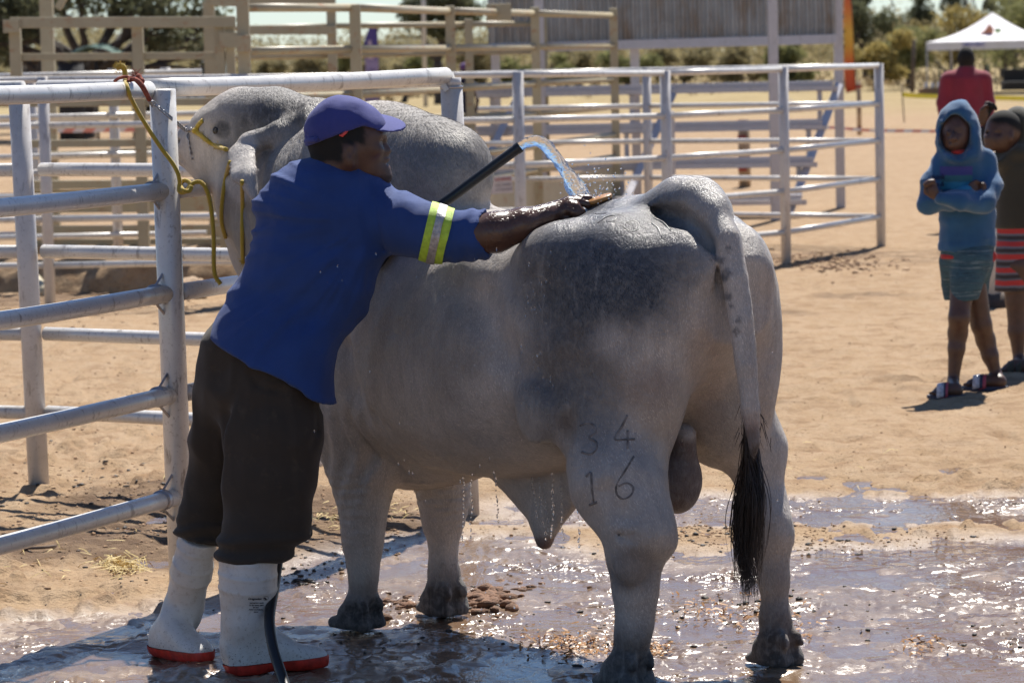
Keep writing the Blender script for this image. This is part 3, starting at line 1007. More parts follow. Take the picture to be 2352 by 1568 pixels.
for i, (px, Y, h_, w_, lab) in enumerate(((1985, 190, 5.0, 1.2, 'thin dark tree with upright stems right of the orange flag'), (2075, 200, 5.2, 1.4, 'grey feathery tree against the sky above the left tent corner'), (2235, 195, 6.4, 1.6, 'dark twisted tree above the top of the tent'), (2330, 205, 6.0, 1.6, 'grey green tree at the upper right corner'))):
    r = np.random.default_rng(800 + i)
    bl_ = [(r.uniform(-1, 1) * w_, r.uniform(-.8, .8), h_ * r.uniform(.45, 1.0), r.uniform(.5, .9)) for k in range(10)]
    tree('tree', lab, 'tree', far(px, 120, Y), bl_, 4200, .12, M_ACACIA, 900 + 41 * i, .16, 1.2)
# the far scrub that reads as one mass, and the dry grass at its foot
r = np.random.default_rng(77)
C_, R_s = [], []
for k in range(760):
    Y = r.uniform(185, 290); x = r.uniform(-.24, .24) * Y
    h_ = r.uniform(1.8, 4.3) * (1 + .2 * math.sin(x * .12)) * (Y / 215)
    C_.append((x, Y, h_ * .55)); R_s.append(h_ * .62)
v, q = leaves(C_, R_s, 170000, .14, 78, .8)
o = mesh_from('scrub', v, q, M_BUSHD, smooth=False)
tag(o, 'dry olive and brown scrub stretching along the horizon', 'scrub', kind='stuff')
C_ = [(r.uniform(-.21, .21) * Y, Y, .12) for Y in r.uniform(135, 200, 1300)]
v, q = leaves(C_, np.full(len(C_), .26), 22000, .08, 79, .8)
M_STRAWG = simple_mat('dry_grass', (.36, .27, .14), .9, .3, .6)
o = mesh_from('dry_grass', v, q, M_STRAWG, smooth=False)
tag(o, 'pale dry grass growing at the foot of the scrub', 'grass', kind='stuff')
# ---- old bush fence posts
M_POSTD = simple_mat('old_wood', (.12, .085, .065), .9, .3, 8)
for i, (px, py, h_, ln) in enumerate(((1465, 196, 1.15, .25), (1703, 190, 1.2, .2), (2212, 186, 1.4, .03), (2310, 190, 1.2, -.05), (2262, 188, 1.3, .02), (2095, 214, 1.9, .1))):
    f = ground(px, py)
    t = MB().tube([f - V(0, 0, .1), f + V(ln * .4, 0, h_ * .5), f + V(ln, 0, h_)], [.085, .075, .06], 8).build('fence_post', M_POSTD, None, True)
    tag(t, ('leaning dark wooden post under the grandstand, left of two', 'leaning dark wooden post under the grandstand, right of two', 'dark wooden fence post seen under the tent, nearest the red jersey', 'dark wooden fence post at the right edge behind the tent', 'dark wooden fence post between the tent legs, left of the chair', 'weathered dark tree stump post left of the tent')[i], 'post', 'old wooden fence posts in the bush')
# ---- white tent with its things
M_TENT = simple_mat('tent_cloth', (.72, .70, .72), .7, .05, 2)
M_TPOLE = simple_mat('tent_pole', (.42, .40, .40), .5)
M_LOGO = simple_mat('tent_logo_orange', (.70, .28, .16), .7)
M_LOGOG = simple_mat('tent_logo_green', (.30, .48, .18), .7)
M_LOGOB = simple_mat('tent_print_blue', (.10, .10, .30), .7)
TY = 112.0
cA = far(2129, 120, TY); cB = far(2380, 120, TY - 1.2); 
tcx = far(2252, 120, TY + .3)
dirx = (cB - cA); wL = np.linalg.norm(dirx); dirx /= wL
diry = V(-dirx[1], dirx[0], 0)
zE, zP = at(2129, 97, TY)[2], at(2240, 29, TY + 1.5)[2]
zV = at(2129, 116, TY)[2]
tn = thing('gazebo_tent', 'white peaked gazebo tent with small logos at the right', 'tent', tuple(cA))
cor = [cA, cA + dirx * wL, cA + dirx * wL + diry * wL, cA + diry * wL]
pk = (cor[0] + cor[2]) / 2 + V(0, 0, zP)
for k in range(4):
    a, b = cor[k] + V(0, 0, zE), cor[(k + 1) % 4] + V(0, 0, zE)
    n = 8; v = []; f = []
    for i in range(n + 1):
        t = i / n
        for jx in range(n + 1):
            s = jx / n
            p = lerp(lerp(a, b, s), pk, t)
            p = p - V(0, 0, .16 * math.sin(t * math.pi) * (1 - .3 * math.cos((s - .5) * math.pi)))
            v.append(p)
    for i in range(n):
        for jx in range(n):
            f.append((i * (n + 1) + jx, i * (n + 1) + jx + 1, (i + 1) * (n + 1) + jx + 1, (i + 1) * (n + 1) + jx))
    MB()._push(v, f).build('roof_panel', M_TENT, tn, True)
    out_n = np.cross(b - a, (0, 0, 1)); out_n = out_n / np.linalg.norm(out_n)
    v = []; f = []
    for i in range(13):
        t = i / 12
        wob = .03 * math.sin(t * 17 + k)
        v += [lerp(a, b, t), lerp(a, b, t) + V(0, 0, zV - zE) + out_n * wob]
    f = [(2 * i, 2 * i + 1, 2 * i + 3, 2 * i + 2) for i in range(12)]
    MB()._push(v, f).build('valance', M_TENT, tn, True)
    MB().tube([cor[k] - V(0, 0, .02), cor[k] + V(0, 0, zE)], .028, 8).build('leg', M_TPOLE, tn, True)
pl = cor[0] + dirx * wL * .43 - diry * .05
text_obj('NEDORO', .17, pl + V(0, -.03, (zE + zV) / 2 + .02), dirx, (0, 0, 1), M_LOGOB, tn, bold=.004)
lg = lerp(lerp(cor[0], cor[1], .55), pk - V(0, 0, zP), .42) + V(0, -.12, lerp(zE, zP, .42) - .10)
MB()._push([lg + dirx * a + V(0, .25 * b, b) for a, b in ((-.42, -.10), (.1, -.08), (.14, .10), (.0, .26), (-.16, .05))], [(0, 1, 2, 3, 4)]).build('logo', M_LOGO, tn)
MB()._push([lg + dirx * a + V(0, .25 * b, b) for a, b in ((.17, -.04), (.38, -.02), (.36, .10), (.18, .10))], [(0, 1, 2, 3)]).build('logo', M_LOGOG, tn)
# box, chairs, cooler, table under it
M_CARD = simple_mat('cardboard', (.28, .17, .09), .85)
M_DKGREEN = simple_mat('dark_green_canvas', (.03, .075, .06), .8)
M_BLACK = simple_mat('black_canvas', (.018, .018, .020), .8)
M_LIME = simple_mat('bright_green_plastic', (.03, .42, .14), .5)
bx = ground(2134, 226)
t = thing('carton', 'brown carton of bottles beside the tent leg', 'box', tuple(bx))
MB().box(bx + V(0, 0, .17), (.62, .40, .34), (1, .1, 0)).build('box', M_CARD, t)
for k in range(3):
    MB().tube([bx + V(-.1 + .2 * k, -.05, .3), bx + V(-.1 + .2 * k, -.05, .46), bx + V(-.1 + .2 * k, -.05, .52)], [.06, .06, .02], 8).build('bottle', M_TENT, t, True)
def camp_chair(px, py, mat, label, w_=.5, h_=.85, rz=0.0):
    f = ground(px, py)
    t = thing('camp_chair', label, 'chair', tuple(f), 'camp chairs under the tent')
    ca, sa = math.cos(rz), math.sin(rz)
    Rm = lambda x, y, z: f + V(x * ca - y * sa, x * sa + y * ca, z)
    for s in (-1, 1):
        MB().tube([Rm(s * w_ / 2, -.22, 0), Rm(s * w_ / 2, .2, .45), Rm(s * w_ / 2, .28, h_)], .016, 6).build('leg', M_BLACK, t, True)
        MB().tube([Rm(s * w_ / 2, .25, 0), Rm(s * w_ / 2, -.2, .45)], .016, 6).build('leg', M_BLACK, t, True)
    MB().box(Rm(0, 0, .44), (w_, .44, .02), (ca, sa, 0)).build('seat', mat, t)
    MB().bar(Rm(0, .24, .50), Rm(0, .30, h_), w_, .02, (ca, sa, 0)).build('backrest', mat, t)
camp_chair(2160, 214, M_DKGREEN, 'small green folding chair left of the man in the red jersey', .35, .85)
camp_chair(2272, 213, M_DKGREEN, 'dark green folding chair right of the man in the red jersey', .5, 1.0)
ck = thing('black_chair', 'black armchair cover under the right side of the tent', 'chair', tuple(ground(2335, 216)))
MB().box(ground(2335, 216) + V(0, 0, .22), (.95, .7, .44), (1, 0, 0)).build('seat', M_BLACK, ck)
MB().box(ground(2335, 216) + V(0, .3, .62), (.80, .2, .45), (1, 0, 0)).build('backrest', M_BLACK, ck)
gb = ground(2366, 214)
t = thing('bucket', 'bright green bucket at the right edge under the tent', 'bucket', tuple(gb))
MB().tube([gb, gb + V(0, 0, .62)], [.26, .32], 14).build('body', M_LIME, t, True)
MB().tube([gb + V(0, 0, .60), gb + V(0, 0, .64)], .34, 14).build('rim', M_LIME, t, True)
# ---- flags, barrier tapes
M_FLAG = Mat('orange_flag')
m = M_FLAG
sx = m.n('ShaderNodeSeparateXYZ'); m.l(m.coord(), sx.inputs[0])
zf0, zf1 = 0.0, 3.6
m.set(Base_Color=m.ramp(m.math('DIVIDE', sx.outputs[2], 3.6), [(.0, (.60, .07, .03)), (.30, (.66, .12, .03)), (.50, (.72, .36, .05)), (.62, (.74, .42, .07)), (.85, (.70, .20, .05)), (1.0, (.62, .10, .05))]), Roughness=.7)
M_FLAG = m.m
def feather(label, px, py, h_, w_, mat, lean, prn, z0=.0, pole=True):
    f = ground(px, py)
    t = thing('feather_flag', label, 'flag', tuple(f))
    n = 16; v = []; fc = []
    for i in range(n + 1):
        s = i / n
        z = z0 + (h_ - z0) * s
        ww = w_ * (1 - .55 * max(0, s - .7) / .3) * (.9 + .1 * math.sin(s * 9))
        xo = lean * s
        for jx in range(5):
            u_ = jx / 4
            v.append(f + V(xo - ww * u_, .03 * math.sin(u_ * 5 + s * 7), z - (.10 * u_ if i == 0 else 0)))
    for i in range(n):
        for jx in range(4):
            fc.append((i * 5 + jx, i * 5 + jx + 1, (i + 1) * 5 + jx + 1, (i + 1) * 5 + jx))
    cl = MB()._push(v, fc).build('cloth', mat, t, True)
    cl.modifiers.new('thick', 'SOLIDIFY').thickness = .006
    MB().tube([f, f + V(lean * .5, 0, h_ * .5), f + V(lean, 0, h_)], .014, 6).build('pole', M_BLACK, t, True)
    return t, f
t, f = feather('tall orange and yellow feather flag beside the stand', 1967, 213, 3.75, .42, M_FLAG, -.16, None, .10)
M_FW = simple_mat('flag_print_pale', (.75, .62, .45), .7)
M_FD = simple_mat('flag_print_dark', (.16, .10, .02), .7)
for k, ch in enumerate('NAMIBIA'):
    text_obj(ch, .26, f + V(-.47, -.05, 3.35 - .27 * k), (0, 0, -1) if False else (0, 0, 1), (-1, 0, 0), M_FW if k < 4 else M_FD, t, bold=.004)
M_BANN = Mat('purple_banner')
m = M_BANN
sx = m.n('ShaderNodeSeparateXYZ'); m.l(m.coord(), sx.inputs[0])
m.set(Base_Color=m.ramp(m.math('DIVIDE', sx.outputs[2], 2.7), [(.0, (.10, .05, .14)), (.15, (.30, .22, .36)), (.55, (.32, .24, .42)), (.7, (.09, .06, .26)), (1.0, (.07, .05, .24))]), Roughness=.7)
M_BANN = m.m
t, f = feather('purple pull-up banner behind the khaki race', 874, 250, 2.75, .55, M_BANN, -.05, None, .05)
M_BP = simple_mat('banner_print', (.50, .38, .50), .7)
M_BP2 = simple_mat('banner_print_dark', (.16, .09, .22), .7)
MB()._push([f + V(-.30 + a, -.06, 1.95 + b) for a, b in ((-.10, -.30), (.12, -.30), (.10, .10), (.03, .35), (-.05, .30))], [(0, 1, 2, 3, 4)]).build('portrait_print', M_BP, t)
for k, s in enumerate(('LIFE', 'IS', 'GOOD')):
    text_obj(s, .17, f + V(-.27, -.06, 1.25 - .19 * k), (1, 0, 0), (0, 0, 1), M_BP2, t, bold=.003)
def tape(label, pts, w_, mat, sag=.02):
    P = curve_pts(pts, 14)
    mb = MB()
    for i in range(len(P) - 1):
        a, b = P[i], P[i + 1]
        tw = .5 + .5 * math.cos(i * .35)
        mb._push([a - V(0, 0, w_ / 2), b - V(0, 0, w_ / 2), b + V(0, .02 * tw, w_ / 2), a + V(0, .02 * tw, w_ / 2)], [(0, 1, 2, 3)])
    o = mb.build('barrier_tape', mat, None, True)
    return tag(o, label, 'barrier tape')
m = Mat('red_white_tape')
sx = m.n('ShaderNodeSeparateXYZ'); m.l(m.coord(), sx.inputs[0])
k = m.math('FRACT', m.math('MULTIPLY', m.math('ADD', sx.outputs[0], m.math('MULTIPLY', sx.outputs[2], -1.0)), 3.6))
m.set(Base_Color=m.ramp(k, [(.0, (.72, .26, .18)), (.48, (.72, .26, .18)), (.52, (.74, .66, .60)), (1, (.74, .66, .60))]), Roughness=.5)
M_RW = m.m
M_YT = simple_mat('yellow_tape', (.85, .72, .03), .5, .05)
YT = 44.0
M_PWOOD = simple_mat('painted_pole', (.42, .30, .19), .85, .25, 8)
wp = ground(1711, 430)
t = thing('marker_post', 'short wooden post with red paint marks holding the red and white tape', 'post', tuple(wp))
MB().tube([wp, wp + V(0, 0, .84)], .075, 12).build('pole', M_PWOOD, t, True)
for z in (.20, .56, .74):
    MB().tube([wp + V(-.012, -.012, z), wp + V(-.012, -.012, z + .09)], .068, 12).build('paint_band', simple_mat('red_paint', (.30, .06, .04), .7) if z == .20 else bpy.data.materials['red_paint'], t, True)
tape('red and white barrier tape running left from the wooden marker post', [wp + V(0, -.09, .78), at(1450, 291, YT), at(1180, 296, YT + .5), at(800, 300, YT + 1), at(420, 297, YT + 1.5), at(60, 300, YT + 2)], .060, M_RW)
tape('thin red and white tape running right from the marker post to the boys', [wp + V(0, -.09, .76), at(1900, 292, YT + 2), at(2000, 299, YT + 3), at(2150, 301, YT + 4), at(2420, 306, YT + 6)], .040, M_RW)
w2 = ground(2147, 176)
sp_ = ground(2149, 310)
t = thing('marker_post', 'brown marker post with red bands right of the orange flag', 'post', tuple(ground(2150 - 176, 310)))
q = ground(1974, 310)
MB().tube([q, q + V(0, 0, 1.05)], .045, 10).build('pole', M_PWOOD, t, True)
for z in (.10, .52, .9):
    MB().tube([q + V(0, 0, z), q + V(0, 0, z + .07)], .048, 10).build('paint_band', bpy.data.materials['red_paint'], t, True)
st_ = ground(2077, 281)
t = MB().tube([st_, st_ + V(-.05, 0, .85)], .014, 6).build('stake', M_POSTD, None, True)
tag(t, 'thin dark stake at the left end of the yellow tape', 'stake')
tape('bright yellow barrier tape in front of the white tent', [st_ + V(-.03, 0, .62), at(2110, 220, st_[1] + .3), at(2180, 222, st_[1] + 1), at(2280, 224, st_[1] + 2), at(2420, 228, st_[1] + 3)], .10, M_YT)
# ---- green shade tent, pickup, banked soil, small things far away
M_SHADE = simple_mat('green_shade_net', (.025, .085, .065), .8, .5, 2.5)
gy = 76.0
gs = thing('shade_tent', 'low dark green shade tent under the thorn tree', 'tent', tuple(far(232, 100, gy)))
v = []; f = []
for i, (px, py) in enumerate(((145, 133), (175, 117), (215, 100), (250, 106), (280, 119), (316, 131))):
    p = at(px, py, gy)
    v += [p + V(0, -.9, -.06), p + V(0, .0, .05 * (i % 2)), p + V(0, 1.2, -.08)]
f = [(3 * i + a, 3 * i + 3 + a, 3 * i + 4 + a, 3 * i + 1 + a) for i in range(5) for a in (0, 1)]
MB()._push(v, f).build('canopy', M_SHADE, gs, True)
for px in (150, 230, 312):
    p = at(px, 130, gy)
    MB().tube([V(p[0], gy - .8, 0), V(p[0], gy - .8, p[2] - .08)], .03, 6).build('pole', M_BLACK, gs, True)
dk = thing('water_drum', 'black drum standing left of the shade tent behind the khaki gate', 'drum', tuple(far(162, 100, 74)))
p = at(162, 156, 74)
MB().tube([V(p[0], 74, 0), V(p[0], 74, at(162, 143, 74)[2])], .28, 14).build('drum', M_BLACK, dk, True)
MB().tube([V(p[0], 74, at(162, 144, 74)[2]), V(p[0], 74, at(162, 142, 74)[2])], .30, 14).build('rim', M_BLACK, dk, True)
M_CAR = simple_mat('white_car_paint', (.62, .63, .65), .25, .04)
M_CARG = simple_mat('car_glass', (.03, .04, .05), .1, .05)
M_TYRE = simple_mat('tyre', (.02, .02, .02), .8)
cy = 119.0
c0 = ground(300, 262); c0 = V(at(300, 250, cy)[0], cy, 0); c1 = V(at(516, 250, cy)[0], cy, 0)
pk_ = thing('pickup_truck', 'pale grey pickup truck with a panelled load bed behind the left fences', 'pickup', tuple((c0 + c1) / 2))
Lc = c1[0] - c0[0]
def cx(t): return c0[0] + Lc * t
MB().box(V(cx(.36), cy, .62), (Lc * .70, 1.6, .50), (1, 0, 0)).build('load_bed', M_CAR, pk_)
for k in range(4):
    MB().box(V(cx(.10 + .18 * k), cy - .82, .62), (.05, .03, .50), (1, 0, 0)).build('bed_rib', M_TYRE, pk_)
MB().box(V(cx(.88), cy, .60), (Lc * .30, 1.6, .56), (1, 0, 0)).build('cab_body', M_CAR, pk_)
prof = [(.74, .86), (.78, 1.70), (1.0, 1.70), (1.06, .86)]
v = [V(cx(t), cy - .72, z) for t, z in prof] + [V(cx(t), cy + .72, z) for t, z in prof]
MB()._push(v, [(0, 3, 2, 1), (4, 5, 6, 7), (0, 1, 5, 4), (2, 3, 7, 6), (0, 4, 7, 3)]).build('cab_glass', M_CARG, pk_)
MB().box(V(cx(.89), cy, 1.72), (Lc * .26, 1.5, .07), (1, 0, 0)).build('cab_roof', M_CAR, pk_)
for t_ in (.76, .90, 1.02):
    MB().bar(V(cx(t_), cy - .735, .88), V(cx(.78 if t_ < .8 else (.90 if t_ < .95 else 1.0)), cy - .735, 1.70), .05, .03).build('pillar', M_CAR, pk_)
for t_ in (.14, .90):
    for s in (-1, 1):
        MB().tube([V(cx(t_), cy + s * .62, .32), V(cx(t_), cy + s * .84, .32)], .32, 16).build('wheel', M_TYRE, pk_, True)
M_SOILB = simple_mat('red_soil', (.42, .22, .12), .95, .25, 1.5, bump=.5, bscale=4)
c = Clay()
for k in range(9):
    p = far(-60 + k * 70, 120, 150 + 4 * math.sin(k * 2))
    c.ell(p + V(0, 0, -.1), (2.2, 1.6, 1.5 + .5 * math.sin(k * 3.1) - .06 * k), .6)
v, q = c.mesh(.16, 1)
tag(mesh_from('soil_bank', v, q, M_SOILB), kind='structure')
# small sitting dog and white litter on the sand
c = Clay()
dg = ground(930, 236)
c.cap(dg + V(.0, 0, .10), dg + V(.03, 0, .30), .11, .075, .05); c.cap(dg + V(-.10, 0, .06), dg + V(.05, -.1, .05), .06, .05, .04)
c.ell(dg + V(.04, -.05, .40), (.055, .075, .06), .03); c.cap(dg + V(.04, -.1, .39), dg + V(.045, -.17, .37), .035, .025, .02)
for s in (-1, 1):
    c.cap(dg + V(.04 + s * .04, -.03, .44), dg + V(.04 + s * .055, -.03, .50), .02, .008, .01)
    c.cap(dg + V(.04 + s * .045, -.09, .24), dg + V(.04 + s * .05, -.11, .02), .028, .022, .02)
c.chain([(dg + V(-.02, .1, .06), .03), (dg + V(-.18, .12, .03), .022), (dg + V(-.28, .08, .04), .012)], .02)
c.clip(lambda p: .003 - p[:, 2])
v, q = c.mesh(.016, 1)
m = Mat('dog_coat'); m.set(Base_Color=m.mix(m.attr('pale', True), (.03, .028, .03), (.55, .52, .50)), Roughness=.9)
o = mesh_from('dog', v, q, m.m, None, col={'pale': (v[:, 2] > dg[2] + .34).astype(float)})
tag(o, 'small black dog with a white head sitting far off on the sand', 'dog')
M_LIT = simple_mat('white_plastic', (.75, .74, .73), .4, .05)
for i, (px, py, s, lab) in enumerate(((1800, 240, .16, 'white crumpled plastic bag on the sand under the low seats'), (1716, 569, .03, None), (2278, 640, .02, None))):
    if lab is None: continue
    p = ground(px, py)
    r = np.random.default_rng(60 + i); mb = MB()
    for k in range(9):
        a = p + V(*(r.normal(size=2) * s), abs(r.normal()) * s * .5)
        mb._push([a, a + r.normal(size=3) * s * .6, a + r.normal(size=3) * s * .6], [(0, 1, 2)])
    tag(mb.build('plastic_bag', M_LIT), lab, 'litter')
# a lone silver post behind the boys
sp2 = ground(2283, 703)
t = post(None, sp2, 1.0, .052, M_PIPE2)
t.name = 'fence_post'; tag(t, 'silver pipe post with a dark foot standing behind the two boys', 'post')
for k in range(1):
    c = Clay(); c.ell(sp2 + V(.12, .0, .0), (.30, .14, .10), .05); c.ell(sp2 + V(.30, .1, .0), (.18, .12, .07), .05)  # added dark mound, stands in for the shadow at the post's foot
    c.disp(lambda p, d: d + .02 * fbm(p, 12, 3, seed=9))
    v, q = c.mesh(.02, 1)
    tag(mesh_from('shadow_mound', v, q, simple_mat('shadow_dark', (.07, .05, .04), .95, .3, 10)), 'low dark mound standing in for shadow at the foot of the lone silver post', 'mud')
# ------------------------------------------------------------------ the bull
BO = V(0.49, 9.376, 0)
_ba = math.atan2(1.0927, -0.8546)
BD = V(math.cos(_ba), math.sin(_ba), 0)          # towards the head
BN = V(-math.sin(_ba), math.cos(_ba), 0)         # towards its left side
def bl(x, y, z):
    return BO + BD * x + BN * y + V(0, 0, z)
def bs(px, py, y=0.0):
    """point of the picture on the upright plane parallel to the spine, y to its left"""
    r = ray(px, py)
    t = (y - (CAMP - BO) @ BN) / (r @ BN)
    return CAMP + r * t
def toloc(P):
    v = P - BO
    return np.stack([v @ BD, v @ BN, v[:, 2]], 1)
def build_bull():
    c = Clay()
    Z = V(0, 0, 1)
    px = 1 / 800.0
    # barrel
    c.loft([(-.17, 1.15, .92, .13), (-.09, 1.23, .84, .20), (0.06, 1.275, .74, .265), (.24, 1.28, .64, .30), (.45, 1.25, .545, .34),
            (.65, 1.235, .50, .375), (.85, 1.245, .485, .385), (1.05, 1.27, .485, .375), (1.25, 1.28, .49, .345), (1.45, 1.25, .52, .30), (1.66, 1.18, .66, .2)],
           BO, BD, BN, Z, k=.03, n=2.25)
    # belly fold line and brisket
    c.ell(bl(1.55, 0, .68), (.25, .15, .22), .12, X=BD)
    c.ell(bl(1.30, 0, .53), (.30, .13, .12), .10, X=BD)
    # shoulders, thighs
    for s in (1, -1):
        c.ell(bl(1.36, s * .22, .90), (.22, .14, .36), .10, X=BD - .1 * BN * s, Z=V(0, 0, 1) + BD * -.25)
        c.ell(bl(.11, s * .165, .90), (.235, .15, .36), .08, X=BD, Z=V(0, 0, 1) + BD * .12)
        c.ell(bl(.30, s * .22, 1.16), (.11, .07, .07), .10, X=BD)      # hook bone
        c.ell(bl(-.09, s * .10, 1.14), (.08, .05, .08), .08, X=BD)     # pin bone
    # legs
    L = .25
    c.chain([(bl(.12, .19, .70), .155), (bs(1422, 1110, L), .118), (bs(1466, 1222, L), .088), (bs(1453, 1290, L), .056), (bs(1455, 1365, L), .044), (bs(1453, 1450, L), .038), (bs(1444, 1520, L), .046)], .06)
    c.cap(bs(1508, 1222, L - .02), bs(1519, 1252, L - .03), .034, .033, .03)                  # point of the hock
    c.cap(bs(1468, 1120, L), bs(1505, 1225, L), .045, .026, .06)                   # hamstring
    c.cap(bs(1512, 1265, L - .02), bs(1484, 1430, L - .02), .022, .021, .02)
    c.chain([(bs(1496, 1282, L + .05), .004), (bs(1486, 1340, L + .05), .009), (bs(1472, 1410, L + .045), .004)], .02, sub=True)
    c.chain([(bs(1412, 1222, L + .08), .004), (bs(1440, 1236, L + .09), .008), (bs(1478, 1226, L + .09), .004)], .03, sub=True)
    c.ell(bs(1440, 1300, L + .06), (.035, .02, .04), .04)                  # tendon
    Rr = -.27
    c.chain([(bl(.12, -.20, .78), .12), (bs(1735, 1030, Rr), .076), (bs(1756, 1180, Rr), .056), (bs(1770, 1240, Rr), .046), (bs(1777, 1330, Rr), .033), (bs(1780, 1420, Rr), .033), (bs(1786, 1475, Rr), .043)], .06)
    c.cap(bs(1784, 1195, Rr), bs(1788, 1222, Rr), .030, .028, .04)
    F = .19
    c.chain([(bl(1.33, .22, .66), .14), (bs(833, 1090, F), .088), (bs(835, 1160, F), .062), (bs(834, 1225, F), .052), (bs(834, 1265, F), .041), (bs(836, 1320, F), .034), (bs(834, 1365, F), .046)], .05)
    G_ = -.15
    c.chain([(bl(1.33, -.16, .66), .13), (bs(1015, 1085, G_), .074), (bs(1016, 1150, G_), .068), (bs(1016, 1210, G_), .050), (bs(1018, 1270, G_), .034), (bs(1019, 1320, G_), .036), (bs(1022, 1355, G_), .044)], .05)
    # cloven feet: two claws, heel bulbs and dew claws each
    for (fx, fy, yy, toe) in ((1446, 1568, L, .11), (1790, 1497, Rr, .10), (834, 1405, F, .125), (1023, 1380, G_, .10)):
        f0 = bs(fx, fy, yy)
        f0[2] = .070
        for sd in (1, -1):
            o = f0 + BN * sd * .030
            c.cap(o + V(0, 0, .01), o + BD * .03 - V(0, 0, .02), .034, .038, .02)
            c.cap(o + BD * .01 - V(0, 0, .04), o + BD * toe * .78 + BN * sd * .008 - V(0, 0, .052), .039, .020, .012)
            c.cap(o - BD * .02 - V(0, 0, .03), o - BD * .032 - V(0, 0, .05), .030, .030, .02)
            c.cap(o - BD * .046 + V(0, 0, .018), o - BD * .058 - V(0, 0, .002), .014, .011, .018)
        c.cap(f0 + BD * toe * .55 - V(0, 0, .10), f0 + BD * toe * 1.1 - V(0, 0, .02), .005, .007, .012, sub=True)
    # hump: hangs back over the withers
    c.ell(bl(1.38, 0, 1.402), (.34, .16, .165), .07, X=BD + .06 * Z)
    c.ell(bl(1.14, 0, 1.375), (.185, .15, .14), .05, X=BD - .10 * Z)
    c.ell(bl(1.10, 0, 1.33), (.14, .13, .10), .05, X=BD)
    c.chain([(bl(.965, .12, 1.25), .012), (bl(.94, 0, 1.262), .016), (bl(.965, -.12, 1.25), .012)], .02, sub=True)
    c.chain([(bl(1.0, .19, 1.22), .010), (bl(1.25, .24, 1.21), .008)], .05, sub=True)
    # sacrum rising to the tail
    c.cap(bs(1350, 545), bs(1535, 494), .06, .055, .09)
    # neck
    c.chain([(bl(1.42, 0, 1.08), .27), (bl(1.70, .03, 1.15), .23), (bl(1.92, .07, 1.27), .18)], .12, flat=(BN, 1.15))
    c.ell(bl(1.62, .03, 1.30), (.25, .13, .17), .12, X=BD)
    # dewlap
    c.chain([(at(545, 440, 10.98), .075), (at(580, 540, 10.95), .07), (at(600, 620, 10.9), .06), (bl(1.85, .02, .80), .07), (bl(1.66, 0, .66), .08)], .08, flat=(BN, 1.9))
    c.cap(at(560, 360, 10.97), at(600, 560, 10.95), .13, .11, .08, flat=(BN, 1.2))
    # head
    hp = lambda x, y, d=0: at(x, y, 11.0 - (x - 520) * .0009 + d)
    c.cap(hp(628, 287), hp(560, 288), .112, .112, .05)
    c.cap(hp(628, 292), hp(722, 296), .112, .098, .05)
    c.cap(hp(560, 288), hp(508, 305), .112, .100, .04)
    c.cap(hp(520, 315), hp(468, 337), .088, .066, .05)
    c.cap(hp(468, 336), hp(441, 340), .066, .056, .03)
    c.cap(hp(434, 318), hp(424, 350), .040, .038, .03)
    c.ell(hp(416, 325, -.055), (.012, .014, .008), .008, sub=True)
    c.cap(hp(500, 365), hp(448, 368), .075, .028, .04)       # lower jaw
    c.cap(hp(560, 340), hp(490, 380), .10, .07, .05)         # cheek
    hd = -.105
    c.ell(hp(497, 274, hd + .03), (.040, .045, .024), .03)   # brow
    c.cap(hp(484, 284, hd + .01), hp(522, 290, hd - .004), .013, .012, .012)
    c.ell(hp(494, 318, hd + .01), (.030, .03, .016), .03)
    c.ell(hp(505, 300, hd - .004), (.026, .024, .017), .010, sub=True)
    c.chain([(hp(478, 262, hd + .02), .006), (hp(500, 262, hd), .007), (hp(522, 272, hd), .005)], .014, sub=True)
    c.chain([(hp(470, 300, hd + .02), .004), (hp(482, 318, hd), .005), (hp(500, 332, hd - .005), .004)], .012, sub=True)
    c.ell(hp(668, 282, -.11), (.030, .03, .020), .02); c.ell(hp(664, 284, -.135), (.016, .012, .011), .01, sub=True)      # dehorned stub
    c.cap(hp(414, 364, -.05), hp(446, 374, -.07), .004, .005, .008, sub=True)    # mouth line
    # ear
    e = -.235
    c.cap(hp(705, 284, -.07), hp(640, 305, -.17), .040, .034, .03)
    c.cap(hp(640, 305, -.17), hp(570, 328, e), .034, .034, .02)
    c.chain([(hp(572, 326, e), .030), (hp(553, 350, e - .055), .044), (hp(560, 396, e - .135), .042), (hp(586, 470, e - .155), .006)], .015, flat=(V(.35, 1, -1.15), 2.8))
    c.cap(hp(556, 350, e - .06), hp(520, 356, e - .075), .034, .008, .012, flat=(V(.35, 1, -1.15), 2.8))
    # tail
    tl = [(1520, 476, .040), (1560, 464, .048), (1600, 466, .050), (1640, 494, .046), (1668, 550, .043), (1688, 640, .039), (1702, 740, .035), (1715, 840, .031), (1723, 940, .028), (1731, 1020, .020), (1730, 1100, .012)]
    tp = []
    for i, (x, y, r) in enumerate(tl):
        q = bs(x, y, 0.0)
        lx = (q - BO) @ BD
        # pulled a little clear of the rump, towards the viewer
        pull = (.0, .0, .01, .025, .045, .055, .06, .06, .06, .06, .06)[i]
        tp.append((at(x, y, q[1] - pull), r * .92))
    c.chain(tp[:5], .022)
    c.chain(tp[4:], .006)
    c.ell(bs(1585, 470, .0), (.12, .07, .07), .06, X=BD)
    # groove beside the tail root
    c.chain([(bs(1500, 487, .07), .012), (bs(1560, 500, .085), .016), (bs(1620, 560, .07), .014), (bs(1655, 660, .055), .010)], .035, sub=True)
    # sheath
    c.cap(bs(1215, 1085), bs(1240, 1180), .135, .055, .06, flat=(BN, 2.2))
    c.cap(bs(1305, 1095), bs(1262, 1190), .085, .045, .05, flat=(BN, 2.0))
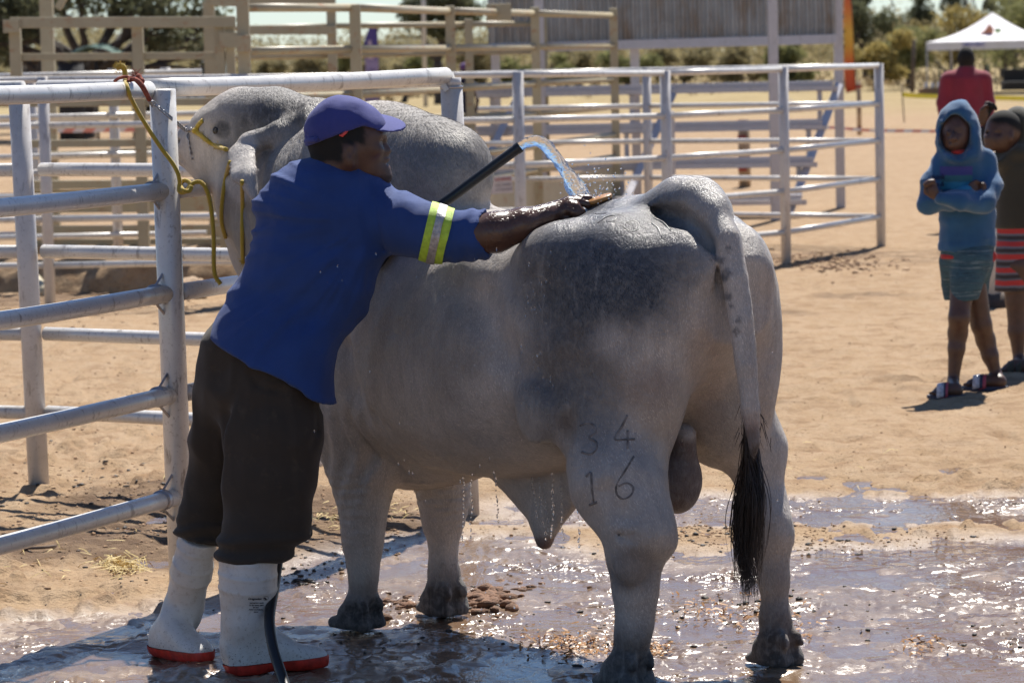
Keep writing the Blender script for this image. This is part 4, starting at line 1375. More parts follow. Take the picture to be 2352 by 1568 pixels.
    c.cap(bs(1248, 1185), bs(1250, 1240), .040, .026, .03)
    # gap between the hind legs
    c.cap(bl(-.40, -.03, .50), bl(.22, -.03, .52), .115, .10, .07, sub=True)
    # scrotum
    c.cap(bs(1575, 1000), bs(1565, 1070), .035, .045, .03)
    c.ell(bs(1550, 1106), (.074, .078, .092), .03, X=BD)
    # stifle, thigh and shoulder edges
    c.chain([(bs(1530, 930, .30), .006), (bs(1490, 1010, .32), .012), (bs(1462, 1100, .31), .008)], .06, sub=True)
    c.chain([(bs(1395, 1130, .36), .004), (bs(1420, 1180, .36), .010), (bs(1470, 1200, .35), .006)], .05, sub=True)
    c.chain([(bs(792, 800, .36), .010), (bs(800, 900, .37), .016), (bs(822, 1000, .36), .010)], .07, sub=True)
    c.chain([(bl(.66, .36, 1.08), .010), (bl(.50, .36, 1.02), .016), (bl(.40, .34, .88), .012)], .10, sub=True)
    c.ell(bl(.30, .315, .72), (.07, .03, .08), .06, X=BD)
    # flank and elbow creases
    c.chain([(bs(1332, 800, .37), .006), (bs(1312, 900, .36), .012), (bs(1300, 1000, .34), .012), (bs(1296, 1060, .32), .006)], .05, sub=True)
    for k, (x0, y0, x1, y1) in enumerate([(838, 950, 884, 1088), (862, 940, 912, 1066), (884, 975, 926, 1078), (846, 1050, 880, 1100)]):
        c.chain([(bs(x0, y0, .335), .004), (bs((x0 + x1) / 2 - 10, (y0 + y1) / 2, .325), .012), (bs(x1, y1, .27), .005)], .022, sub=True)
    def skin(p, d):
        q = toloc(p)
        d = d + .0035 * fbm(q, 9, 3, seed=3)
        x, y, z = q.T
        # ring wrinkles on the fore legs
        m = sstep(.52, .44, z) * sstep(.2, .27, z) * sstep(1.05, 1.15, x)
        d += m * .0042 * np.sin(z * 210 + 8 * vnoise(q, 7, 5)) * np.clip(.6 + vnoise(q, 8, 7), 0, 1)
        # neck folds
        m = sstep(1.5, 1.58, x) * sstep(1.85, 1.72, x) * sstep(.95, 1.1, z)
        d += m * .006 * np.sin((x - .5 * z) * 95 + 3 * vnoise(q, 5, 6))
        # loose skin behind the elbow and over the flank
        e_ = q - np.array([1.17, .30, .52])
        m = np.exp(-((e_ ** 2).sum(1) / .13 ** 2))
        d += m * .010 * np.sin((x * 1.3 + z * .6) * 85 + 3 * vnoise(q, 6, 8))
        # faint veins and folds of loose hide over the belly and thigh
        d += .0035 * sstep(.95, .7, z) * (np.sqrt(vnoise(q * np.array([5., 5., 2.2]), 1.6, 33) ** 2 + .01) - .3)
        # ribs
        m = sstep(.45, .6, x) * sstep(1.15, .95, x) * sstep(.6, .75, z) * sstep(1.15, 1.0, z)
        d += m * .0024 * np.sin((x + .25 * z) * 52 + 2 * vnoise(q, 3, 9))
        return d
    c.disp(skin)
    c.clip(lambda p: .004 - p[:, 2])
    v, q = c.mesh(.0095, 1)
    return v, q
bull_v, bull_q = build_bull()
def bull_colours(v):
    q = toloc(v)
    x, y, z = q.T
    n = fbm(q, 3.0, 4, seed=31)
    n2 = fbm(q, 14.0, 3, seed=32)
    base = np.array([.58, .52, .47])
    c = np.tile(base, (len(v), 1)) * (1 + .10 * n + .06 * n2)[:, None]
    def put(mask, col, amt):
        nonlocal c
        m = np.clip(mask, 0, 1)[:, None] * amt
        c = c * (1 - m) + np.array(col) * m
    dk = (.060, .062, .070)
    gx0, gy0 = px_of(v)
    # charcoal smudges of the coat: quarters, hump, neck
    put(sstep(.40, .16, np.hypot((x - .16) / 1.05, (z - 1.06) / .85) + .10 * n) * sstep(0, .1, y), dk, .85)
    put(sstep(.26, .05, np.hypot(x - .28, (z - .72) / 1.3) + .08 * n) * sstep(0, .1, y), dk, .55)
    put(sstep(.36, .12, np.hypot((x - 1.12) / 1.1, (z - 1.42) / .6) + .08 * n), (.12, .115, .11), .7)
    put(sstep(1.45, 1.6, x) * sstep(2.05, 1.9, x) * sstep(1.0, 1.15, z), (.13, .125, .12), .6 )
    put(sstep(.2, .05, np.hypot(x - 1.97, z - 1.56) + .06 * n2), (.09, .085, .08), .6)
    put(sstep(1.1, .4, np.hypot((gx0 - 640) / 95, (gy0 - 255) / 40) + .35 * n2) * (x > 1.6), (.07, .062, .058), .75)
    # dark soaked quarter, brownish smears below it (laid out along the line of sight, near side only)
    gx, gy = px_of(v)
    nearside = sstep(-.02, .06, y + .25 * sstep(1.1, 1.25, z))
    put(sstep(1.15, .5, np.hypot((gx - 1400) / 260, (gy - 650) / 190) + .22 * n + .10 * n2) * nearside * (x < 1.0), (.024, .026, .036), .96)
    put(sstep(1.1, .4, np.hypot((gx - 1330) / 150, (gy - 860) / 200) + .3 * n) * nearside * (x < 1.0), (.085, .072, .066), .72)
    put(sstep(1.1, .3, np.hypot((gx - 1500) / 110, (gy - 880) / 90) + .3 * n) * nearside * (x < 1.0), (.22, .14, .11), .55)
    put(sstep(1.1, .5, np.hypot((gx - 1450) / 80, (gy - 1310) / 60) + .3 * n) * nearside * (x < .4), (.11, .105, .11), .6)
    put(sstep(1.0, .4, np.hypot((gx - 1080) / 200, (gy - 800) / 170) + .35 * n) * nearside * (x > .4), (.20, .185, .17), .5)
    # pinkish inner skin
    put(sstep(.78, .70, z) * sstep(-.05, -.2, x) * sstep(.16, .05, np.abs(y)), (.34, .19, .13), .7)
    put(sstep(1.1, .4, np.hypot((gx - 1620) / 70, (gy - 820) / 170) + .2 * n) * (x < .3), (.46, .36, .31), .6)
    put(sstep(1.1, .5, np.hypot((gx - 1760) / 60, (gy - 800) / 260) + .2 * n) * (x < .5), (.50, .42, .37), .6)
    put(sstep(.72, .66, z + .02 * n2) * (x < -.10) * sstep(.07, .05, np.abs(y)) * (z > .4), (.035, .030, .030), .9)
    # muddy, dark lower legs and hooves
    put(sstep(.22, .09, z + .03 * n), (.060, .045, .036), .9)
    put(sstep(.125, .095, z + .012 * n), (.022, .018, .016), .96)
    put(sstep(.40, .22, z + .05 * n) * sstep(-.2, -.25, y), (.16, .10, .07), .5)
    put(sstep(.06, .035, z), (.03, .027, .025), .9)
    # scrotum, sheath tip
    sc = bs(1556, 1100)
    ds = np.linalg.norm((v - sc) / np.array([.098, .098, .14]), axis=1)
    put(sstep(1.15, .95, ds), (.085, .040, .032), .97)
    put(sstep(.34, .31, z) * (np.linalg.norm(v[:, :2] - bs(1250, 1240)[:2], axis=1) < .1), (.20, .10, .08), .9)
    # spots and smears on the tail and buttock
    for (px_, py_, r) in [(1655, 600, .010), (1668, 628, .012), (1660, 640, .009), (1672, 680, .010), (1640, 590, .007), (1672, 570, .008), (1697, 735, .009), (1692, 760, .010), (1680, 700, .006)]:
        s = bs(px_, py_, .035)
        d = np.linalg.norm(np.cross(v - CAMP, (s - CAMP) / np.linalg.norm(s - CAMP)), axis=1)
        put(sstep(r * 1.3, r * .9, d) * (x < .05), (.10, .10, .11), .75)
    ear = sstep(1.1, .85, np.hypot((gx - 560) / 48, (gy - 385) / 85)) * ((v[:, 1] < 10.76) & (x > 1.5))
    put(ear, (.66, .60, .55), .8)  # sunlight on the hanging ear put into its colour
    # eye rim and nostril
    for (px_, py_, r) in [(510, 297, .032)]:
        s = at(px_, py_, 10.9)
        d = np.linalg.norm(np.cross(v - CAMP, (s - CAMP) / np.linalg.norm(s - CAMP)), axis=1)
        put(sstep(r * 1.1, r * .6, d) * (x > 1.5), (.035, .032, .032), .9)
    # wetness: where the hose has run
    wet = sstep(.10, .35, z) * .25 + .75 * sstep(.95, .2, np.hypot(x - .25, (z - 1.05) * .55) + .25 * n) * sstep(-.1, .1, y + .3 * (z > 1.15))
    return np.clip(c, .015, .8), np.clip(wet, 0, 1)
bc, bw = bull_colours(bull_v)
m = Mat('bull_hide')
col = m.attr('coat')
hair = m.noise(1.0, 6, .65, m.mapped((260, 260, 70)))
fine = m.noise(45, 4, .6)
col = m.mix(m.math('MULTIPLY', m.ramp(hair, [(.35, 1.0), (.7, 0.0)]), .30), col, (.05, .05, .055), 'MIX')
col = m.mix(m.ramp(fine, [(.45, 0.0), (.75, .30)]), col, (.50, .46, .42))
run = m.noise(1.0, 4, .6, m.mapped((34, 34, 2.6)))
col = m.mix(m.math('MULTIPLY', m.ramp(run, [(.42, 0.0), (.62, 1.0)]), .22), col, (.12, .115, .115))
col = m.mix(m.ramp(m.noise(1.0, 4, .6, m.mapped((52, 52, 5))), [(.56, 0.0), (.74, .28)]), col, (.50, .47, .44))
wet = m.attr('wet', True)
col = m.mix(m.math('MULTIPLY', wet, .35), col, (.06, .06, .065))
m.set(Base_Color=col, Roughness=m.math('SUBTRACT', .75, m.math('MULTIPLY', wet, .50)), Sheen_Weight=.15)
m.b.inputs['Sheen Roughness'].default_value = .5
m.bump(m.math('ADD', m.math('MULTIPLY', hair, .9), m.math('ADD', fine, m.math('MULTIPLY', m.noise(13, 4, .6), 1.5))), .55, .007)
M_HIDE = m.m
bull = thing('bull', 'big grey humped bull standing tied at the silver fence while it is washed', 'bull', tuple(BO))
mesh_from('body', bull_v, bull_q, M_HIDE, bull, col={'coat': bc, 'wet': bw})
# ------------------------------------------------------------------ the man washing the bull
PX = 1 / 822.0                      # metres per picture unit at his distance
def wk(x, y, d=0.0):
    return at(x, y, 9.72 + d)
def cut(v, f, planes):
    """keep the part of a mesh on the positive side of every (point, normal)"""
    bm = bmesh.new()
    vs = [bm.verts.new(tuple(map(float, p))) for p in v]
    for q in f:
        try: bm.faces.new([vs[i] for i in q])
        except ValueError: pass
    for p, n in planes:
        bmesh.ops.bisect_plane(bm, geom=bm.verts[:] + bm.edges[:] + bm.faces[:], plane_co=Vector(p), plane_no=Vector(n), clear_inner=True, dist=1e-5)
    return bm
def bm_obj(bm, name, mat, parent, grow=0.0, smooth=True):
    bm.normal_update()
    if grow:
        for vt in bm.verts:
            vt.co += vt.normal * grow
    me = bpy.data.meshes.new(name)
    bm.to_mesh(me); bm.free()
    me.polygons.foreach_set('use_smooth', np.full(len(me.polygons), smooth))
    return link_mesh(name, me, mat, parent)
def cloth_mat(name, c, rough=.85, weave=700, bump=.25, sheen=.1, dirt=None):
    m = Mat(name)
    f = m.noise(7, 5, .6)
    g = m.noise(weave, 2, .6)
    k = tuple(x * .72 for x in c)
    col = m.ramp(f, [(.3, k), (.7, c)])
    if dirt:
        col = m.mix(m.ramp(m.noise(22, 6, .7), [(.56, 0.0), (.72, .55)]), col, dirt)
    m.set(Base_Color=col, Roughness=rough, Sheen_Weight=sheen)
    h = m.math('ADD', m.math('MULTIPLY', m.noise(18, 3, .5, dist=.6), 3.0), g)
    m.bump(h, bump, .004)
    return m.m
def skin_mat(name, c):
    m = Mat(name)
    hair = m.attr('hair', True)
    wetk = m.attr('wet', True)
    f = m.noise(30, 5, .6)
    col = m.mix(m.ramp(f, [(.3, .0), (.7, 1.0)]), tuple(x * .8 for x in c), tuple(x * 1.15 for x in c))
    col = m.mix(hair, col, (.008, .007, .006))
    m.set(Base_Color=col, Roughness=m.math('SUBTRACT', m.math('ADD', m.math('MULTIPLY', hair, .4), .48), m.math('MULTIPLY', wetk, .25)), Specular_IOR_Level=.5)
    pores = m.noise(420, 3, .6)
    drops = m.ramp(m.noise(110, 3, .6), [(.55, 0.0), (.62, 1.0)])
    h = m.math('ADD', m.math('MULTIPLY', pores, .3), m.math('MULTIPLY', drops, m.math('MULTIPLY', wetk, .8)))
    m.bump(h, .35, .003)
    return m.m
M_SKIN = skin_mat('dark_skin', (.085, .042, .028))
M_SHIRT = cloth_mat('royal_blue_cotton', (.011, .050, .215), .82, 900, .4)
M_TROUS = cloth_mat('brown_black_cotton', (.042, .031, .022), .9, 700, dirt=(.075, .055, .036))
M_CAP = cloth_mat('violet_blue_twill', (.042, .052, .24), .85, 1100)
M_CAPD = simple_mat('cap_label', (.75, .08, .07), .6)
man = thing('person', 'man in blue work shirt, cap and white gumboots leaning over the bull to scrub it', 'person', (-.80, 9.70, 0))
def build_head_arm():
    c = Clay()
    # head, looking to the right
    c.ell(wk(790, 305), (78 * PX, .076, 80 * PX), .02, X=V(1, 0, -.15))
    c.ell(wk(752, 318), (46 * PX, .062, 46 * PX), .03)
    c.ell(wk(846, 312), (40 * PX, .066, 44 * PX), .03)
    c.cap(wk(838, 345), wk(852, 385), 44 * PX, 34 * PX, .03, flat=(V(0, 1, 0), .82))
    c.cap(wk(858, 385), wk(880, 404), 26 * PX, 20 * PX, .025)
    c.ell(wk(872, 310), (11 * PX, .052, 9 * PX), .02)                    # brow
    for s in (1, -1):
        c.ell(wk(866, 345, s * .045), (14 * PX, .018, 12 * PX), .02)     # cheek bone
        c.ell(wk(879, 327, s * .033), (9 * PX, .017, 8 * PX), .012, sub=True)
        c.ell(wk(872, 328, s * .034), (8.5 * PX, .013, 7 * PX), .006)    # eyeball under the lids
    c.chain([(wk(874, 322), 6 * PX), (wk(886, 340), 7.5 * PX), (wk(892, 346), 8.5 * PX)], .012)
    for s in (1, -1):
        c.ell(wk(885, 349, s * .013), (8 * PX, .009, 6 * PX), .008)
    c.ell(wk(884, 366), (13 * PX, .024, 7 * PX), .010)
    c.ell(wk(883, 384), (14 * PX, .022, 7 * PX), .010)
    c.ell(wk(893, 375), (10 * PX, .018, 2.4 * PX), .005, sub=True)       # parted lips
    c.ell(wk(884, 406), (13 * PX, .022, 11 * PX), .015)
    # ears
    for s in (-1, 1):
        c.ell(wk(801, 353, s * .080), (15 * PX, .013, 25 * PX), .008, X=V(1, s * .35, -.15))
        c.ell(wk(804, 348, s * .094), (8 * PX, .011, 15 * PX), .006, sub=True, X=V(1, s * .35, -.15))
        c.ell(wk(806, 374, s * .078), (7 * PX, .011, 7 * PX), .008)
    # neck and upper back inside the shirt
    c.cap(wk(792, 352), wk(762, 420), 56 * PX, 62 * PX, .04)
    c.cap(wk(740, 480, .03), wk(700, 620, .03), .09, .09, .06)
    c.cap(wk(700, 620, .03), wk(620, 830, .03), .09, .09, .06)
    # right arm
    c.chain([(wk(845, 475, .0), 36 * PX), (wk(960, 530, -.08), 32 * PX), (wk(1070, 540, -.15), 34 * PX), (wk(1105, 538, -.165), 35 * PX), (wk(1140, 532, -.17), 42 * PX), (wk(1200, 514, -.16), 33 * PX), (wk(1250, 497, -.13), 23 * PX), (wk(1274, 489, -.11), 23 * PX)], .03)
    # right hand: palm, four fingers round the brush, thumb
    h = lambda x, y, d=0: wk(x, y, -.10 + d)
    c.cap(h(1275, 489), h(1306, 474), 24 * PX, 24 * PX, .02, flat=(V(0, 1, 0), 1.1))
    c.cap(h(1285, 494), h(1306, 490), 20 * PX, 17 * PX, .015)
    kn = .008
    c.chain([(h(1306, 459, .02), 10.5 * PX), (h(1334, 455, .02), 8.6 * PX), (h(1352, 456, .022), 8 * PX), (h(1369, 458, .024), 7 * PX)], kn)
    c.chain([(h(1309, 462, -.002), 11 * PX), (h(1332, 463, -.006), 9 * PX), (h(1351, 469, -.006), 8.2 * PX), (h(1355, 478, .006), 7 * PX)], kn)
    c.chain([(h(1308, 470, -.020), 10.5 * PX), (h(1324, 474, -.028), 9 * PX), (h(1337, 487, -.026), 8 * PX), (h(1338, 494, -.010), 7 * PX)], kn)
    c.chain([(h(1306, 481, -.030), 9.5 * PX), (h(1318, 486, -.038), 8 * PX), (h(1327, 496, -.034), 7.2 * PX), (h(1326, 501, -.018), 6.5 * PX)], kn)
    c.chain([(h(1292, 500, -.012), 11 * PX), (h(1304, 507, -.022), 8.5 * PX), (h(1318, 505, -.012), 7 * PX)], kn)
    # left arm, reaching forward to the hose
    c.chain([(wk(640, 480, .02), 44 * PX), (wk(720, 560, .22), 38 * PX), (wk(850, 560, .24), 34 * PX), (wk(935, 520, .24), 26 * PX), (wk(960, 505, .23), 24 * PX)], .03)
    c.ell(wk(972, 500, .22), (26 * PX, .03, 22 * PX), .02)
    for k in range(4):
        c.chain([(wk(968 + k * 9, 488 - k * 2, .19), 8 * PX), (wk(975 + k * 9, 500 - k * 3, .175), 8 * PX), (wk(984 + k * 9, 512 - k * 4, .19), 7 * PX)], .008)
    v, q = c.mesh(.0058, 1)
    return v, q
hv, hq = build_head_arm()
dpx = (hv - CAMP); dep = dpx @ FV
hx = PW / 2 + FOC * (dpx @ RV) / dep; hy = PH / 2 - FOC * (dpx @ UV) / dep
nz = fbm(hv, 60, 3, seed=4)
# short hair: behind the ear, over the temples, stubble on the chin
lin = 330 + (hx - 712) * .62
hairm = sstep(10, -6, hy - np.minimum(372 + 6 * nz, 372)) * sstep(800, 782, hx + 5 * nz) * (hx < 830)
hairm = np.maximum(hairm, sstep(845, 830, hx + 6 * nz) * sstep(338, 324, hy + 4 * nz))
hairm = np.maximum(hairm, .6 * sstep(852, 862, hx) * sstep(396, 408, hy + 5 * nz) * (hx < 905))
hairm *= (hy < 440)
wetm = sstep(1090, 1130, hx)
mesh_from('body', hv, hq, M_SKIN, man, col={'hair': np.clip(hairm, 0, 1), 'wet': wetm})
def build_shirt():
    c = Clay()
    c.cap(wk(745, 500), wk(705, 640), 150 * PX, 140 * PX, .05, flat=(V(0, 1, 0), 1.35))
    c.cap(wk(705, 640), wk(625, 790), 140 * PX, 146 * PX, .05, flat=(V(0, 1, 0), 1.3))
    c.cap(wk(625, 790), wk(604, 870, -.02), 148 * PX, 156 * PX, .05, flat=(V(0, 1, 0), 1.02))
    c.cap(wk(655, 800, -.04), wk(655, 900, -.06), 104 * PX, 122 * PX, .05)
    c.cap(wk(805, 560), wk(752, 730), 84 * PX, 60 * PX, .05)
    c.cap(wk(660, 458, .02), wk(634, 520, .04), 52 * PX, 54 * PX, .06)
    c.cap(wk(700, 430), wk(850, 470), 44 * PX, 60 * PX, .06)
    c.cap(wk(770, 392), wk(745, 440), 56 * PX, 74 * PX, .03)
    # sleeves
    c.chain([(wk(850, 480, 0), 72 * PX), (wk(930, 515, -.06), 66 * PX), (wk(1000, 538, -.11), 58 * PX), (wk(1100, 538, -.155), 57 * PX)], .04)
    c.chain([(wk(640, 490, .03), 58 * PX), (wk(720, 565, .21), 52 * PX), (wk(800, 565, .23), 48 * PX)], .04)
    # neck opening, cuff end, hem
    c.cap(wk(800, 340), wk(776, 392), 55 * PX, 50 * PX, .01, sub=True)
    c.cap(wk(1162, 530, -.17), wk(1200, 528, -.18), 66 * PX, 70 * PX, .004, sub=True)
    a, b = wk(458, 770), wk(762, 920)
    n = np.cross(b - a, V(0, 1, 0)); n /= np.linalg.norm(n)
    if n[2] > 0: n = -n
    tdir = (b - a) / np.linalg.norm(b - a)
    def folds(p, d):
        q = p - a
        u = q @ tdir; w_ = -(q @ n); yv = q[:, 1]
        # creases drawn from the right shoulder towards the left hip, and down from the reaching arm
        s = wk(880, 500)
        e = p - s
        ang = np.arctan2(e[:, 2], e[:, 0]); rad = np.hypot(e[:, 0], e[:, 2])
        f = np.stack([ang * 5.5 + .8 * vnoise(p, 3, 2), rad * 2.2, yv * 3], 1)
        r = np.sqrt(vnoise(f, 1.0, 8) ** 2 + .006) + .4 * np.sqrt(vnoise(f, 2.1, 9) ** 2 + .012)
        slv = sstep(wk(850, 500)[0], wk(930, 500)[0], p[:, 0])
        amp = .034 * sstep(.03, .25, rad) * (1 - .85 * slv) * sstep(.04, .16, np.linalg.norm(p[:, [0, 2]] - wk(775, 385)[[0, 2]], axis=1))
        d = d + amp * (np.minimum(r, .55) - .30)
        # sag folds above the hem and pulls from the armpit to the far hip
        g2 = vnoise(np.stack([u * 7 + w_ * 3.5, w_ * 2.0 - u * 2, yv * 3], 1), 1.0, 18)
        d += .022 * (np.minimum(np.abs(g2), .35) - .2)
        g3 = vnoise(np.stack([w_ * 9 - u * 4, u * 1.6 + w_, yv * 3], 1), 1.0, 28)
        d += .026 * (1 - .8 * slv) * (np.sqrt(np.minimum(np.abs(g3), .45) ** 2 + .004) - .22)
        # armhole seam
        sm = wk(850, 412); sn = wk(884, 570); L_ = sn - sm
        h_ = np.clip(((p[:, [0, 2]] - sm[[0, 2]]) @ L_[[0, 2]]) / (L_[[0, 2]] @ L_[[0, 2]]), 0, 1)
        rr = np.linalg.norm(p[:, [0, 2]] - sm[[0, 2]] - h_[:, None] * L_[[0, 2]], axis=1)
        d += .004 * np.exp(-(rr / .006) ** 2)
        d += .004 * fbm(p, 9, 3, seed=12)
        # sleeve rucks around the band
        m = sstep(.14, .2, p[:, 0] - wk(880, 500)[0]) * (np.abs(e[:, 2]) < .2)
        d += m * .004 * np.sin(p[:, 0] * 150 + 6 * vnoise(p, 10, 3)) * np.clip(vnoise(p, 14, 5) + .5, 0, 1)
        return d
    c.disp(folds)
    c.clip(lambda p: (p - a) @ n + .004 * np.sin(((p - a) @ tdir) * 30))
    return c.mesh(.0065, 1), n
(sv, sq), hem_n = build_shirt()
shirt = mesh_from('shirt', sv, sq, M_SHIRT, man)
# reflective band round the sleeve: green, silver, green
M_BAND = simple_mat('lime_tape', (.42, .62, .05), .55, .15, 60, bump=.3, bscale=400)
M_SILV = simple_mat('silver_tape', (.42, .41, .41), .35, .25, 90, metal=.4, bump=.4, bscale=200)
ba0, ba1 = wk(1015, 488, -.115), wk(990, 592, -.115)
bax = np.cross(ba1 - ba0, V(0, 1, 0)); bax /= np.linalg.norm(bax)
if bax[0] < 0: bax = -bax
bc0 = (ba0 + ba1) / 2
sel = np.nonzero((np.abs((sv - bc0) @ bax) < .05) & (np.linalg.norm(sv - bc0, axis=1) < .14))[0]
keep = np.zeros(len(sv), bool); keep[sel] = True
fq = sq[keep[sq].all(1)]
idx = np.full(len(sv), -1); un = np.unique(fq); idx[un] = np.arange(len(un))
bv_, bf_ = sv[un], idx[fq]
hw = 27 * PX
bm = cut(bv_, bf_, [(bc0 - bax * hw, bax), (bc0 + bax * hw, -bax)])
band = bm_obj(bm, 'armband', M_BAND, man, .0035)
bm = cut(bv_, bf_, [(bc0 - bax * hw * .34, bax), (bc0 + bax * hw * .34, -bax)])
bm_obj(bm, 'silver_strip', M_SILV, band, .0055)
def build_trousers():
    c = Clay()
    fl = (V(0, 1, 0), 1.2)
    c.cap(wk(585, 820), wk(600, 880), 128 * PX, 138 * PX, .04, flat=fl)
    c.chain([(wk(540, 860, .02), 92 * PX), (wk(505, 1000, .08), 72 * PX), (wk(482, 1120, .12), 60 * PX), (wk(470, 1190, .12), 55 * PX), (wk(462, 1238, .12), 58 * PX)], .03, flat=fl)
    c.chain([(wk(630, 880, -.04), 116 * PX), (wk(626, 1000, -.08), 114 * PX), (wk(619, 1100, -.09), 108 * PX), (wk(612, 1175, -.1), 96 * PX)], .03, flat=fl)
    c.chain([(wk(612, 1175, -.1), 90 * PX), (wk(590, 1230, -.12), 76 * PX), (wk(574, 1283, -.13), 73 * PX)], .025, flat=fl)
    c.ell(wk(655, 1195, -.1), (58 * PX, .07, 52 * PX), .03)
    c.ell(wk(455, 1165, .12), (40 * PX, .055, 24 * PX), .02)
    # crotch crease, pockets
    c.chain([(wk(535, 850, -.16), .006), (wk(512, 960, -.12), .012), (wk(516, 1060, -.10), .012), (wk(512, 1230, -.06), .012)], .03, sub=True)
    P0 = [wk(568, 856, -.17), wk(590, 885, -.19), wk(625, 898, -.2), wk(655, 902, -.2)]
    P1 = [wk(728, 888, -.10), wk(732, 930, -.11), wk(729, 990, -.12), wk(716, 1026, -.14)]
    def fold(p, d):
        f = np.stack([p[:, 0] * 9, p[:, 2] * 3.2, p[:, 1] * 6], 1)
        d = d + .026 * sstep(.36, .52, p[:, 2]) * (np.minimum(np.abs(vnoise(f, 1.0, 21)), .4) + .4 * np.abs(vnoise(f, 2.2, 22)) - .35)
        m = sstep(.44, .36, p[:, 2])
        d += -m * .008 + m * .008 * np.sin(p[:, 2] * 95 + 5 * vnoise(p, 7, 7))
        for L in (P0, P1):
            for a, b in zip(L[:-1], L[1:]):
                ba = b - a; q = p - a
                ba2 = ba.copy(); ba2[1] = 0; q2 = q.copy(); q2[:, 1] = 0
                h = np.clip((q2 @ ba2) / (ba2 @ ba2), 0, 1)
                r = np.linalg.norm(q2 - h[:, None] * ba2, axis=1)
                d += (.006 * np.exp(-(r / .008) ** 2)) * (p[:, 1] < 9.72)
        return d
    c.disp(fold)
    xm = wk(506, 1240)[0]; zl_, zr_ = wk(462, 1243, .12)[2], wk(572, 1287, -.13)[2]
    c.clip(lambda p: np.where(p[:, 0] < xm, zl_ - .25 * (p[:, 0] - wk(462, 1243)[0]), zr_ + .004 * np.sin(p[:, 0] * 60)) - p[:, 2])
    return c.mesh(.0075, 1)
tv, tq = build_trousers()
mesh_from('trousers', tv, tq, M_TROUS, man)
# ---- gumboots
m = Mat('white_rubber')
f = m.noise(6, 5, .6); g = m.noise(60, 6, .75); sp = m.noise(170, 3, .7)
col = m.ramp(f, [(.3, (.50, .49, .47)), (.7, (.64, .63, .61))])
col = m.mix(m.ramp(g, [(.52, 0.0), (.78, .7)]), col, (.26, .20, .15))
sepz = m.n('ShaderNodeSeparateXYZ'); m.l(m.coord(), sepz.inputs[0])
low = m.math('SUBTRACT', 1.0, m.math('MULTIPLY', sepz.outputs[2], 4.5), True)
col = m.mix(m.ramp(m.math('ADD', sp, m.math('MULTIPLY', low, .16)), [(.72, 0.0), (.78, .9)]), col, (.06, .045, .035))
m.set(Base_Color=col, Roughness=.42, Specular_IOR_Level=.5)
m.bump(m.noise(35, 4, .6), .25, .006)
M_BOOT = m.m
M_SOLE = simple_mat('red_rubber', (.55, .035, .02), .5, .3, 40)
def boot(shaft, heel, toe, rings, name):
    c = Clay()
    c.chain(shaft, .03)
    d = toe - heel; L = np.linalg.norm(d); d = d / L
    sd = V(-d[1], d[0], 0)
    top = V(0, 0, 1)
    b0 = heel + d * .04; b0[2] = .0
    c.loft([(-.035, .075, .0, .022), (0, .10, .0, .038), (.05, .125, .0, .043), (.11, .112, .0, .044), (.17, .078, .0, .048), (.215, .066, .002, .044), (.245, .05, .008, .026)], b0, d, sd, top, k=.035, n=2.6)
    ax = shaft[0][0] - shaft[-1][0]; ax = ax / np.linalg.norm(ax)
    tp = shaft[0][0]
    def rib(p, dd):
        t = (p - tp) @ ax
        for r in rings:
            dd = dd - .0032 * np.exp(-((t + r) / .0042) ** 2)
        dd += .004 * fbm(p, 12, 3, seed=41)
        return dd
    c.disp(rib)
    c.clip(lambda p: np.maximum((p - tp) @ ax, .003 - p[:, 2]))
    v, q = c.mesh(.0048, 1)
    zs = .030
    up = cut(v, q, [(V(0, 0, zs) + b0, V(0, 0, 1) - d * .04)])
    bo = bm_obj(up, 'boot', M_BOOT, man)
    lo = cut(v, q, [(V(0, 0, zs) + b0, V(0, 0, -1) + d * .04)])
    bm_obj(lo, 'sole', M_SOLE, bo, .004)
    return v
boot([(wk(458, 1228, .12), 49 * PX), (wk(440, 1310, .14), 45 * PX), (wk(420, 1400, .2), 43 * PX), (at(402, 1460, 9.98), 47 * PX)], ground(352, 1500), ground(500, 1533), (.035, .085, .125), 'left')
bvr = boot([(wk(572, 1272, -.13), 66 * PX), (wk(570, 1340, -.13), 63 * PX), (wk(568, 1420, -.12), 57 * PX), (wk(562, 1490, -.1), 52 * PX)], ground(520, 1549), ground(700, 1536), (.012, .052, .092), 'right')
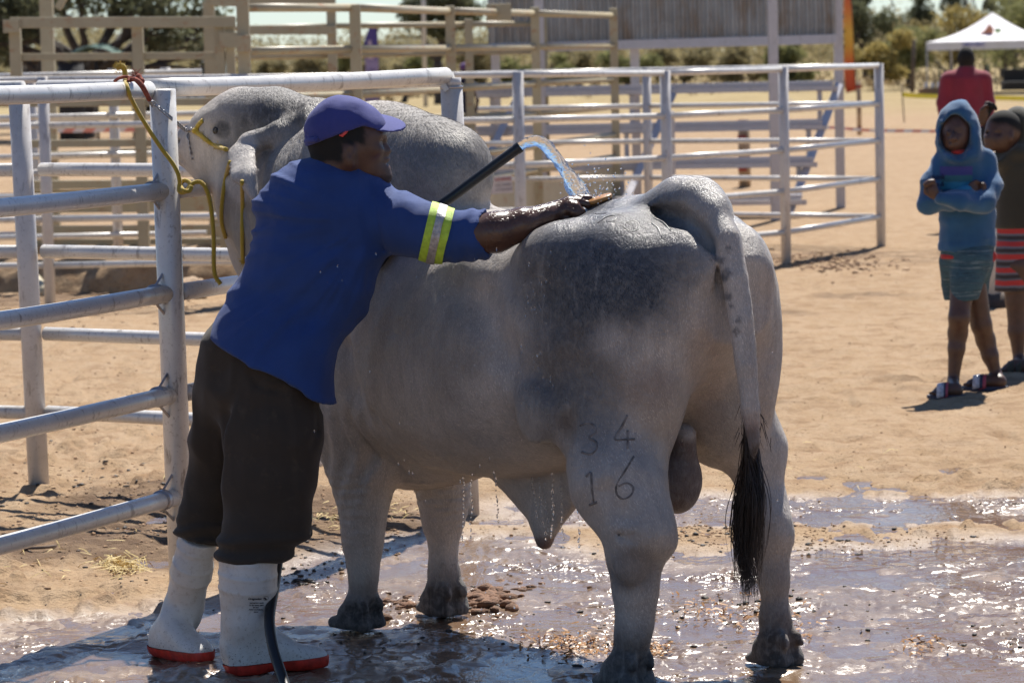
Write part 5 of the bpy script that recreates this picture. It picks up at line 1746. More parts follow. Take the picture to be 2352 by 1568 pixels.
# ---- cap
def build_cap():
    c = Clay()
    c.ell(wk(790, 303), (86 * PX, .085, 85 * PX), .02, X=V(1, 0, -.15))
    c.ell(wk(757, 312), (51 * PX, .075, 52 * PX), .04)
    c.ell(wk(840, 296), (46 * PX, .074, 36 * PX), .03)
    c.ell(wk(778, 221), (7 * PX, .008, 3 * PX), .004)
    a, b = wk(705, 336), wk(838, 287)
    n = np.cross(b - a, V(0, 1, 0)); n /= np.linalg.norm(n)
    n = n if n[2] > 0 else -n
    a2, b2 = wk(838, 288), wk(884, 300)
    n2 = np.cross(b2 - a2, V(0, 1, 0)); n2 /= np.linalg.norm(n2)
    n2 = n2 if n2[2] > 0 else -n2
    hole = wk(722, 309)
    def f(p, d):
        d = d + .0025 * fbm(p, 14, 3, seed=5)
        e = p - wk(850, 262)
        m = np.exp(-(np.linalg.norm(e, axis=1) / .06) ** 2)
        d += m * .007 * (np.abs(vnoise(np.stack([e[:, 0] * 20 + e[:, 2] * 30, e[:, 2] * 10, e[:, 1] * 8], 1), 1, 6)) - .3)
        # panel seams
        ang = np.arctan2(p[:, 1] - 9.72, p[:, 0] - wk(790, 300)[0])
        d += .0015 * np.exp(-(np.abs(((ang / (math.pi / 3)) + .5) % 1 - .5) / .02) ** 2)
        return d
    def edge(p):
        # under the head band; hollow above the strap
        s = np.where(p[:, 0] < b[0], (p - a) @ n, (p - a2) @ n2)
        hh = np.sqrt(((p[:, 0] - hole[0]) / 1.5) ** 2 + ((p[:, 2] - hole[2]) / .8) ** 2 + ((p[:, 1] - 9.72) * .35) ** 2) - .018
        return np.maximum(-s, -hh)
    c.disp(f)
    c.clip(edge)
    return c.mesh(.0055, 1)
cv, cq = build_cap()
capo = mesh_from('cap', cv, cq, M_CAP, man)
c = Clay()
t = wk(928, 283)
c.ell(wk(872, 280), (61 * PX, .088, 24 * PX), .01, X=wk(928, 286) - wk(860, 274))
pl0, pld = wk(862, 278), wk(928, 284) - wk(862, 272)
nb = np.cross(pld, V(0, 1, 0)); nb /= np.linalg.norm(nb); nb = nb if nb[2] > 0 else -nb
def bill(p):
    y = (p[:, 1] - 9.72)
    s = (p - pl0) @ nb - .36 * y
    curve = -1.6 * y * y
    up = s - curve - .006
    dn = -(s - curve + .005)
    back = wk(846, 280)[0] - p[:, 0]
    return np.maximum(np.maximum(up, dn), back)
c.clip(bill)
vb, qb = c.mesh(.0034, 1)
mesh_from('brim', vb, qb, M_CAP, capo)
MB().tube(curve_pts([wk(727, 320, -.082), wk(711, 322, -.055), wk(704, 324, 0), wk(711, 322, .055), wk(727, 320, .082)], 5), .008, 8).build('strap', M_CAP, capo, True)
p0 = wk(786, 307, -.083)
MB().tube([wk(779, 310, -.083), wk(786, 311, -.084), wk(793, 304, -.083), wk(799, 300, -.081)], [.0015, .005, .0045, .0015], 8).build('label_tag', M_CAPD, capo, True)
# ------------------------------------------------------------------ the two boys and the man walking away
def person_parts(name_label, foot, parts, h=.009, group=None):
    """parts: (name, clay, material, optional colour function)"""
    root = thing('person', name_label, 'person', tuple(foot), group)
    made = {}
    for nm, clay, mat, colf in parts:
        v, q = clay.mesh(h, 1)
        made[nm] = mesh_from(nm, v, q, mat, root, col=colf(v) if colf else None)
        made[nm + '_v'] = v
    return root, made
def zero_cols(v):
    return {'hair': np.zeros(len(v)), 'wet': np.zeros(len(v))}
def hand_clay(c, w0, dirv, up, s=1.0):
    """a relaxed fist: palm, four fingers, thumb"""
    d = np.asarray(dirv, float); d = d / np.linalg.norm(d)
    u = np.asarray(up, float); u = u - d * (u @ d); u = u / np.linalg.norm(u)
    n = np.cross(d, u)
    c.cap(w0, w0 + d * .05 * s, .026 * s, .032 * s, .015, flat=(n, 1.5))
    for k in range(4):
        o = w0 + d * .07 * s + u * (.027 - .018 * k) * s
        ln = (.030, .034, .031, .024)[k] * s
        c.chain([(o, .0105 * s), (o + d * ln, .0095 * s), (o + d * ln * 1.1 + n * .026 * s, .0085 * s), (o + d * ln * .5 + n * .036 * s, .008 * s)], .006)
    c.chain([(w0 + d * .02 * s + u * .03 * s, .012 * s), (w0 + d * .055 * s + u * .046 * s + n * .01 * s, .0105 * s), (w0 + d * .08 * s + u * .040 * s + n * .02 * s, .009 * s)], .008)
# ---- boy in the blue hoodie
Y1 = 17.0; P1 = Y1 / FOC
b1 = lambda x, y, d=0.0: at(x, y, Y1 + d)
c = Clay()
c.ell(b1(2196, 302), (32 * P1, .088, 44 * P1), .02)
c.ell(b1(2193, 322, -.02), (27 * P1, .07, 27 * P1), .02)
c.cap(b1(2190, 306, -.092), b1(2189, 318, -.108), .012, .015, .012)
for s in (-1, 1):
    c.ell(b1(2190 + s * 12, 303, -.085), (8 * P1, .02, 5 * P1), .01, sub=True)
    c.ell(b1(2190 + s * 12, 303, -.072), (7 * P1, .014, 5 * P1), .004)
    c.ell(b1(2189 + s * 7, 320, -.095), (6 * P1, .012, 4 * P1), .006)
    c.ell(b1(2196 + s * 32, 308, 0), (5 * P1, .02, 12 * P1), .01)
c.ell(b1(2190, 331, -.083), (13 * P1, .02, 4.5 * P1), .008)
c.ell(b1(2190, 336, -.080), (11 * P1, .018, 4 * P1), .008)
c.cap(b1(2200, 340, .02), b1(2212, 400, .03), .050, .06, .03)
c.cap(b1(2212, 400, .03), b1(2220, 600, .03), .07, .08, .04)
for hip, kn, cf, an, toe, heel, dy in (((2212, 640), (2203, 728), (2197, 800), (2189, 876), (2150, 908), (2196, 908), -.06), ((2235, 640), (2254, 745), (2274, 815), (2289, 862), (2226, 888), (2296, 888), .10)):
    c.chain([(b1(*hip, dy * .5), .062), (b1(*kn, dy - .03), .050), (b1((kn[0] + cf[0]) / 2, (kn[1] + cf[1]) / 2, dy + .01), .047), (b1(*cf, dy), .040), (b1(*an, dy), .027)], .02)
    g0 = ground(heel[0], heel[1] + 8); g1_ = ground(toe[0], toe[1] + 8)
    c.cap(b1(*an, dy), V(g0[0], g0[1], .045), .028, .030, .015)
    d = (g1_ - g0); d /= np.linalg.norm(d); sd = V(-d[1], d[0], 0)
    c.chain([(V(g0[0], g0[1], .045), .032), (lerp(g0, g1_, .6) + V(0, 0, .045), .033), (lerp(g0, g1_, .95) + V(0, 0, .035), .022)], .02)
    for k in range(5):
        t0 = lerp(g0, g1_, .98 - .03 * abs(k - 1)) + sd * (.032 - .016 * k) + V(0, 0, .033)
        c.cap(t0, t0 + d * (.030 - .004 * k), .011 - .0012 * k, .009 - .001 * k, .006)
# hands of the crossed arms
hand_clay(c, b1(2152, 452, -.20), b1(2141, 432, -.20) - b1(2152, 452, -.20), V(-1, 0, .3), .85)
hand_clay(c, b1(2222, 436, -.12), V(1, .25, .12), V(0, 0, 1), .8)
b1foot = ground(2190, 916)
body1 = c
hd = Clay()
hd.cap(b1(2217, 385, .03), b1(2222, 480, .03), 62 * P1, 60 * P1, .05, flat=(V(0, 1, 0), 1.25))
hd.cap(b1(2222, 480, .03), b1(2222, 560, .03), 60 * P1, 67 * P1, .05, flat=(V(0, 1, 0), 1.25))
hd.cap(b1(2172, 372, .02), b1(2262, 366, .02), 22 * P1, 24 * P1, .04)
hd.chain([(b1(2162, 378, .02), 24 * P1), (b1(2136, 425, -.02), 24 * P1), (b1(2130, 466, -.05), 24 * P1), (b1(2180, 464, -.13), 22 * P1), (b1(2222, 440, -.13), 18 * P1)], .03)
hd.chain([(b1(2266, 374, .02), 27 * P1), (b1(2278, 425, -.02), 25 * P1), (b1(2262, 464, -.12), 25 * P1), (b1(2205, 466, -.19), 21 * P1), (b1(2160, 456, -.20), 16 * P1)], .03)
# hood round the head, open towards the camera and to the left
hd.ell(b1(2199, 298, .03), (50 * P1, .125, 63 * P1), .03)
hd.ell(b1(2203, 250, .03), (22 * P1, .08, 22 * P1), .04)
hd.ell(b1(2170, 325, -.03), (24 * P1, .08, 26 * P1), .03)
hd.ell(b1(2238, 330, .0), (12 * P1, .08, 30 * P1), .04)
hd.ell(b1(2205, 358, -.01), (48 * P1, .11, 22 * P1), .03)
hd.ell(b1(2196, 308, -.08), (36 * P1, .14, 46 * P1), .012, sub=True)
hd.cap(b1(2198, 340, -.12), b1(2202, 352, -.1), 20 * P1, 14 * P1, .02, sub=True)
def f1(p, d):
    f = np.stack([p[:, 0] * 6, p[:, 2] * 9, p[:, 1] * 6], 1)
    d = d + .016 * (np.sqrt(vnoise(f, 1, 81) ** 2 + .01) - .3) + .010 * (np.sqrt(vnoise(f, 2.3, 83) ** 2 + .01) - .3) + .003 * fbm(p, 11, 2, seed=82)
    m = np.exp(-((p[:, 2] - b1(2222, 552)[2]) / .006) ** 2)
    return d + m * .004
hd.disp(f1)
hz = b1(2222, 574)[2]
hd.clip(lambda p: hz + .06 * (p[:, 0] - b1(2222, 574)[0]) + .006 * np.sin(p[:, 0] * 60) - p[:, 2])
rt = Clay()
rt.cap(b1(2222, 580, .03), b1(2220, 592, .03), 52 * P1, 61 * P1, .03, flat=(V(0, 1, 0), 1.22))
rt.cap(b1(2268, 575, .02), b1(2281, 588, .02), 13 * P1, 10 * P1, .03)
rt.clip(lambda p: b1(2222, 588)[2] + .10 * (p[:, 0] - b1(2222, 588)[0]) - p[:, 2] - .05 * (p[:, 0] > b1(2268, 580)[0]))
rc_ = Clay(); rc_.ell(b1(2201, 348, -.02), (20 * P1, .055, 8 * P1), .02)
so = Clay()
so.cap(b1(2222, 575, .03), b1(2224, 608, .03), 62 * P1, 54 * P1, .02, flat=(V(0, 1, 0), 1.25))
so.chain([(b1(2232, 600, -.02), 46 * P1), (b1(2220, 645, -.05), 36 * P1), (b1(2212, 705, -.06), 31 * P1)], .02)
so.chain([(b1(2190, 600, .05), 34 * P1), (b1(2188, 650, .09), 25 * P1), (b1(2192, 710, .10), 21 * P1)], .012)
so.chain([(b1(2248, 600, .05), 36 * P1), (b1(2242, 660, .09), 27 * P1), (b1(2244, 690, .10), 24 * P1)], .02)
so.disp(lambda p, d: d + .006 * (np.abs(vnoise(np.stack([p[:, 0] * 9, p[:, 2] * 5, p[:, 1] * 6], 1), 1, 85)) - .3))
so.clip(lambda p: b1(2212, 688)[2] - p[:, 2] + .10 * (p[:, 0] - b1(2212, 682)[0]))
M_HOOD = cloth_mat('teal_blue_fleece', (.022, .105, .235), .9, 500, .25, .3)
M_REDT = cloth_mat('red_jersey', (.45, .03, .03), .85, 500, .2)
m = Mat('heather_stripe')
z = m.noise(1, 4, .6, m.mapped((5, 5, 150))); z2 = m.noise(60, 3, .6)
m.set(Base_Color=m.ramp(m.math('ADD', m.math('MULTIPLY', z, .85), m.math('MULTIPLY', z2, .15)), [(.34, (.012, .020, .030)), (.46, (.05, .115, .145)), (.56, (.03, .06, .085)), (.66, (.17, .24, .25))]), Roughness=.9)
M_SHORT1 = m.m
boy1, mk1 = person_parts('boy in a blue hooded sweatshirt and striped shorts walking with folded arms', b1foot,
    [('body', body1, M_SKIN, zero_cols), ('hoodie', hd, M_HOOD, None), ('undershirt', rt, M_REDT, None), ('collar', rc_, M_REDT, None), ('shorts', so, M_SHORT1, None)])
# chest print with its lettering
hv1 = mk1['hoodie_v']
def print_band(y0, y1, x0, x1, mat, nm, grow):
    a = b1(x0, y0); b = b1(x1, y1)
    sel = (hv1[:, 0] > a[0] - .03) & (hv1[:, 0] < b[0] + .03) & (hv1[:, 2] < a[2] + .03) & (hv1[:, 2] > b[2] - .03) & (hv1[:, 1] < Y1 - .01)
    me = mk1['hoodie'].data
    f = np.zeros(len(me.polygons) * 4, np.int32)
    me.polygons.foreach_get('vertices', f) if False else me.loops.foreach_get('vertex_index', f)
    f = f.reshape(-1, 4)
    f = f[sel[f].all(1)]
    if not len(f): return None
    un = np.unique(f); ix = np.full(len(hv1), -1); ix[un] = np.arange(len(un))
    bm = cut(hv1[un], ix[f], [(a, (1, 0, 0)), (b, (-1, 0, 0)), (a, (0, 0, -1)), (b, (0, 0, 1))])
    return bm_obj(bm, nm, mat, mk1['hoodie'], grow)
M_PURP = simple_mat('print_purple', (.045, .05, .22), .8, .05)
M_GRN = simple_mat('print_green', (.03, .13, .17), .8, .05)
M_CYAN = simple_mat('print_cyan', (.025, .20, .33), .8, .05)
M_INK = simple_mat('print_navy', (.015, .02, .06), .8, .05)
print_band(381, 401, 2156, 2229, M_PURP, 'chest_stripe', .002)
print_band(401, 416, 2156, 2229, M_GRN, 'chest_stripe', .002)
print_band(416, 432, 2156, 2222, M_CYAN, 'chest_stripe', .002)
def snap(o, verts, off, axis=V(0, 1, 0)):
    """lay flat lettering on a mesh: move each vertex along y to just in front of the nearest surface point"""
    me = o.data
    co = np.zeros(len(me.vertices) * 3, np.float32); me.vertices.foreach_get('co', co); co = co.reshape(-1, 3)
    for i in range(len(co)):
        d2 = (verts[:, 0] - co[i, 0]) ** 2 + (verts[:, 2] - co[i, 2]) ** 2
        k = np.nonzero(d2 < .014 ** 2)[0]
        if len(k):
            yy = verts[k, 1]
            near_ = yy < yy.min() + .03
            wgt = 1 / (d2[k][near_] + 1e-5)
            co[i, 1] = (yy[near_] * wgt).sum() / wgt.sum() - off
    me.vertices.foreach_set('co', co.ravel()); me.update()
o = text_obj('think', .036, b1(2163, 409, -.2), (1, 0, 0), (0, 0, 1), M_INK, mk1['hoodie'], 'lettering', 0, 1.0, 'CENTER', 0, .0008); snap(o, hv1, .005)
o = text_obj('in &', .034, b1(2166, 425, -.2), (1, 0, 0), (0, 0, 1), M_INK, mk1['hoodie'], 'lettering', 0, 1.0, 'CENTER', 0, .0008); snap(o, hv1, .005)
M_SLIDE = simple_mat('slide_navy', (.03, .035, .07), .6)
M_SLIDES = simple_mat('slide_silver', (.50, .50, .56), .3, .3, 60)
M_SLIDER = simple_mat('slide_red', (.40, .06, .09), .5)
def slide(parent, g0, g1_, straps, flat_label=None):
    d = g1_ - g0; L = np.linalg.norm(d); d = d / L; sd = V(-d[1], d[0], 0)
    r = MB()
    n = 20
    ring = []
    for k in range(n):
        a = 2 * math.pi * k / n
        w_ = .046 + .008 * math.cos(a)
        ring.append(g0 + d * (L * .5 + (L * .5 + .045) * math.cos(a)) + sd * w_ * math.sin(a))
    b = len(r.v)
    v = [q + V(0, 0, .002) for q in ring] + [q + V(0, 0, .022) for q in ring]
    f = [tuple(range(n - 1, -1, -1)), tuple(range(n, 2 * n))] + [(k, (k + 1) % n, n + (k + 1) % n, n + k) for k in range(n)]
    r._push(v, f)
    sole = r.build('sandal', M_SLIDE, parent)
    for t, w_, mat in straps:
        o_ = g0 + d * L * t
        pts = [o_ + sd * .050 * math.cos(a) + V(0, 0, .018 + .062 * math.sin(a)) for a in np.linspace(0, math.pi, 11)]
        s = MB()
        v = []
        for p in pts:
            v += [p - d * w_ / 2, p + d * w_ / 2 - V(0, 0, .008)]
        f = [(2 * k, 2 * k + 1, 2 * k + 3, 2 * k + 2) for k in range(len(pts) - 1)]
        s._push(v, f)
        so_ = s.build('strap', mat, sole, True)
        md = so_.modifiers.new('thick', 'SOLIDIFY'); md.thickness = .004
    return sole
for heel, toe in (((2196, 916), (2150, 916)), ((2296, 896), (2226, 896))):
    slide(boy1, ground(*heel), ground(*toe), [(.52, .032, M_SLIDER), (.62, .030, M_SLIDE), (.74, .034, M_SLIDES)])
# ---- boy in the dark hoodie with his hand on his head
Y2 = 18.0; P2 = Y2 / FOC
b2 = lambda x, y, d=0.0: at(x, y, Y2 + d)
c = Clay()
c.ell(b2(2306, 296), (42 * P2, .085, 44 * P2), .02)
c.ell(b2(2292, 318, -.02), (33 * P2, .07, 30 * P2), .025)
c.ell(b2(2270, 318, -.045), (9 * P2, .018, 9 * P2), .015)
c.ell(b2(2270, 334, -.04), (10 * P2, .026, 5 * P2), .01)
c.ell(b2(2274, 342, -.04), (9 * P2, .024, 5 * P2), .01)
for dx, dy in ((-33, -.035), (-14, -.085)):
    c.ell(b2(2306 + dx, 305, dy), (8 * P2, .016, 4.5 * P2), .01, sub=True)
c.ell(b2(2322, 315, -.082), (7 * P2, .012, 13 * P2), .008)
c.cap(b2(2312, 335, .01), b2(2330, 390, .03), .05, .06, .03)
c.cap(b2(2330, 390, .03), b2(2345, 600, .03), .07, .09, .04)
for hip, kn, cf, an, heel, toe, dy in (((2335, 610), (2334, 690), (2336, 760), (2340, 826), (2352, 862), (2312, 862), -.02), ((2372, 610), (2378, 690), (2384, 760), (2390, 826), (2404, 850), (2362, 850), .12)):
    c.chain([(b2(*hip, dy), .09), (b2(*kn, dy), .054), (b2(*cf, dy), .045), (b2(*an, dy), .028)], .02)
    g0 = ground(*heel); g1_ = ground(*toe)
    c.cap(b2(*an, dy), V(g0[0], g0[1], .045), .029, .032, .015)
    c.chain([(V(g0[0], g0[1], .045), .034), (lerp(g0, g1_, .6) + V(0, 0, .045), .034), (lerp(g0, g1_, 1.0) + V(0, 0, .036), .024)], .02)
    d = (g1_ - g0) / np.linalg.norm(g1_ - g0); sd = V(-d[1], d[0], 0)
    for k in range(5):
        t0 = lerp(g0, g1_, 1.0) + sd * (.032 - .016 * k) + V(0, 0, .033)
        c.cap(t0, t0 + d * (.034 - .004 * k), .011 - .0012 * k, .009 - .001 * k, .006)
hand_clay(c, b2(2256, 278, -.10), b2(2266, 256, -.10) - b2(2256, 278, -.10), V(-1, -.6, 0), .95)
def hair2(v):
    z0 = b2(2300, 285)[2]; x0 = b2(2285, 300)[0]
    hm = sstep(-.01, .02, v[:, 2] - z0 - .5 * np.maximum(0, x0 - v[:, 0]) + .6 * np.maximum(0, v[:, 0] - x0 - .05)) * (v[:, 2] > b2(2300, 340)[2]) * (v[:, 0] > b2(2262, 300)[0])
    return {'hair': hm, 'wet': np.zeros(len(v))}
h2 = Clay()
h2.cap(b2(2345, 400, .03), b2(2345, 520, .03), 60 * P2, 60 * P2, .05, flat=(V(0, 1, 0), 1.2))
h2.cap(b2(2318, 372, .02), b2(2390, 376, .02), 26 * P2, 26 * P2, .04)
h2.chain([(b2(2312, 378, .0), 26 * P2), (b2(2266, 344, -.08), 21 * P2), (b2(2257, 300, -.10), 18 * P2), (b2(2256, 284, -.10), 17 * P2)], .03)
h2.chain([(b2(2398, 380, .02), 26 * P2), (b2(2412, 470, 0), 22 * P2), (b2(2380, 560, -.1), 18 * P2)], .03)
h2.ell(b2(2338, 300, .06), (44 * P2, .095, 58 * P2), .03)
h2.ell(b2(2336, 350, .02), (40 * P2, .11, 26 * P2), .03)
h2.cap(b2(2300, 298, -.05), b2(2276, 318, -.10), 48 * P2, 54 * P2, .015, sub=True)
h2.disp(lambda p, d: d + .008 * (np.abs(vnoise(np.stack([p[:, 0] * 6, p[:, 2] * 8, p[:, 1] * 6], 1), 1, 91)) - .35))
h2.clip(lambda p: b2(2345, 524)[2] - p[:, 2])
s2 = Clay()
s2.cap(b2(2345, 510, .03), b2(2346, 580, .03), 56 * P2, 58 * P2, .03, flat=(V(0, 1, 0), 1.15))
s2.cap(b2(2330, 580, -.01), b2(2322, 680, -.02), 40 * P2, 38 * P2, .03)
s2.cap(b2(2370, 580, .08), b2(2376, 680, .1), 40 * P2, 38 * P2, .03)
s2.disp(lambda p, d: d + .006 * (np.abs(vnoise(np.stack([p[:, 0] * 9, p[:, 2] * 4, p[:, 1] * 6], 1), 1, 92)) - .3))
s2.clip(lambda p: b2(2330, 667)[2] - p[:, 2])
M_OLIVE = cloth_mat('olive_fleece', (.045, .040, .026), .92, 500, .2, .3)
m = Mat('red_grey_stripes')
sx = m.n('ShaderNodeSeparateXYZ'); m.l(m.coord(), sx.inputs[0])
k = m.math('FRACT', m.math('MULTIPLY', m.math('ADD', sx.outputs[2], m.math('MULTIPLY', m.noise(6), .02)), 15.0))
m.set(Base_Color=m.ramp(k, [(0, (.50, .045, .04)), (.36, (.50, .045, .04)), (.40, (.13, .12, .13)), (.52, (.13, .12, .13)), (.55, (.05, .04, .04)), (.80, (.05, .04, .04)), (.84, (.17, .15, .17)), (.97, (.17, .15, .17))]), Roughness=.9)
m.t.nodes[-1]
M_SHORT2 = m.m
boy2, mk2 = person_parts('boy in a dark olive hooded jacket and red striped shorts touching his head', ground(2335, 862),
    [('body', c, M_SKIN, hair2), ('jacket', h2, M_OLIVE, None), ('shorts', s2, M_SHORT2, None)])
for heel, toe in (((2352, 862), (2312, 862)), ((2404, 850), (2362, 850))):
    slide(boy2, ground(*heel), ground(*toe), [(.25, .028, M_OLIVE), (.72, .034, M_OLIVE)])
# ---- man in the dark red jersey, walking away
Y3 = 32.0; P3 = Y3 / FOC
b3 = lambda x, y, d=0.0: at(x, y, Y3 + d)
c = Clay()
c.ell(b3(2219, 131), (18.5 * P3, .095, 25 * P3), .02)
c.cap(b3(2219, 145), b3(2219, 175), .062, .068, .02)
for s in (-1, 1):
    c.ell(b3(2219 + s * 18.5, 137), (.012, .02, .03), .008)
c.cap(b3(2219, 180), b3(2219, 330), .11, .12, .03)
fx = b3(2219, 400)
for s in (-1, 1):
    hipz = .86
    c.chain([(V(fx[0] + s * .09, Y3, hipz), .09), (V(fx[0] + s * .10, Y3 + .04 * s, .48), .065), (V(fx[0] + s * .10, Y3 - .02 * s, .10), .045)], .03)
    c.chain([(b3(2219 + s * 44, 182), .06), (b3(2219 + s * 54, 250), .048), (b3(2219 + s * 48, 290, -.06), .036)], .02)
    hand_clay(c, b3(2219 + s * 48, 292, -.06), V(0, -.2, -1), V(0, -1, 0), 1.0)
    c.chain([(V(fx[0] + s * .10, Y3 - .02 * s, .06), .05), (V(fx[0] + s * .11, Y3 + .14, .04), .045)], .02)
body3 = c
j = Clay()
j.cap(b3(2219, 200), b3(2219, 250), 44 * P3, 42 * P3, .05, flat=(V(0, 1, 0), 1.35))
j.cap(b3(2219, 250), b3(2219, 330), 42 * P3, 44 * P3, .05, flat=(V(0, 1, 0), 1.3))
j.cap(b3(2182, 180), b3(2256, 180), 18 * P3, 18 * P3, .05)
j.cap(b3(2219, 165), b3(2219, 180), .085, .12, .03)
for s in (-1, 1):
    j.chain([(b3(2219 + s * 43, 184), 18 * P3), (b3(2219 + s * 51, 235), 16 * P3), (b3(2219 + s * 52, 272, -.05), 12 * P3)], .03)
j.disp(lambda p, d: d + .009 * (np.abs(vnoise(np.stack([p[:, 0] * 5, p[:, 2] * 4, p[:, 1] * 5], 1), 1, 95)) - .35))
j.clip(lambda p: .78 - p[:, 2])
tr = Clay()
for s in (-1, 1):
    tr.chain([(V(fx[0] + s * .085, Y3, .88), .12), (V(fx[0] + s * .10, Y3 + .04 * s, .48), .088), (V(fx[0] + s * .10, Y3 - .02 * s, .09), .072)], .03)
tr.clip(lambda p: .07 - p[:, 2])
M_MAROON = cloth_mat('maroon_jersey', (.26, .022, .045), .88, 300, .2, .2)
M_DENIM = cloth_mat('dark_denim', (.03, .035, .05), .9, 300)
def hair3(v):
    return {'hair': (v[:, 2] > b3(2219, 150)[2]).astype(float), 'wet': np.zeros(len(v))}
person_parts('man in a dark red jersey seen from behind, walking towards the white tent', V(fx[0], Y3, 0),
    [('body', body3, M_SKIN, hair3), ('jersey', j, M_MAROON, None), ('trousers', tr, M_DENIM, None)], .013)
# ---- a person standing behind the pens, seen between the posts
Y4 = 60.0
b4 = lambda x, y, d=0.0: at(x, y, Y4 + d)
f4 = V(b4(1069, 200)[0], Y4, 0)
c = Clay()
c.ell(f4 + V(0, 0, 1.42), (.085, .10, .12), .02)
c.cap(f4 + V(0, 0, 1.34), f4 + V(0, 0, 1.2), .05, .06, .02)
c.cap(f4 + V(0, 0, 1.2), f4 + V(0, 0, .8), .10, .10, .03)
for s in (-1, 1):
    c.chain([(f4 + V(s * .07, 0, .8), .07), (f4 + V(s * .08, 0, .45), .055), (f4 + V(s * .08, 0, .08), .04)], .02)
    c.cap(f4 + V(s * .08, 0, .05), f4 + V(s * .09, -.14, .035), .045, .035, .02)
    c.chain([(f4 + V(s * .17, 0, 1.18), .045), (f4 + V(s * .20, 0, .92), .036), (f4 + V(s * .17, -.1, .72), .03), (f4 + V(s * .16, -.12, .62), .034)], .02)
d_ = Clay()
d_.chain([(f4 + V(0, 0, 1.2), .14), (f4 + V(0, 0, .9), .13), (f4 + V(0, 0, .5), .17)], .04)
d_.chain([(f4 + V(-.17, 0, 1.18), .06), (f4 + V(.17, 0, 1.18), .06)], .04)
d_.clip(lambda p: .42 - p[:, 2])
ht = Clay()
ht.ell(f4 + V(0, 0, 1.50), (.10, .115, .085), .02)
ht.clip(lambda p: 1.46 - p[:, 2])
M_NIGHT = cloth_mat('navy_dress', (.012, .012, .035), .9, 200)
M_PLUM = cloth_mat('plum_hat', (.10, .04, .16), .9, 200)
person_parts('distant person in a dark dress and purple hat behind the corner post', f4,
    [('body', c, M_SKIN, zero_cols), ('dress', d_, M_NIGHT, None), ('hat', ht, M_PLUM, None)], .02)
# ------------------------------------------------------------------ bull's eye, switch, brands, halter
bdx, bdy = px_of(bull_v)
bdep = (bull_v - CAMP) @ FV
def on_bull(px, py, out=.004, win=7):
    k = np.nonzero((np.abs(bdx - px) < win) & (np.abs(bdy - py) < win))[0]
    if not len(k):
        k = np.argsort((bdx - px) ** 2 + (bdy - py) ** 2)[:6]
    d = bdep[k]; k = k[d < d.min() + .03]
    wgt = 1 / ((bdx[k] - px) ** 2 + (bdy[k] - py) ** 2 + .5)
    Y = (bull_v[k, 1] * wgt).sum() / wgt.sum()
    return at(px, py, Y - out)
m = Mat('wet_eye'); m.set(Base_Color=(.012, .010, .010), Roughness=.08); M_EYE = m.m
e = on_bull(505, 299, -.012)
c = Clay(); c.ell(e, (.024, .018, .017), .01); v, q = c.mesh(.004, 1)
mesh_from('eye', v, q, M_EYE, bull)
m = Mat('black_hair'); m.set(Base_Color=m.mix(m.noise(30), (.010, .008, .008), (.045, .028, .022)), Roughness=.5); M_SWITCH = m.m
r = np.random.default_rng(3)
mb = MB()
for i in range(620):
    t0 = r.random() ** .7
    root = lerp(bs(1722, 965), bs(1731, 1085), t0)
    a = r.uniform(0, 2 * math.pi)
    root = root + (V(1, 0, 0) * math.cos(a) + V(0, 1, 0) * math.sin(a)) * .017 * (1 - .3 * t0)
    u_ = r.normal() * .5
    # a bundle that swells below the dock and narrows to a ragged tip
    ln = r.uniform(.55, 1.0)
    tipx = 1718 + 17 * u_ + r.normal() * 9; tipy = 1085 + (1388 - 1085) * ln
    mid1 = bs(1726 + u_ * 27 - 6, 1110 + 40 * t0); mid2 = bs(1718 + u_ * 31 - 4, lerp(1150, tipy, .5))
    tip = bs(tipx, tipy)
    dy = V(0, r.normal() * .016, 0)
    P = curve_pts([root, mid1 + dy, mid2 + dy * 1.2, tip + dy], 5)
    P = P + np.stack([.003 * np.sin(np.linspace(0, 9, len(P)) + a), np.zeros(len(P)), np.zeros(len(P))], 1)
    rad = np.linspace(1, .15, len(P)) * r.uniform(.0011, .0022)
    mb.tube(P, rad, 3, False)
for i in range(110):           # short hairs up the dock
    y0 = r.uniform(900, 1010)
    p = bs(1722 + (y0 - 900) * .07, y0) + V(r.normal() * .013, -.012, 0)
    q_ = p + V(r.normal() * .012, -.006, -r.uniform(.03, .07))
    mb.tube([p, lerp(p, q_, .5), q_], [.0012, .001, .0004], 3, False)
mb.build('tail_switch', M_SWITCH, bull, True)
# brands on the thigh: 3 4 over 1 6, and the ridged brand on the wet rump
m = Mat('brand_scar'); m.set(Base_Color=m.mix(m.ramp(m.noise(60), [(.35, 0.0), (.7, 1.0)]), (.085, .077, .073), (.23, .21, .20)), Roughness=.9); M_BRAND = m.m
zb = lambda x, y: ((1350 + x / 2.217) * .91875, (1000 + y / 2.217) * .91875)
def brand(strokes, w_, mat, conv=lambda x, y: (x, y), out=.0):
    mb = MB()
    for s in strokes:
        P2_ = curve_pts([np.r_[conv(*p), 0] for p in s], 4)[:, :2]
        P = np.array([on_bull(x, y, out, 9) for x, y in P2_])
        if len(P) > 4:
            P[1:-1] = .25 * P[:-2] + .5 * P[1:-1] + .25 * P[2:]
        mb.tube(P, w_, 6)
    return mb.build('brand_mark', mat, bull, True)
m = Mat('wet_scar_ridge'); m.set(Base_Color=(.26, .245, .23), Roughness=.3); M_RIDGE = m.m
brand([[(225, 140), (265, 122), (305, 142), (310, 178), (270, 205), (312, 228), (315, 268), (282, 298), (232, 285)]], .0040, M_BRAND, zb, -.0022)
brand([[(485, 80), (450, 150), (412, 215), (470, 216), (525, 215)], [(485, 165), (486, 215), (485, 270)]], .0040, M_BRAND, zb, -.0022)
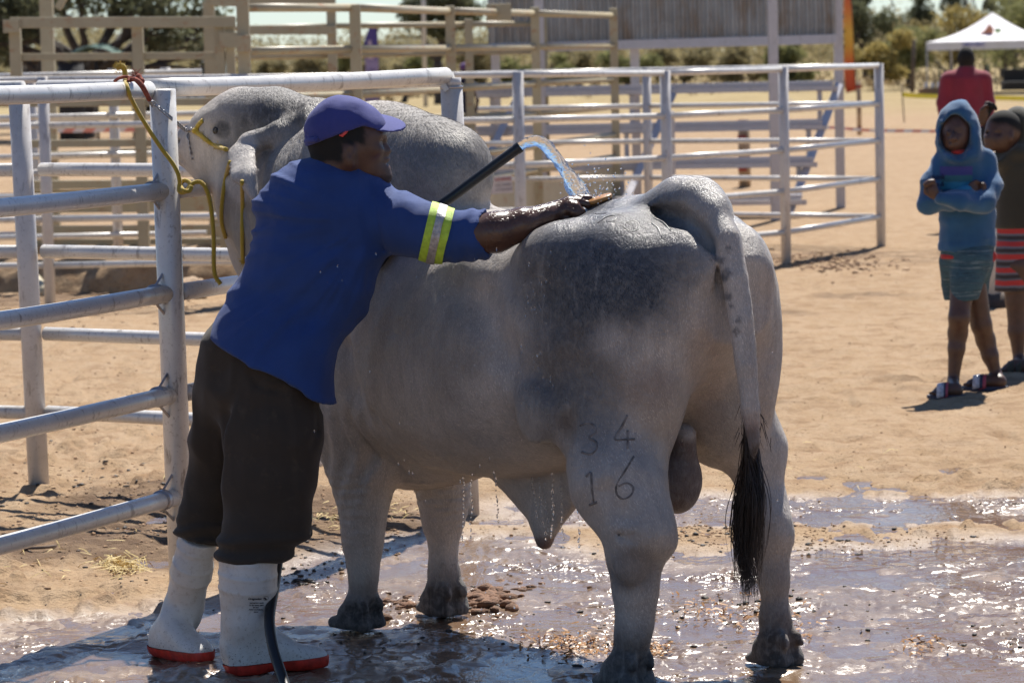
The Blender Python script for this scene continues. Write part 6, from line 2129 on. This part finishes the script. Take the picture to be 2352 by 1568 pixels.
brand([[(258, 422), (285, 400), (289, 480), (300, 565)], [(276, 578), (300, 568), (318, 562)]], .0045, M_BRAND, zb, -.0022)
brand([[(520, 310), (470, 390), (432, 450), (424, 508), (460, 545), (505, 525), (516, 482), (480, 456), (436, 474)]], .0040, M_BRAND, zb, -.0022)
brand([[(1367, 490), (1392, 489)], [(1372, 512), (1394, 497), (1411, 494), (1415, 502), (1404, 509), (1392, 506)], [(1436, 513), (1452, 506), (1466, 511), (1468, 522), (1455, 531), (1440, 526), (1430, 517)]], .0012, M_RIDGE, lambda x, y: (x, y), -.0005)
brand([[(1500, 500), (1524, 510), (1540, 530)], [(1497, 512), (1512, 524), (1520, 545)]], .0022, M_RIDGE, lambda x, y: (x, y), -.001)
m = Mat('yellow_rope')
wv = m.n('ShaderNodeTexWave', wave_type='BANDS'); wv.inputs['Scale'].default_value = 95; wv.inputs['Distortion'].default_value = 3
m.l(m.coord(), wv.inputs[0])
m.set(Base_Color=m.mix(wv.outputs['Fac'], (.36, .24, .015), (.62, .43, .03)), Roughness=.8, Sheen_Weight=.3)
m.bump(wv.outputs['Fac'], .6, .003)
M_ROPE = m.m
def rope(name, P, r_, mat, parent=None, fuzz=0, n=10):
    P = curve_pts(P, 7)
    o = MB().tube(P, r_, n).build(name, mat, parent, True)
    return o, P
def fuzz_on(P, r_, n, ln, mat, name, parent, seed=1):
    g = np.random.default_rng(seed); mb = MB()
    for k in range(n):
        p = P[g.integers(len(P))]
        d = g.normal(size=3); d /= np.linalg.norm(d)
        mb.tube([p + d * r_ * .8, p + d * (r_ + ln * .5) + g.normal(size=3) * ln * .2, p + d * (r_ + ln * g.uniform(.5, 1))], [.0006, .0005, .0003], 3, False)
    return mb.build(name, mat, parent)
hal = thing('rope_halter', 'yellow rope halter on the bull\'s head, round the nose and behind the ear', 'halter', tuple(on_bull(470, 318)))
o, P = rope('nose_band', [on_bull(466, 276, .004), on_bull(456, 286, .006), on_bull(449, 299, .007)], .0075, M_ROPE, hal)
o, P2_ = rope('cheek_rope', [on_bull(447, 301, .006), on_bull(462, 311, .007), on_bull(476, 323, .007), on_bull(497, 335, .007), on_bull(520, 343, .006)], .0072, M_ROPE, hal)
fuzz_on(P2_, .007, 90, .014, M_ROPE, 'frayed_fibres', hal, 4)
rope('neck_rope', [on_bull(528, 372, .004), on_bull(520, 400, .006), on_bull(513, 440, .008), on_bull(509, 480, .008), on_bull(510, 515, .007), on_bull(518, 545, .004)], .0068, M_ROPE, hal)
o, P3_ = rope('hanging_end', [on_bull(556, 415, .010), on_bull(557, 470, .012), on_bull(556, 530, .013), on_bull(557, 585, .013), on_bull(558, 603, .013)], .0066, M_ROPE, hal)
fuzz_on(P3_[-5:], .006, 40, .012, M_ROPE, 'frayed_end', hal, 5)
c = Clay(); c.ell(on_bull(449, 300, .008), (.013, .013, .011), .01); v, q = c.mesh(.004, 1)
mesh_from('knot', v, q, M_ROPE, hal)
# ------------------------------------------------------------------ lead rope, twine and chain at the tying post
YL = 10.735
lr = thing('lead_rope', 'yellow lead rope from the top rail across the post to a hanging knotted end', 'rope', tuple(at(415, 430, YL)))
o, P = rope('end', [at(268, 158, 10.66), at(274, 151, 10.66), at(283, 153, 10.66), at(287, 165, 10.66), at(289, 184, 10.65)], .0085, M_ROPE, lr)
fuzz_on(P[:12], .009, 160, .012, M_ROPE, 'frayed_end', lr, 6)
rope('turn', [at(287, 184, 10.64), at(291, 196, 10.585), at(296, 212, 10.575), at(300, 226, 10.60)], .0068, M_ROPE, lr)
o, P = rope('rope', [at(297, 218, 10.60), at(318, 258, 10.64), at(345, 302, 10.68), at(372, 342, 10.70), at(396, 374, 10.71), at(408, 396, YL - .02), at(412, 412, YL - .01), at(413, 424, YL)], .0068, M_ROPE, lr)
P_k = [at(413, 420, YL), at(412, 438, YL - .01), at(422, 441, YL - .015), at(433, 432, YL - .01), at(436, 420, YL), at(424, 414, YL + .01), at(415, 422, YL + .012), at(420, 436, YL - .02), at(434, 438, YL - .02), at(440, 427, YL - .012)]
rope('knot', P_k, .0072, M_ROPE, lr)
o, P = rope('tail', [at(432, 430, YL - .005), at(446, 419, YL), at(460, 418, YL), at(473, 432, YL), at(482, 462, YL), at(488, 505, YL), at(491, 555, YL), at(491, 605, YL), at(495, 634, YL), at(507, 652, YL)], .0068, M_ROPE, lr)
fuzz_on(P, .0068, 260, .008, M_ROPE, 'stray_fibres', lr, 8)
m = simple_mat('rust_red_twine', (.30, .075, .045), .9, .3, 120, bump=.5, bscale=300); M_TWINE = m
tw = thing('twine_knot', 'rusty red twine knotted round the top rail beside the post', 'twine', tuple(at(318, 180, 10.66)))
rope('loop', [at(262, 188, 10.62), at(272, 180, 10.62), at(288, 176, 10.63), at(300, 180, 10.62), at(294, 186, 10.60)], .0050, M_TWINE, tw)
rope('strand', [at(296, 183, 10.62), at(310, 182, 10.60), at(322, 190, 10.585), at(331, 204, 10.58), at(340, 222, 10.60), at(343, 228, 10.62)], .0075, M_TWINE, tw)
rope('strand', [at(300, 178, 10.66), at(314, 186, 10.61), at(326, 200, 10.59), at(337, 219, 10.60)], .0060, M_TWINE, tw)
c = Clay(); c.ell(at(318, 177, 10.62), (.011, .011, .012), .01); c.ell(at(326, 186, 10.61), (.010, .010, .010), .01); v, q = c.mesh(.004, 1)
mesh_from('knot', v, q, M_TWINE, tw)
fuzz_on(curve_pts([at(306, 176, 10.63), at(316, 168, 10.63)], 8), .003, 60, .028, M_TWINE, 'frayed_fibres', tw, 10)
M_CHAIN = pipe_mat('chain_steel', (.40, .39, .40), .85, .35, .4)
ch = thing('tie_chain', 'thin steel chain from the red twine to the bull\'s nose', 'chain', tuple(at(380, 260, 10.7)))
def link(a, b, up, r_=.0019):
    d = b - a; L = np.linalg.norm(d); d = d / L
    u = np.asarray(up, float); u = u - d * (u @ d); u /= np.linalg.norm(u)
    w_ = .0055
    pts = []
    for t in np.linspace(0, 2 * math.pi, 17)[:-1]:
        x, y = math.cos(t), math.sin(t)
        pts.append(lerp(a, b, .5) + d * (np.sign(x) * (L * .5 - w_) * min(1, abs(x) * 2) + w_ * x) + u * w_ * y)
    pts.append(pts[0]); pts.append(pts[1])
    MB().tube(pts, r_, 6, False).build('link', M_CHAIN, ch, True)
Pc = curve_pts([at(342, 226, 10.64), at(366, 248, 10.67), at(392, 270, 10.76), at(416, 290, 10.90), on_bull(428, 299, .008)], 12)
def along(P, step):
    s = np.r_[0, np.cumsum(np.linalg.norm(np.diff(P, axis=0), axis=1))]
    tt = np.arange(0, s[-1], step)
    return np.stack([np.interp(tt, s, P[:, k]) for k in range(3)], 1)
for Pn in (Pc, curve_pts([on_bull(428, 299, .008), on_bull(433, 318, .008), on_bull(436, 340, .009), on_bull(441, 364, .008)], 8), curve_pts([on_bull(429, 299, .008), on_bull(440, 296, .008), on_bull(449, 299, .008)], 8)):
    A = along(Pn, .0165)
    for i in range(len(A) - 1):
        dd = (A[i + 1] - A[i]) * .16
        link(A[i] - dd, A[i + 1] + dd, (0, .3, 1) if i % 2 else (.2, 1, .1))
# ------------------------------------------------------------------ hose, water, brush
m = Mat('black_rubber_hose'); m.set(Base_Color=(.012, .012, .014), Roughness=.42); m.bump(m.noise(300, 3), .1, .002); M_HOSE = m.m
Hp = [at(1194, 337, 9.93), at(1120, 391, 9.935), at(1040, 450, 9.94), at(968, 502, 9.945), at(880, 590, 9.92), at(790, 720, 9.89), at(715, 900, 9.89), at(668, 1080, 9.88), at(645, 1240, 9.80), at(629, 1350, 9.62), at(619, 1420, 9.50), at(626, 1480, 9.43), at(644, 1540, 9.37), at(668, 1605, 9.25)]
Hp += [V(Hp[-1][0] + .03, 9.0, .03), V(Hp[-1][0] + .12, 8.5, .02), V(Hp[-1][0] + .35, 7.6, .02)]
P = curve_pts(Hp, 8)
hs = thing('hose', 'black rubber hose pouring water, held behind the man\'s arm and trailing over his boot', 'hose', tuple(P[-1]))
MB().tube(P, .0150, 16, False).build('tube', M_HOSE, hs, True)
d = (P[0] - P[1]) / np.linalg.norm(P[0] - P[1])
MB().tube([P[0] - d * .012, P[0] + d * .002], .0165, 18, False).build('lip', M_HOSE, hs, True)
MB().tube([P[0] - d * .02, P[0] - d * .012], [.011, .011], 14).build('bore', M_HOSE, hs, True)
m = Mat('clear_water')
m.set(Base_Color=(.97, .985, 1.0), Roughness=.02, IOR=1.33, Transmission_Weight=1.0)
m.bump(m.noise(75, 3, .5, dist=1.2), .7, .006)
M_JET = m.m
J = curve_pts([at(1194, 336, 9.93), at(1210, 327, 9.925), at(1232, 323, 9.915), at(1256, 336, 9.90), at(1278, 362, 9.885), at(1300, 396, 9.865), at(1318, 425, 9.85), at(1336, 456, 9.83)], 10)
n_ = len(J)
T = np.gradient(J, axis=0); T /= np.linalg.norm(T, axis=1)[:, None]
v = []; NS = 26
for i in range(n_):
    u = np.cross(T[i], (0, 1, 0)); u /= np.linalg.norm(u); w_ = np.cross(T[i], u)
    s = i / (n_ - 1)
    for k in range(NS):
        a = 2 * math.pi * k / NS
        q = np.array([[math.cos(a) * 1.6 + 5, math.sin(a) * 1.6 + s * 2.0, s * 5.5 + .3 * math.sin(a * 2)]])
        rr = (.0125 + .006 * s) * (1 + (.10 + .42 * s) * float(vnoise(q, 1.5, 40)[0]) + (.05 + .22 * s) * float(vnoise(q, 3.6, 41)[0]))
        v.append(J[i] + (u * math.cos(a) * 1.12 + w_ * math.sin(a) * .8) * rr)
f = [(i * NS + k, i * NS + (k + 1) % NS, (i + 1) * NS + (k + 1) % NS, (i + 1) * NS + k) for i in range(n_ - 1) for k in range(NS)]
f += [tuple(range(NS - 1, -1, -1)), tuple((n_ - 1) * NS + k for k in range(NS))]
wj = mesh_from('water_jet', v, f, M_JET, None, True)
tag(wj, 'clear jet of water arching from the hose down to the scrubbing brush', 'water')
# splashes, drips: uncountable drops in one object
def drop(mb, p, r_, st=1.0):
    k = 6; vv = []
    for zz, rr in ((1, 0), (.5, .87), (-.3, .95), (-1, 0)):
        if rr == 0: vv.append(p + V(0, 0, zz * r_ * st))
        else: vv += [p + V(math.cos(a) * rr * r_, math.sin(a) * rr * r_, zz * r_ * st) for a in np.linspace(0, 2 * math.pi, k, endpoint=False)]
    ff = [(0, 1 + i, 1 + (i + 1) % k) for i in range(k)] + [(1 + i, 7 + i, 7 + (i + 1) % k, 1 + (i + 1) % k) for i in range(k)] + [(13, 7 + (i + 1) % k, 7 + i) for i in range(k)]
    mb._push(vv, ff)
g = np.random.default_rng(12)
mb = MB()
for k in range(190):      # spray above the brush
    a = abs(g.normal()) * 55; x = 1375 + g.normal() * 38; y = 470 - a * g.uniform(.2, 1.3)
    drop(mb, at(x, y, 9.74 + g.normal() * .08), g.uniform(.0009, .0028), g.uniform(1, 2.2))
for k in range(80):       # burst round the brush
    drop(mb, at(1372 + g.normal() * 12, 470 + g.normal() * 7, 9.69 + g.normal() * .02), g.uniform(.002, .005))
for k in range(70):       # off the flank and sleeve
    drop(mb, at(g.uniform(1180, 1330), g.uniform(600, 900), 9.35), g.uniform(.001, .0024), g.uniform(1.5, 4))
for k in range(70):
    drop(mb, at(g.uniform(700, 1800), g.uniform(560, 1150), 9.3), g.uniform(.0008, .0018), g.uniform(1.5, 4))
for x0 in (1064, 1085, 1135, 1222, 1238, 1252, 1268, 1290, 1308, 1322):        # strings of drops under the belly
    xx = x0; y = 1085 + g.uniform(0, 20); Yd = 9.75 + g.normal() * .05
    while y < g.uniform(1180, 1330):
        drop(mb, at(xx, y, Yd), g.uniform(.0016, .0036), g.uniform(1.2, 3.2))
        y += g.uniform(6, 16); xx += g.normal() * 1.8 + (.5 if x0 > 1200 else 0)
for k in range(150):      # splashes over the puddles
    px, py = g.uniform(1080, 1700), g.uniform(1290, 1540)
    q = ground(px, py); drop(mb, q + V(0, 0, abs(g.normal()) * .05 + .01), g.uniform(.001, .003), g.uniform(1, 3))
o = mb.build('water_drops', M_JET, None, True)
tag(o, 'scattered drops of water flying off the brush and dripping from the belly', 'water drops', kind='stuff')
br = thing('scrubbing_brush', 'wooden scrubbing brush with a red base under the man\'s hand on the bull\'s back', 'brush', tuple(at(1380, 466, 9.62)))
m = simple_mat('varnished_wood', (.42, .20, .06), .35, .25, 30); M_BWOOD = m
M_BRIS = simple_mat('brown_bristle', (.10, .055, .025), .8, .35, 200, bump=.8, bscale=400)
M_BRED = simple_mat('brush_red', (.55, .04, .02), .5)
ba_, bb_ = at(1350, 466, 9.62), at(1406, 447, 9.62)
bx_ = (bb_ - ba_) / np.linalg.norm(bb_ - ba_); L_ = np.linalg.norm(bb_ - ba_)
bz_ = np.cross(bx_, V(0, 1, 0)); bz_ = bz_ if bz_[2] > 0 else -bz_
bz_ = bz_ - V(0, .14, 0); bz_ /= np.linalg.norm(bz_); by_ = np.cross(bz_, bx_)
def slab(z0, z1, sx, sy, nm, mat):
    n = 22; v = []
    for z, s in ((z0, .96), (z0 + .0015, 1), (z1 - .0015, 1), (z1, .96)):
        for k in range(n):
            a = 2 * math.pi * k / n
            v.append(lerp(ba_, bb_, .5) + bx_ * math.copysign(abs(math.cos(a)) ** .7, math.cos(a)) * L_ * .5 * sx * s + by_ * math.sin(a) * .026 * sy * s + bz_ * z)
    f = [tuple(range(n - 1, -1, -1)), tuple(range(3 * n, 4 * n))] + [(r_ * n + k, r_ * n + (k + 1) % n, (r_ + 1) * n + (k + 1) % n, (r_ + 1) * n + k) for r_ in range(3) for k in range(n)]
    return MB()._push(v, f).build(nm, mat, br, True)
slab(-.004, .0055, 1.0, 1.0, 'handle', M_BWOOD)
slab(-.020, -.0042, .92, .9, 'bristles', M_BRIS)
slab(-.0235, -.0202, .93, .91, 'base', M_BRED)
# ------------------------------------------------------------------ lettering on the boot
M_PRINT = simple_mat('boot_print', (.02, .02, .03), .6)
bts = [o for o in bpy.data.objects if o.name.startswith('boot') and o.parent == man]
bto = bts[-1]
bco = np.zeros(len(bto.data.vertices) * 3, np.float32); bto.data.vertices.foreach_get('co', bco); bco = bco.reshape(-1, 3)
for s, x, y, size, sh in (('Dragonlex', 578, 1389, .0085, .25), ('INDUSTRY SAFE', 582, 1400, .0052, 0), ('CE EN 20345 2004', 581, 1405.5, .0050, 0), ('EN ISO', 580, 1410.5, .0050, 0), ('ANTI BACTERIAL', 580, 1416, .0050, 0), ('SIZE 8', 580, 1421.5, .0046, 0)):
    o = text_obj(s, size, at(x, y, 9.4), (1, 0, -.10), (0, 0, 1), M_PRINT, bto, 'lettering', 0, 1.0, 'CENTER', sh, .0002)
    snap(o, bco, .0012)
mb = MB()
ctr = at(603, 1390, 9.4)
rings = [ctr + V(math.cos(a) * rr, 0, math.sin(a) * rr) for rr in (.0060, .0068) for a in np.linspace(0, 2 * math.pi, 20, endpoint=False)]
mb._push(rings, [(k, (k + 1) % 20, 20 + (k + 1) % 20, 20 + k) for k in range(20)])
mb._push([ctr + V(a * .0055, 0, b * .0055) for a, b in ((-.9, .1), (-.5, .7), (-.1, .3), (.2, -.3), (.7, -.5), (.2, -.9), (-.5, -.8))], [tuple(range(7))])
o = mb.build('emblem', M_PRINT, bto); snap(o, bco, .0012)
# ------------------------------------------------------------------ clods, droppings, straw
def gz(x, y):
    return ground_h(np.array([x]), np.array([y]))[0][0]
ico_v, ico_f = None, None
bm = bmesh.new(); bmesh.ops.create_icosphere(bm, subdivisions=1, radius=1.0)
ico_v = np.array([v_.co[:] for v_ in bm.verts]); ico_f = np.array([[q.index for q in f_.verts] for f_ in bm.faces]); bm.free()
def lumps_mesh(pts, rads, seed, squash=.6):
    g = np.random.default_rng(seed)
    pts = np.asarray(pts); rads = np.asarray(rads)
    n = len(pts)
    ang = g.uniform(0, 6.28, n)
    V_ = np.repeat(ico_v[None], n, 0) * (1 + .38 * g.uniform(-1, 1, (n, len(ico_v), 1)))
    c_, s_ = np.cos(ang)[:, None], np.sin(ang)[:, None]
    x = V_[..., 0] * c_ - V_[..., 1] * s_; y = V_[..., 0] * s_ + V_[..., 1] * c_
    V_ = np.stack([x * g.uniform(.7, 1.4, (n, 1)), y, V_[..., 2] * squash], -1) * rads[:, None, None] + pts[:, None]
    F_ = ico_f[None] + (np.arange(n) * len(ico_v))[:, None, None]
    return V_.reshape(-1, 3), F_.reshape(-1, 3)
g = np.random.default_rng(20)
def scatter(specs):
    pts, rads = [], []
    for cx_, cy_, sx_, sy_, n, r0, r1 in specs:
        for k in range(n):
            p = ground(cx_ + g.normal() * sx_, cy_ + g.normal() * sy_)
            if not (7.6 < p[1] < 34): continue
            pts.append(p); rads.append(r0 + (r1 - r0) * g.random() ** 2.2)
    pts = np.array(pts); rads = np.array(rads)
    pts[:, 2] = ground_h(pts[:, 0], pts[:, 1])[0] + rads * .12
    return pts, rads
M_CLOD = simple_mat('brown_mud', (.17, .085, .045), .85, .35, 30, bump=.6, bscale=120)
M_DUNG = simple_mat('dark_droppings', (.035, .026, .020), .6, .4, 40, bump=.5, bscale=160)
M_SOILC = simple_mat('sandy_clod', (.38, .24, .14), .95, .25, 20, bump=.6, bscale=100)
p, r_ = scatter([(1100, 1385, 42, 14, 90, .006, .032), (930, 1390, 30, 10, 45, .005, .026), (1185, 1335, 60, 14, 30, .004, .018), (1130, 1375, 25, 10, 35, .012, .04)])
v, q = lumps_mesh(p, r_, 1); tag(mesh_from('mud_clods', v, q, M_CLOD), 'clods of wet brown mud kicked up round the bull\'s far fore hoof', 'mud', kind='stuff')
p, r_ = scatter([(700, 1310, 60, 16, 46, .004, .013), (690, 1330, 40, 8, 14, .008, .014), (640, 1180, 200, 50, 120, .003, .010), (250, 1180, 180, 60, 170, .003, .013), (1640, 1225, 90, 16, 50, .003, .013), (2000, 1255, 250, 12, 60, .004, .014), (1500, 1440, 320, 45, 170, .002, .010), (1750, 1390, 60, 18, 40, .004, .016), (900, 1480, 160, 30, 60, .002, .009), (1380, 1530, 40, 10, 10, .004, .012), (350, 1330, 250, 60, 120, .002, .008), (2180, 1480, 160, 50, 50, .002, .012)])
v, q = lumps_mesh(p, r_, 2); tag(mesh_from('droppings', v, q, M_DUNG), 'dark droppings and crumbs strewn over the wet ground', 'droppings', kind='stuff')
p, r_ = scatter([(300, 1180, 260, 70, 1500, .0015, .010), (700, 1190, 240, 40, 900, .0015, .009), (1700, 1225, 200, 20, 800, .0015, .008), (2000, 1245, 240, 18, 500, .0015, .006), (2000, 1000, 260, 130, 700, .0015, .006), (1600, 1130, 300, 50, 500, .0015, .006), (250, 900, 160, 80, 500, .002, .010), (250, 700, 160, 30, 300, .003, .018), (1900, 606, 90, 12, 420, .004, .026), (2050, 780, 200, 70, 200, .002, .008)])
v, q = lumps_mesh(p, r_, 3); tag(mesh_from('soil_clods', v, q, M_SOILC), 'small sandy clods scattered over the trampled ground', 'soil', kind='stuff')
# hay and wood shavings
def straws(specs, seed, w0=.0016):
    g = np.random.default_rng(seed); mb = MB()
    for cx_, cy_, sx_, sy_, n, l0, l1, hh in specs:
        for k in range(n):
            p = ground(cx_ + g.normal() * sx_, cy_ + g.normal() * sy_)
            if not (7.6 < p[1] < 20): continue
            p = V(p[0], p[1], max(gz(p[0], p[1]), -.003) + .003 + abs(g.normal()) * hh)
            L = g.uniform(l0, l1); a = g.uniform(0, 6.28)
            d = V(math.cos(a), math.sin(a), g.normal() * .35); d /= np.linalg.norm(d)
            s_ = np.cross(d, V(0, 0, 1)); s_ = s_ / np.linalg.norm(s_) * w0 + V(0, 0, w0 * .6)
            mid = p + V(0, 0, .15 * L * g.random())
            mb._push([p - d * L / 2 - s_, p - d * L / 2 + s_, mid + s_, mid - s_], [(0, 1, 2, 3)])
            mb._push([mid - s_, mid + s_, p + d * L / 2 + s_ * .6, p + d * L / 2 - s_ * .6], [(0, 1, 2, 3)])
    return mb
M_HAY = simple_mat('hay', (.58, .43, .17), .7, .3, 40)
M_SHAV = simple_mat('wet_shavings', (.40, .20, .07), .35, .3, 60)
o = straws([(285, 1308, 22, 12, 170, .03, .09, .014), (255, 1300, 30, 8, 50, .02, .07, .006), (800, 1195, 60, 14, 60, .02, .07, .006), (900, 1180, 60, 12, 60, .02, .06, .006), (120, 1300, 120, 40, 50, .02, .08, .003), (1900, 1000, 200, 90, 30, .03, .1, .002), (640, 1150, 200, 40, 80, .015, .06, .003)], 31).build('hay', M_HAY)
tag(o, 'wisps of yellow hay trodden into the ground beside the boots and fence', 'hay', kind='stuff')
o = straws([(1330, 1487, 45, 11, 240, .008, .025, .004), (1510, 1492, 20, 9, 110, .008, .022, .005), (1270, 1470, 60, 14, 80, .01, .03, .003), (1600, 1400, 120, 20, 160, .01, .03, .002), (1790, 1440, 60, 20, 90, .01, .03, .003), (2120, 1480, 30, 9, 60, .01, .03, .006)], 32, .0028).build('wood_shavings', M_SHAV)
tag(o, 'wet orange wood shavings floating by the bull\'s hind hooves', 'wood shavings', kind='stuff')
tw_ = ground(80, 1275)
t = MB().tube(curve_pts([ground(55, 1270) + V(0, 0, .02), ground(95, 1276) + V(0, 0, .03), ground(130, 1268) + V(0, 0, .025)], 5), [.006] * 10 + [.003], 6).build('twig', M_POSTD, None, True)
tag(t, 'pale bent twig lying on the ground at the lower left', 'twig')
# ------------------------------------------------------------------ the bull's short coat: strands lying along the hide
me_ = [o for o in bull.children if o.name.startswith('body')][0].data
nn = np.zeros(len(me_.vertices) * 3, np.float32); me_.vertices.foreach_get('normal', nn); nn = nn.reshape(-1, 3)
g = np.random.default_rng(44)
face_cam = (nn @ (CAMP - np.array([.2, 9.9, .9])) / np.linalg.norm(CAMP - np.array([.2, 9.9, .9]))) > -.35
ok = np.nonzero(face_cam & (bull_v[:, 2] > .12))[0]
eye_d = np.hypot(bdx[ok] - 505, bdy[ok] - 298)
scd = np.linalg.norm((bull_v[ok] - bs(1556, 1100)) / np.array([.1, .1, .14]), axis=1)
ok = ok[scd > 1.05]; eye_d = eye_d[scd > 1.05]
ok = ok[(g.random(len(ok)) > .75 * bw[ok] ** 2) & ~((eye_d < 26) & (toloc(bull_v[ok])[:, 0] > 1.6))]
k = g.choice(ok, 190000)
p = bull_v[k] + g.normal(size=(len(k), 3)) * .004
p -= nn[k] * ((p - bull_v[k]) * nn[k]).sum(1)[:, None]
fl = np.tile(V(0, 0, -1) - BD * .55, (len(k), 1)) + .5 * np.stack([vnoise(bull_v[k], 6, 1), vnoise(bull_v[k], 6, 2), vnoise(bull_v[k], 6, 3)], 1) + g.normal(size=(len(k), 3)) * .22
fl -= nn[k] * (fl * nn[k]).sum(1)[:, None]
fl /= np.maximum(np.linalg.norm(fl, axis=1), 1e-6)[:, None]
lx, ly, lz = toloc(bull_v[k]).T
hpx, hpy = px_of(bull_v[k])
head = sstep(1.75, 1.9, lx)
shag = np.clip(np.exp(-(((hpx - 650) / 90) ** 2 + ((hpy - 240) / 38) ** 2)) + .7 * np.exp(-(((lx - 1.2) / .4) ** 2 + ((lz - 1.5) / .12) ** 2)), 0, 1)
L = (g.uniform(.006, .012, len(k)) * (1 - .5 * head) * (1 + .9 * shag))[:, None]
lift = (.10 + .22 * shag)[:, None] * (1 - .7 * bw[k])[:, None]
sd = np.cross(nn[k], fl) * (g.uniform(.0004, .0008, len(k)))[:, None]
v = np.stack([p - sd, p + sd, p + fl * L + nn[k] * L * lift + .0004 * nn[k]], 1).reshape(-1, 3)
cc = np.repeat(bc[k] * g.uniform(.62, 1.22, len(k))[:, None], 3, 0)
m = Mat('coat_hair'); m.set(Base_Color=m.attr('coat'), Roughness=.5, Specular_IOR_Level=.4); 
o = mesh_from('coat_hair', v, np.arange(len(v)).reshape(-1, 3), m.m, bull, smooth=False, col={'coat': np.clip(cc, .012, .85)})
o['kind'] = 'stuff'
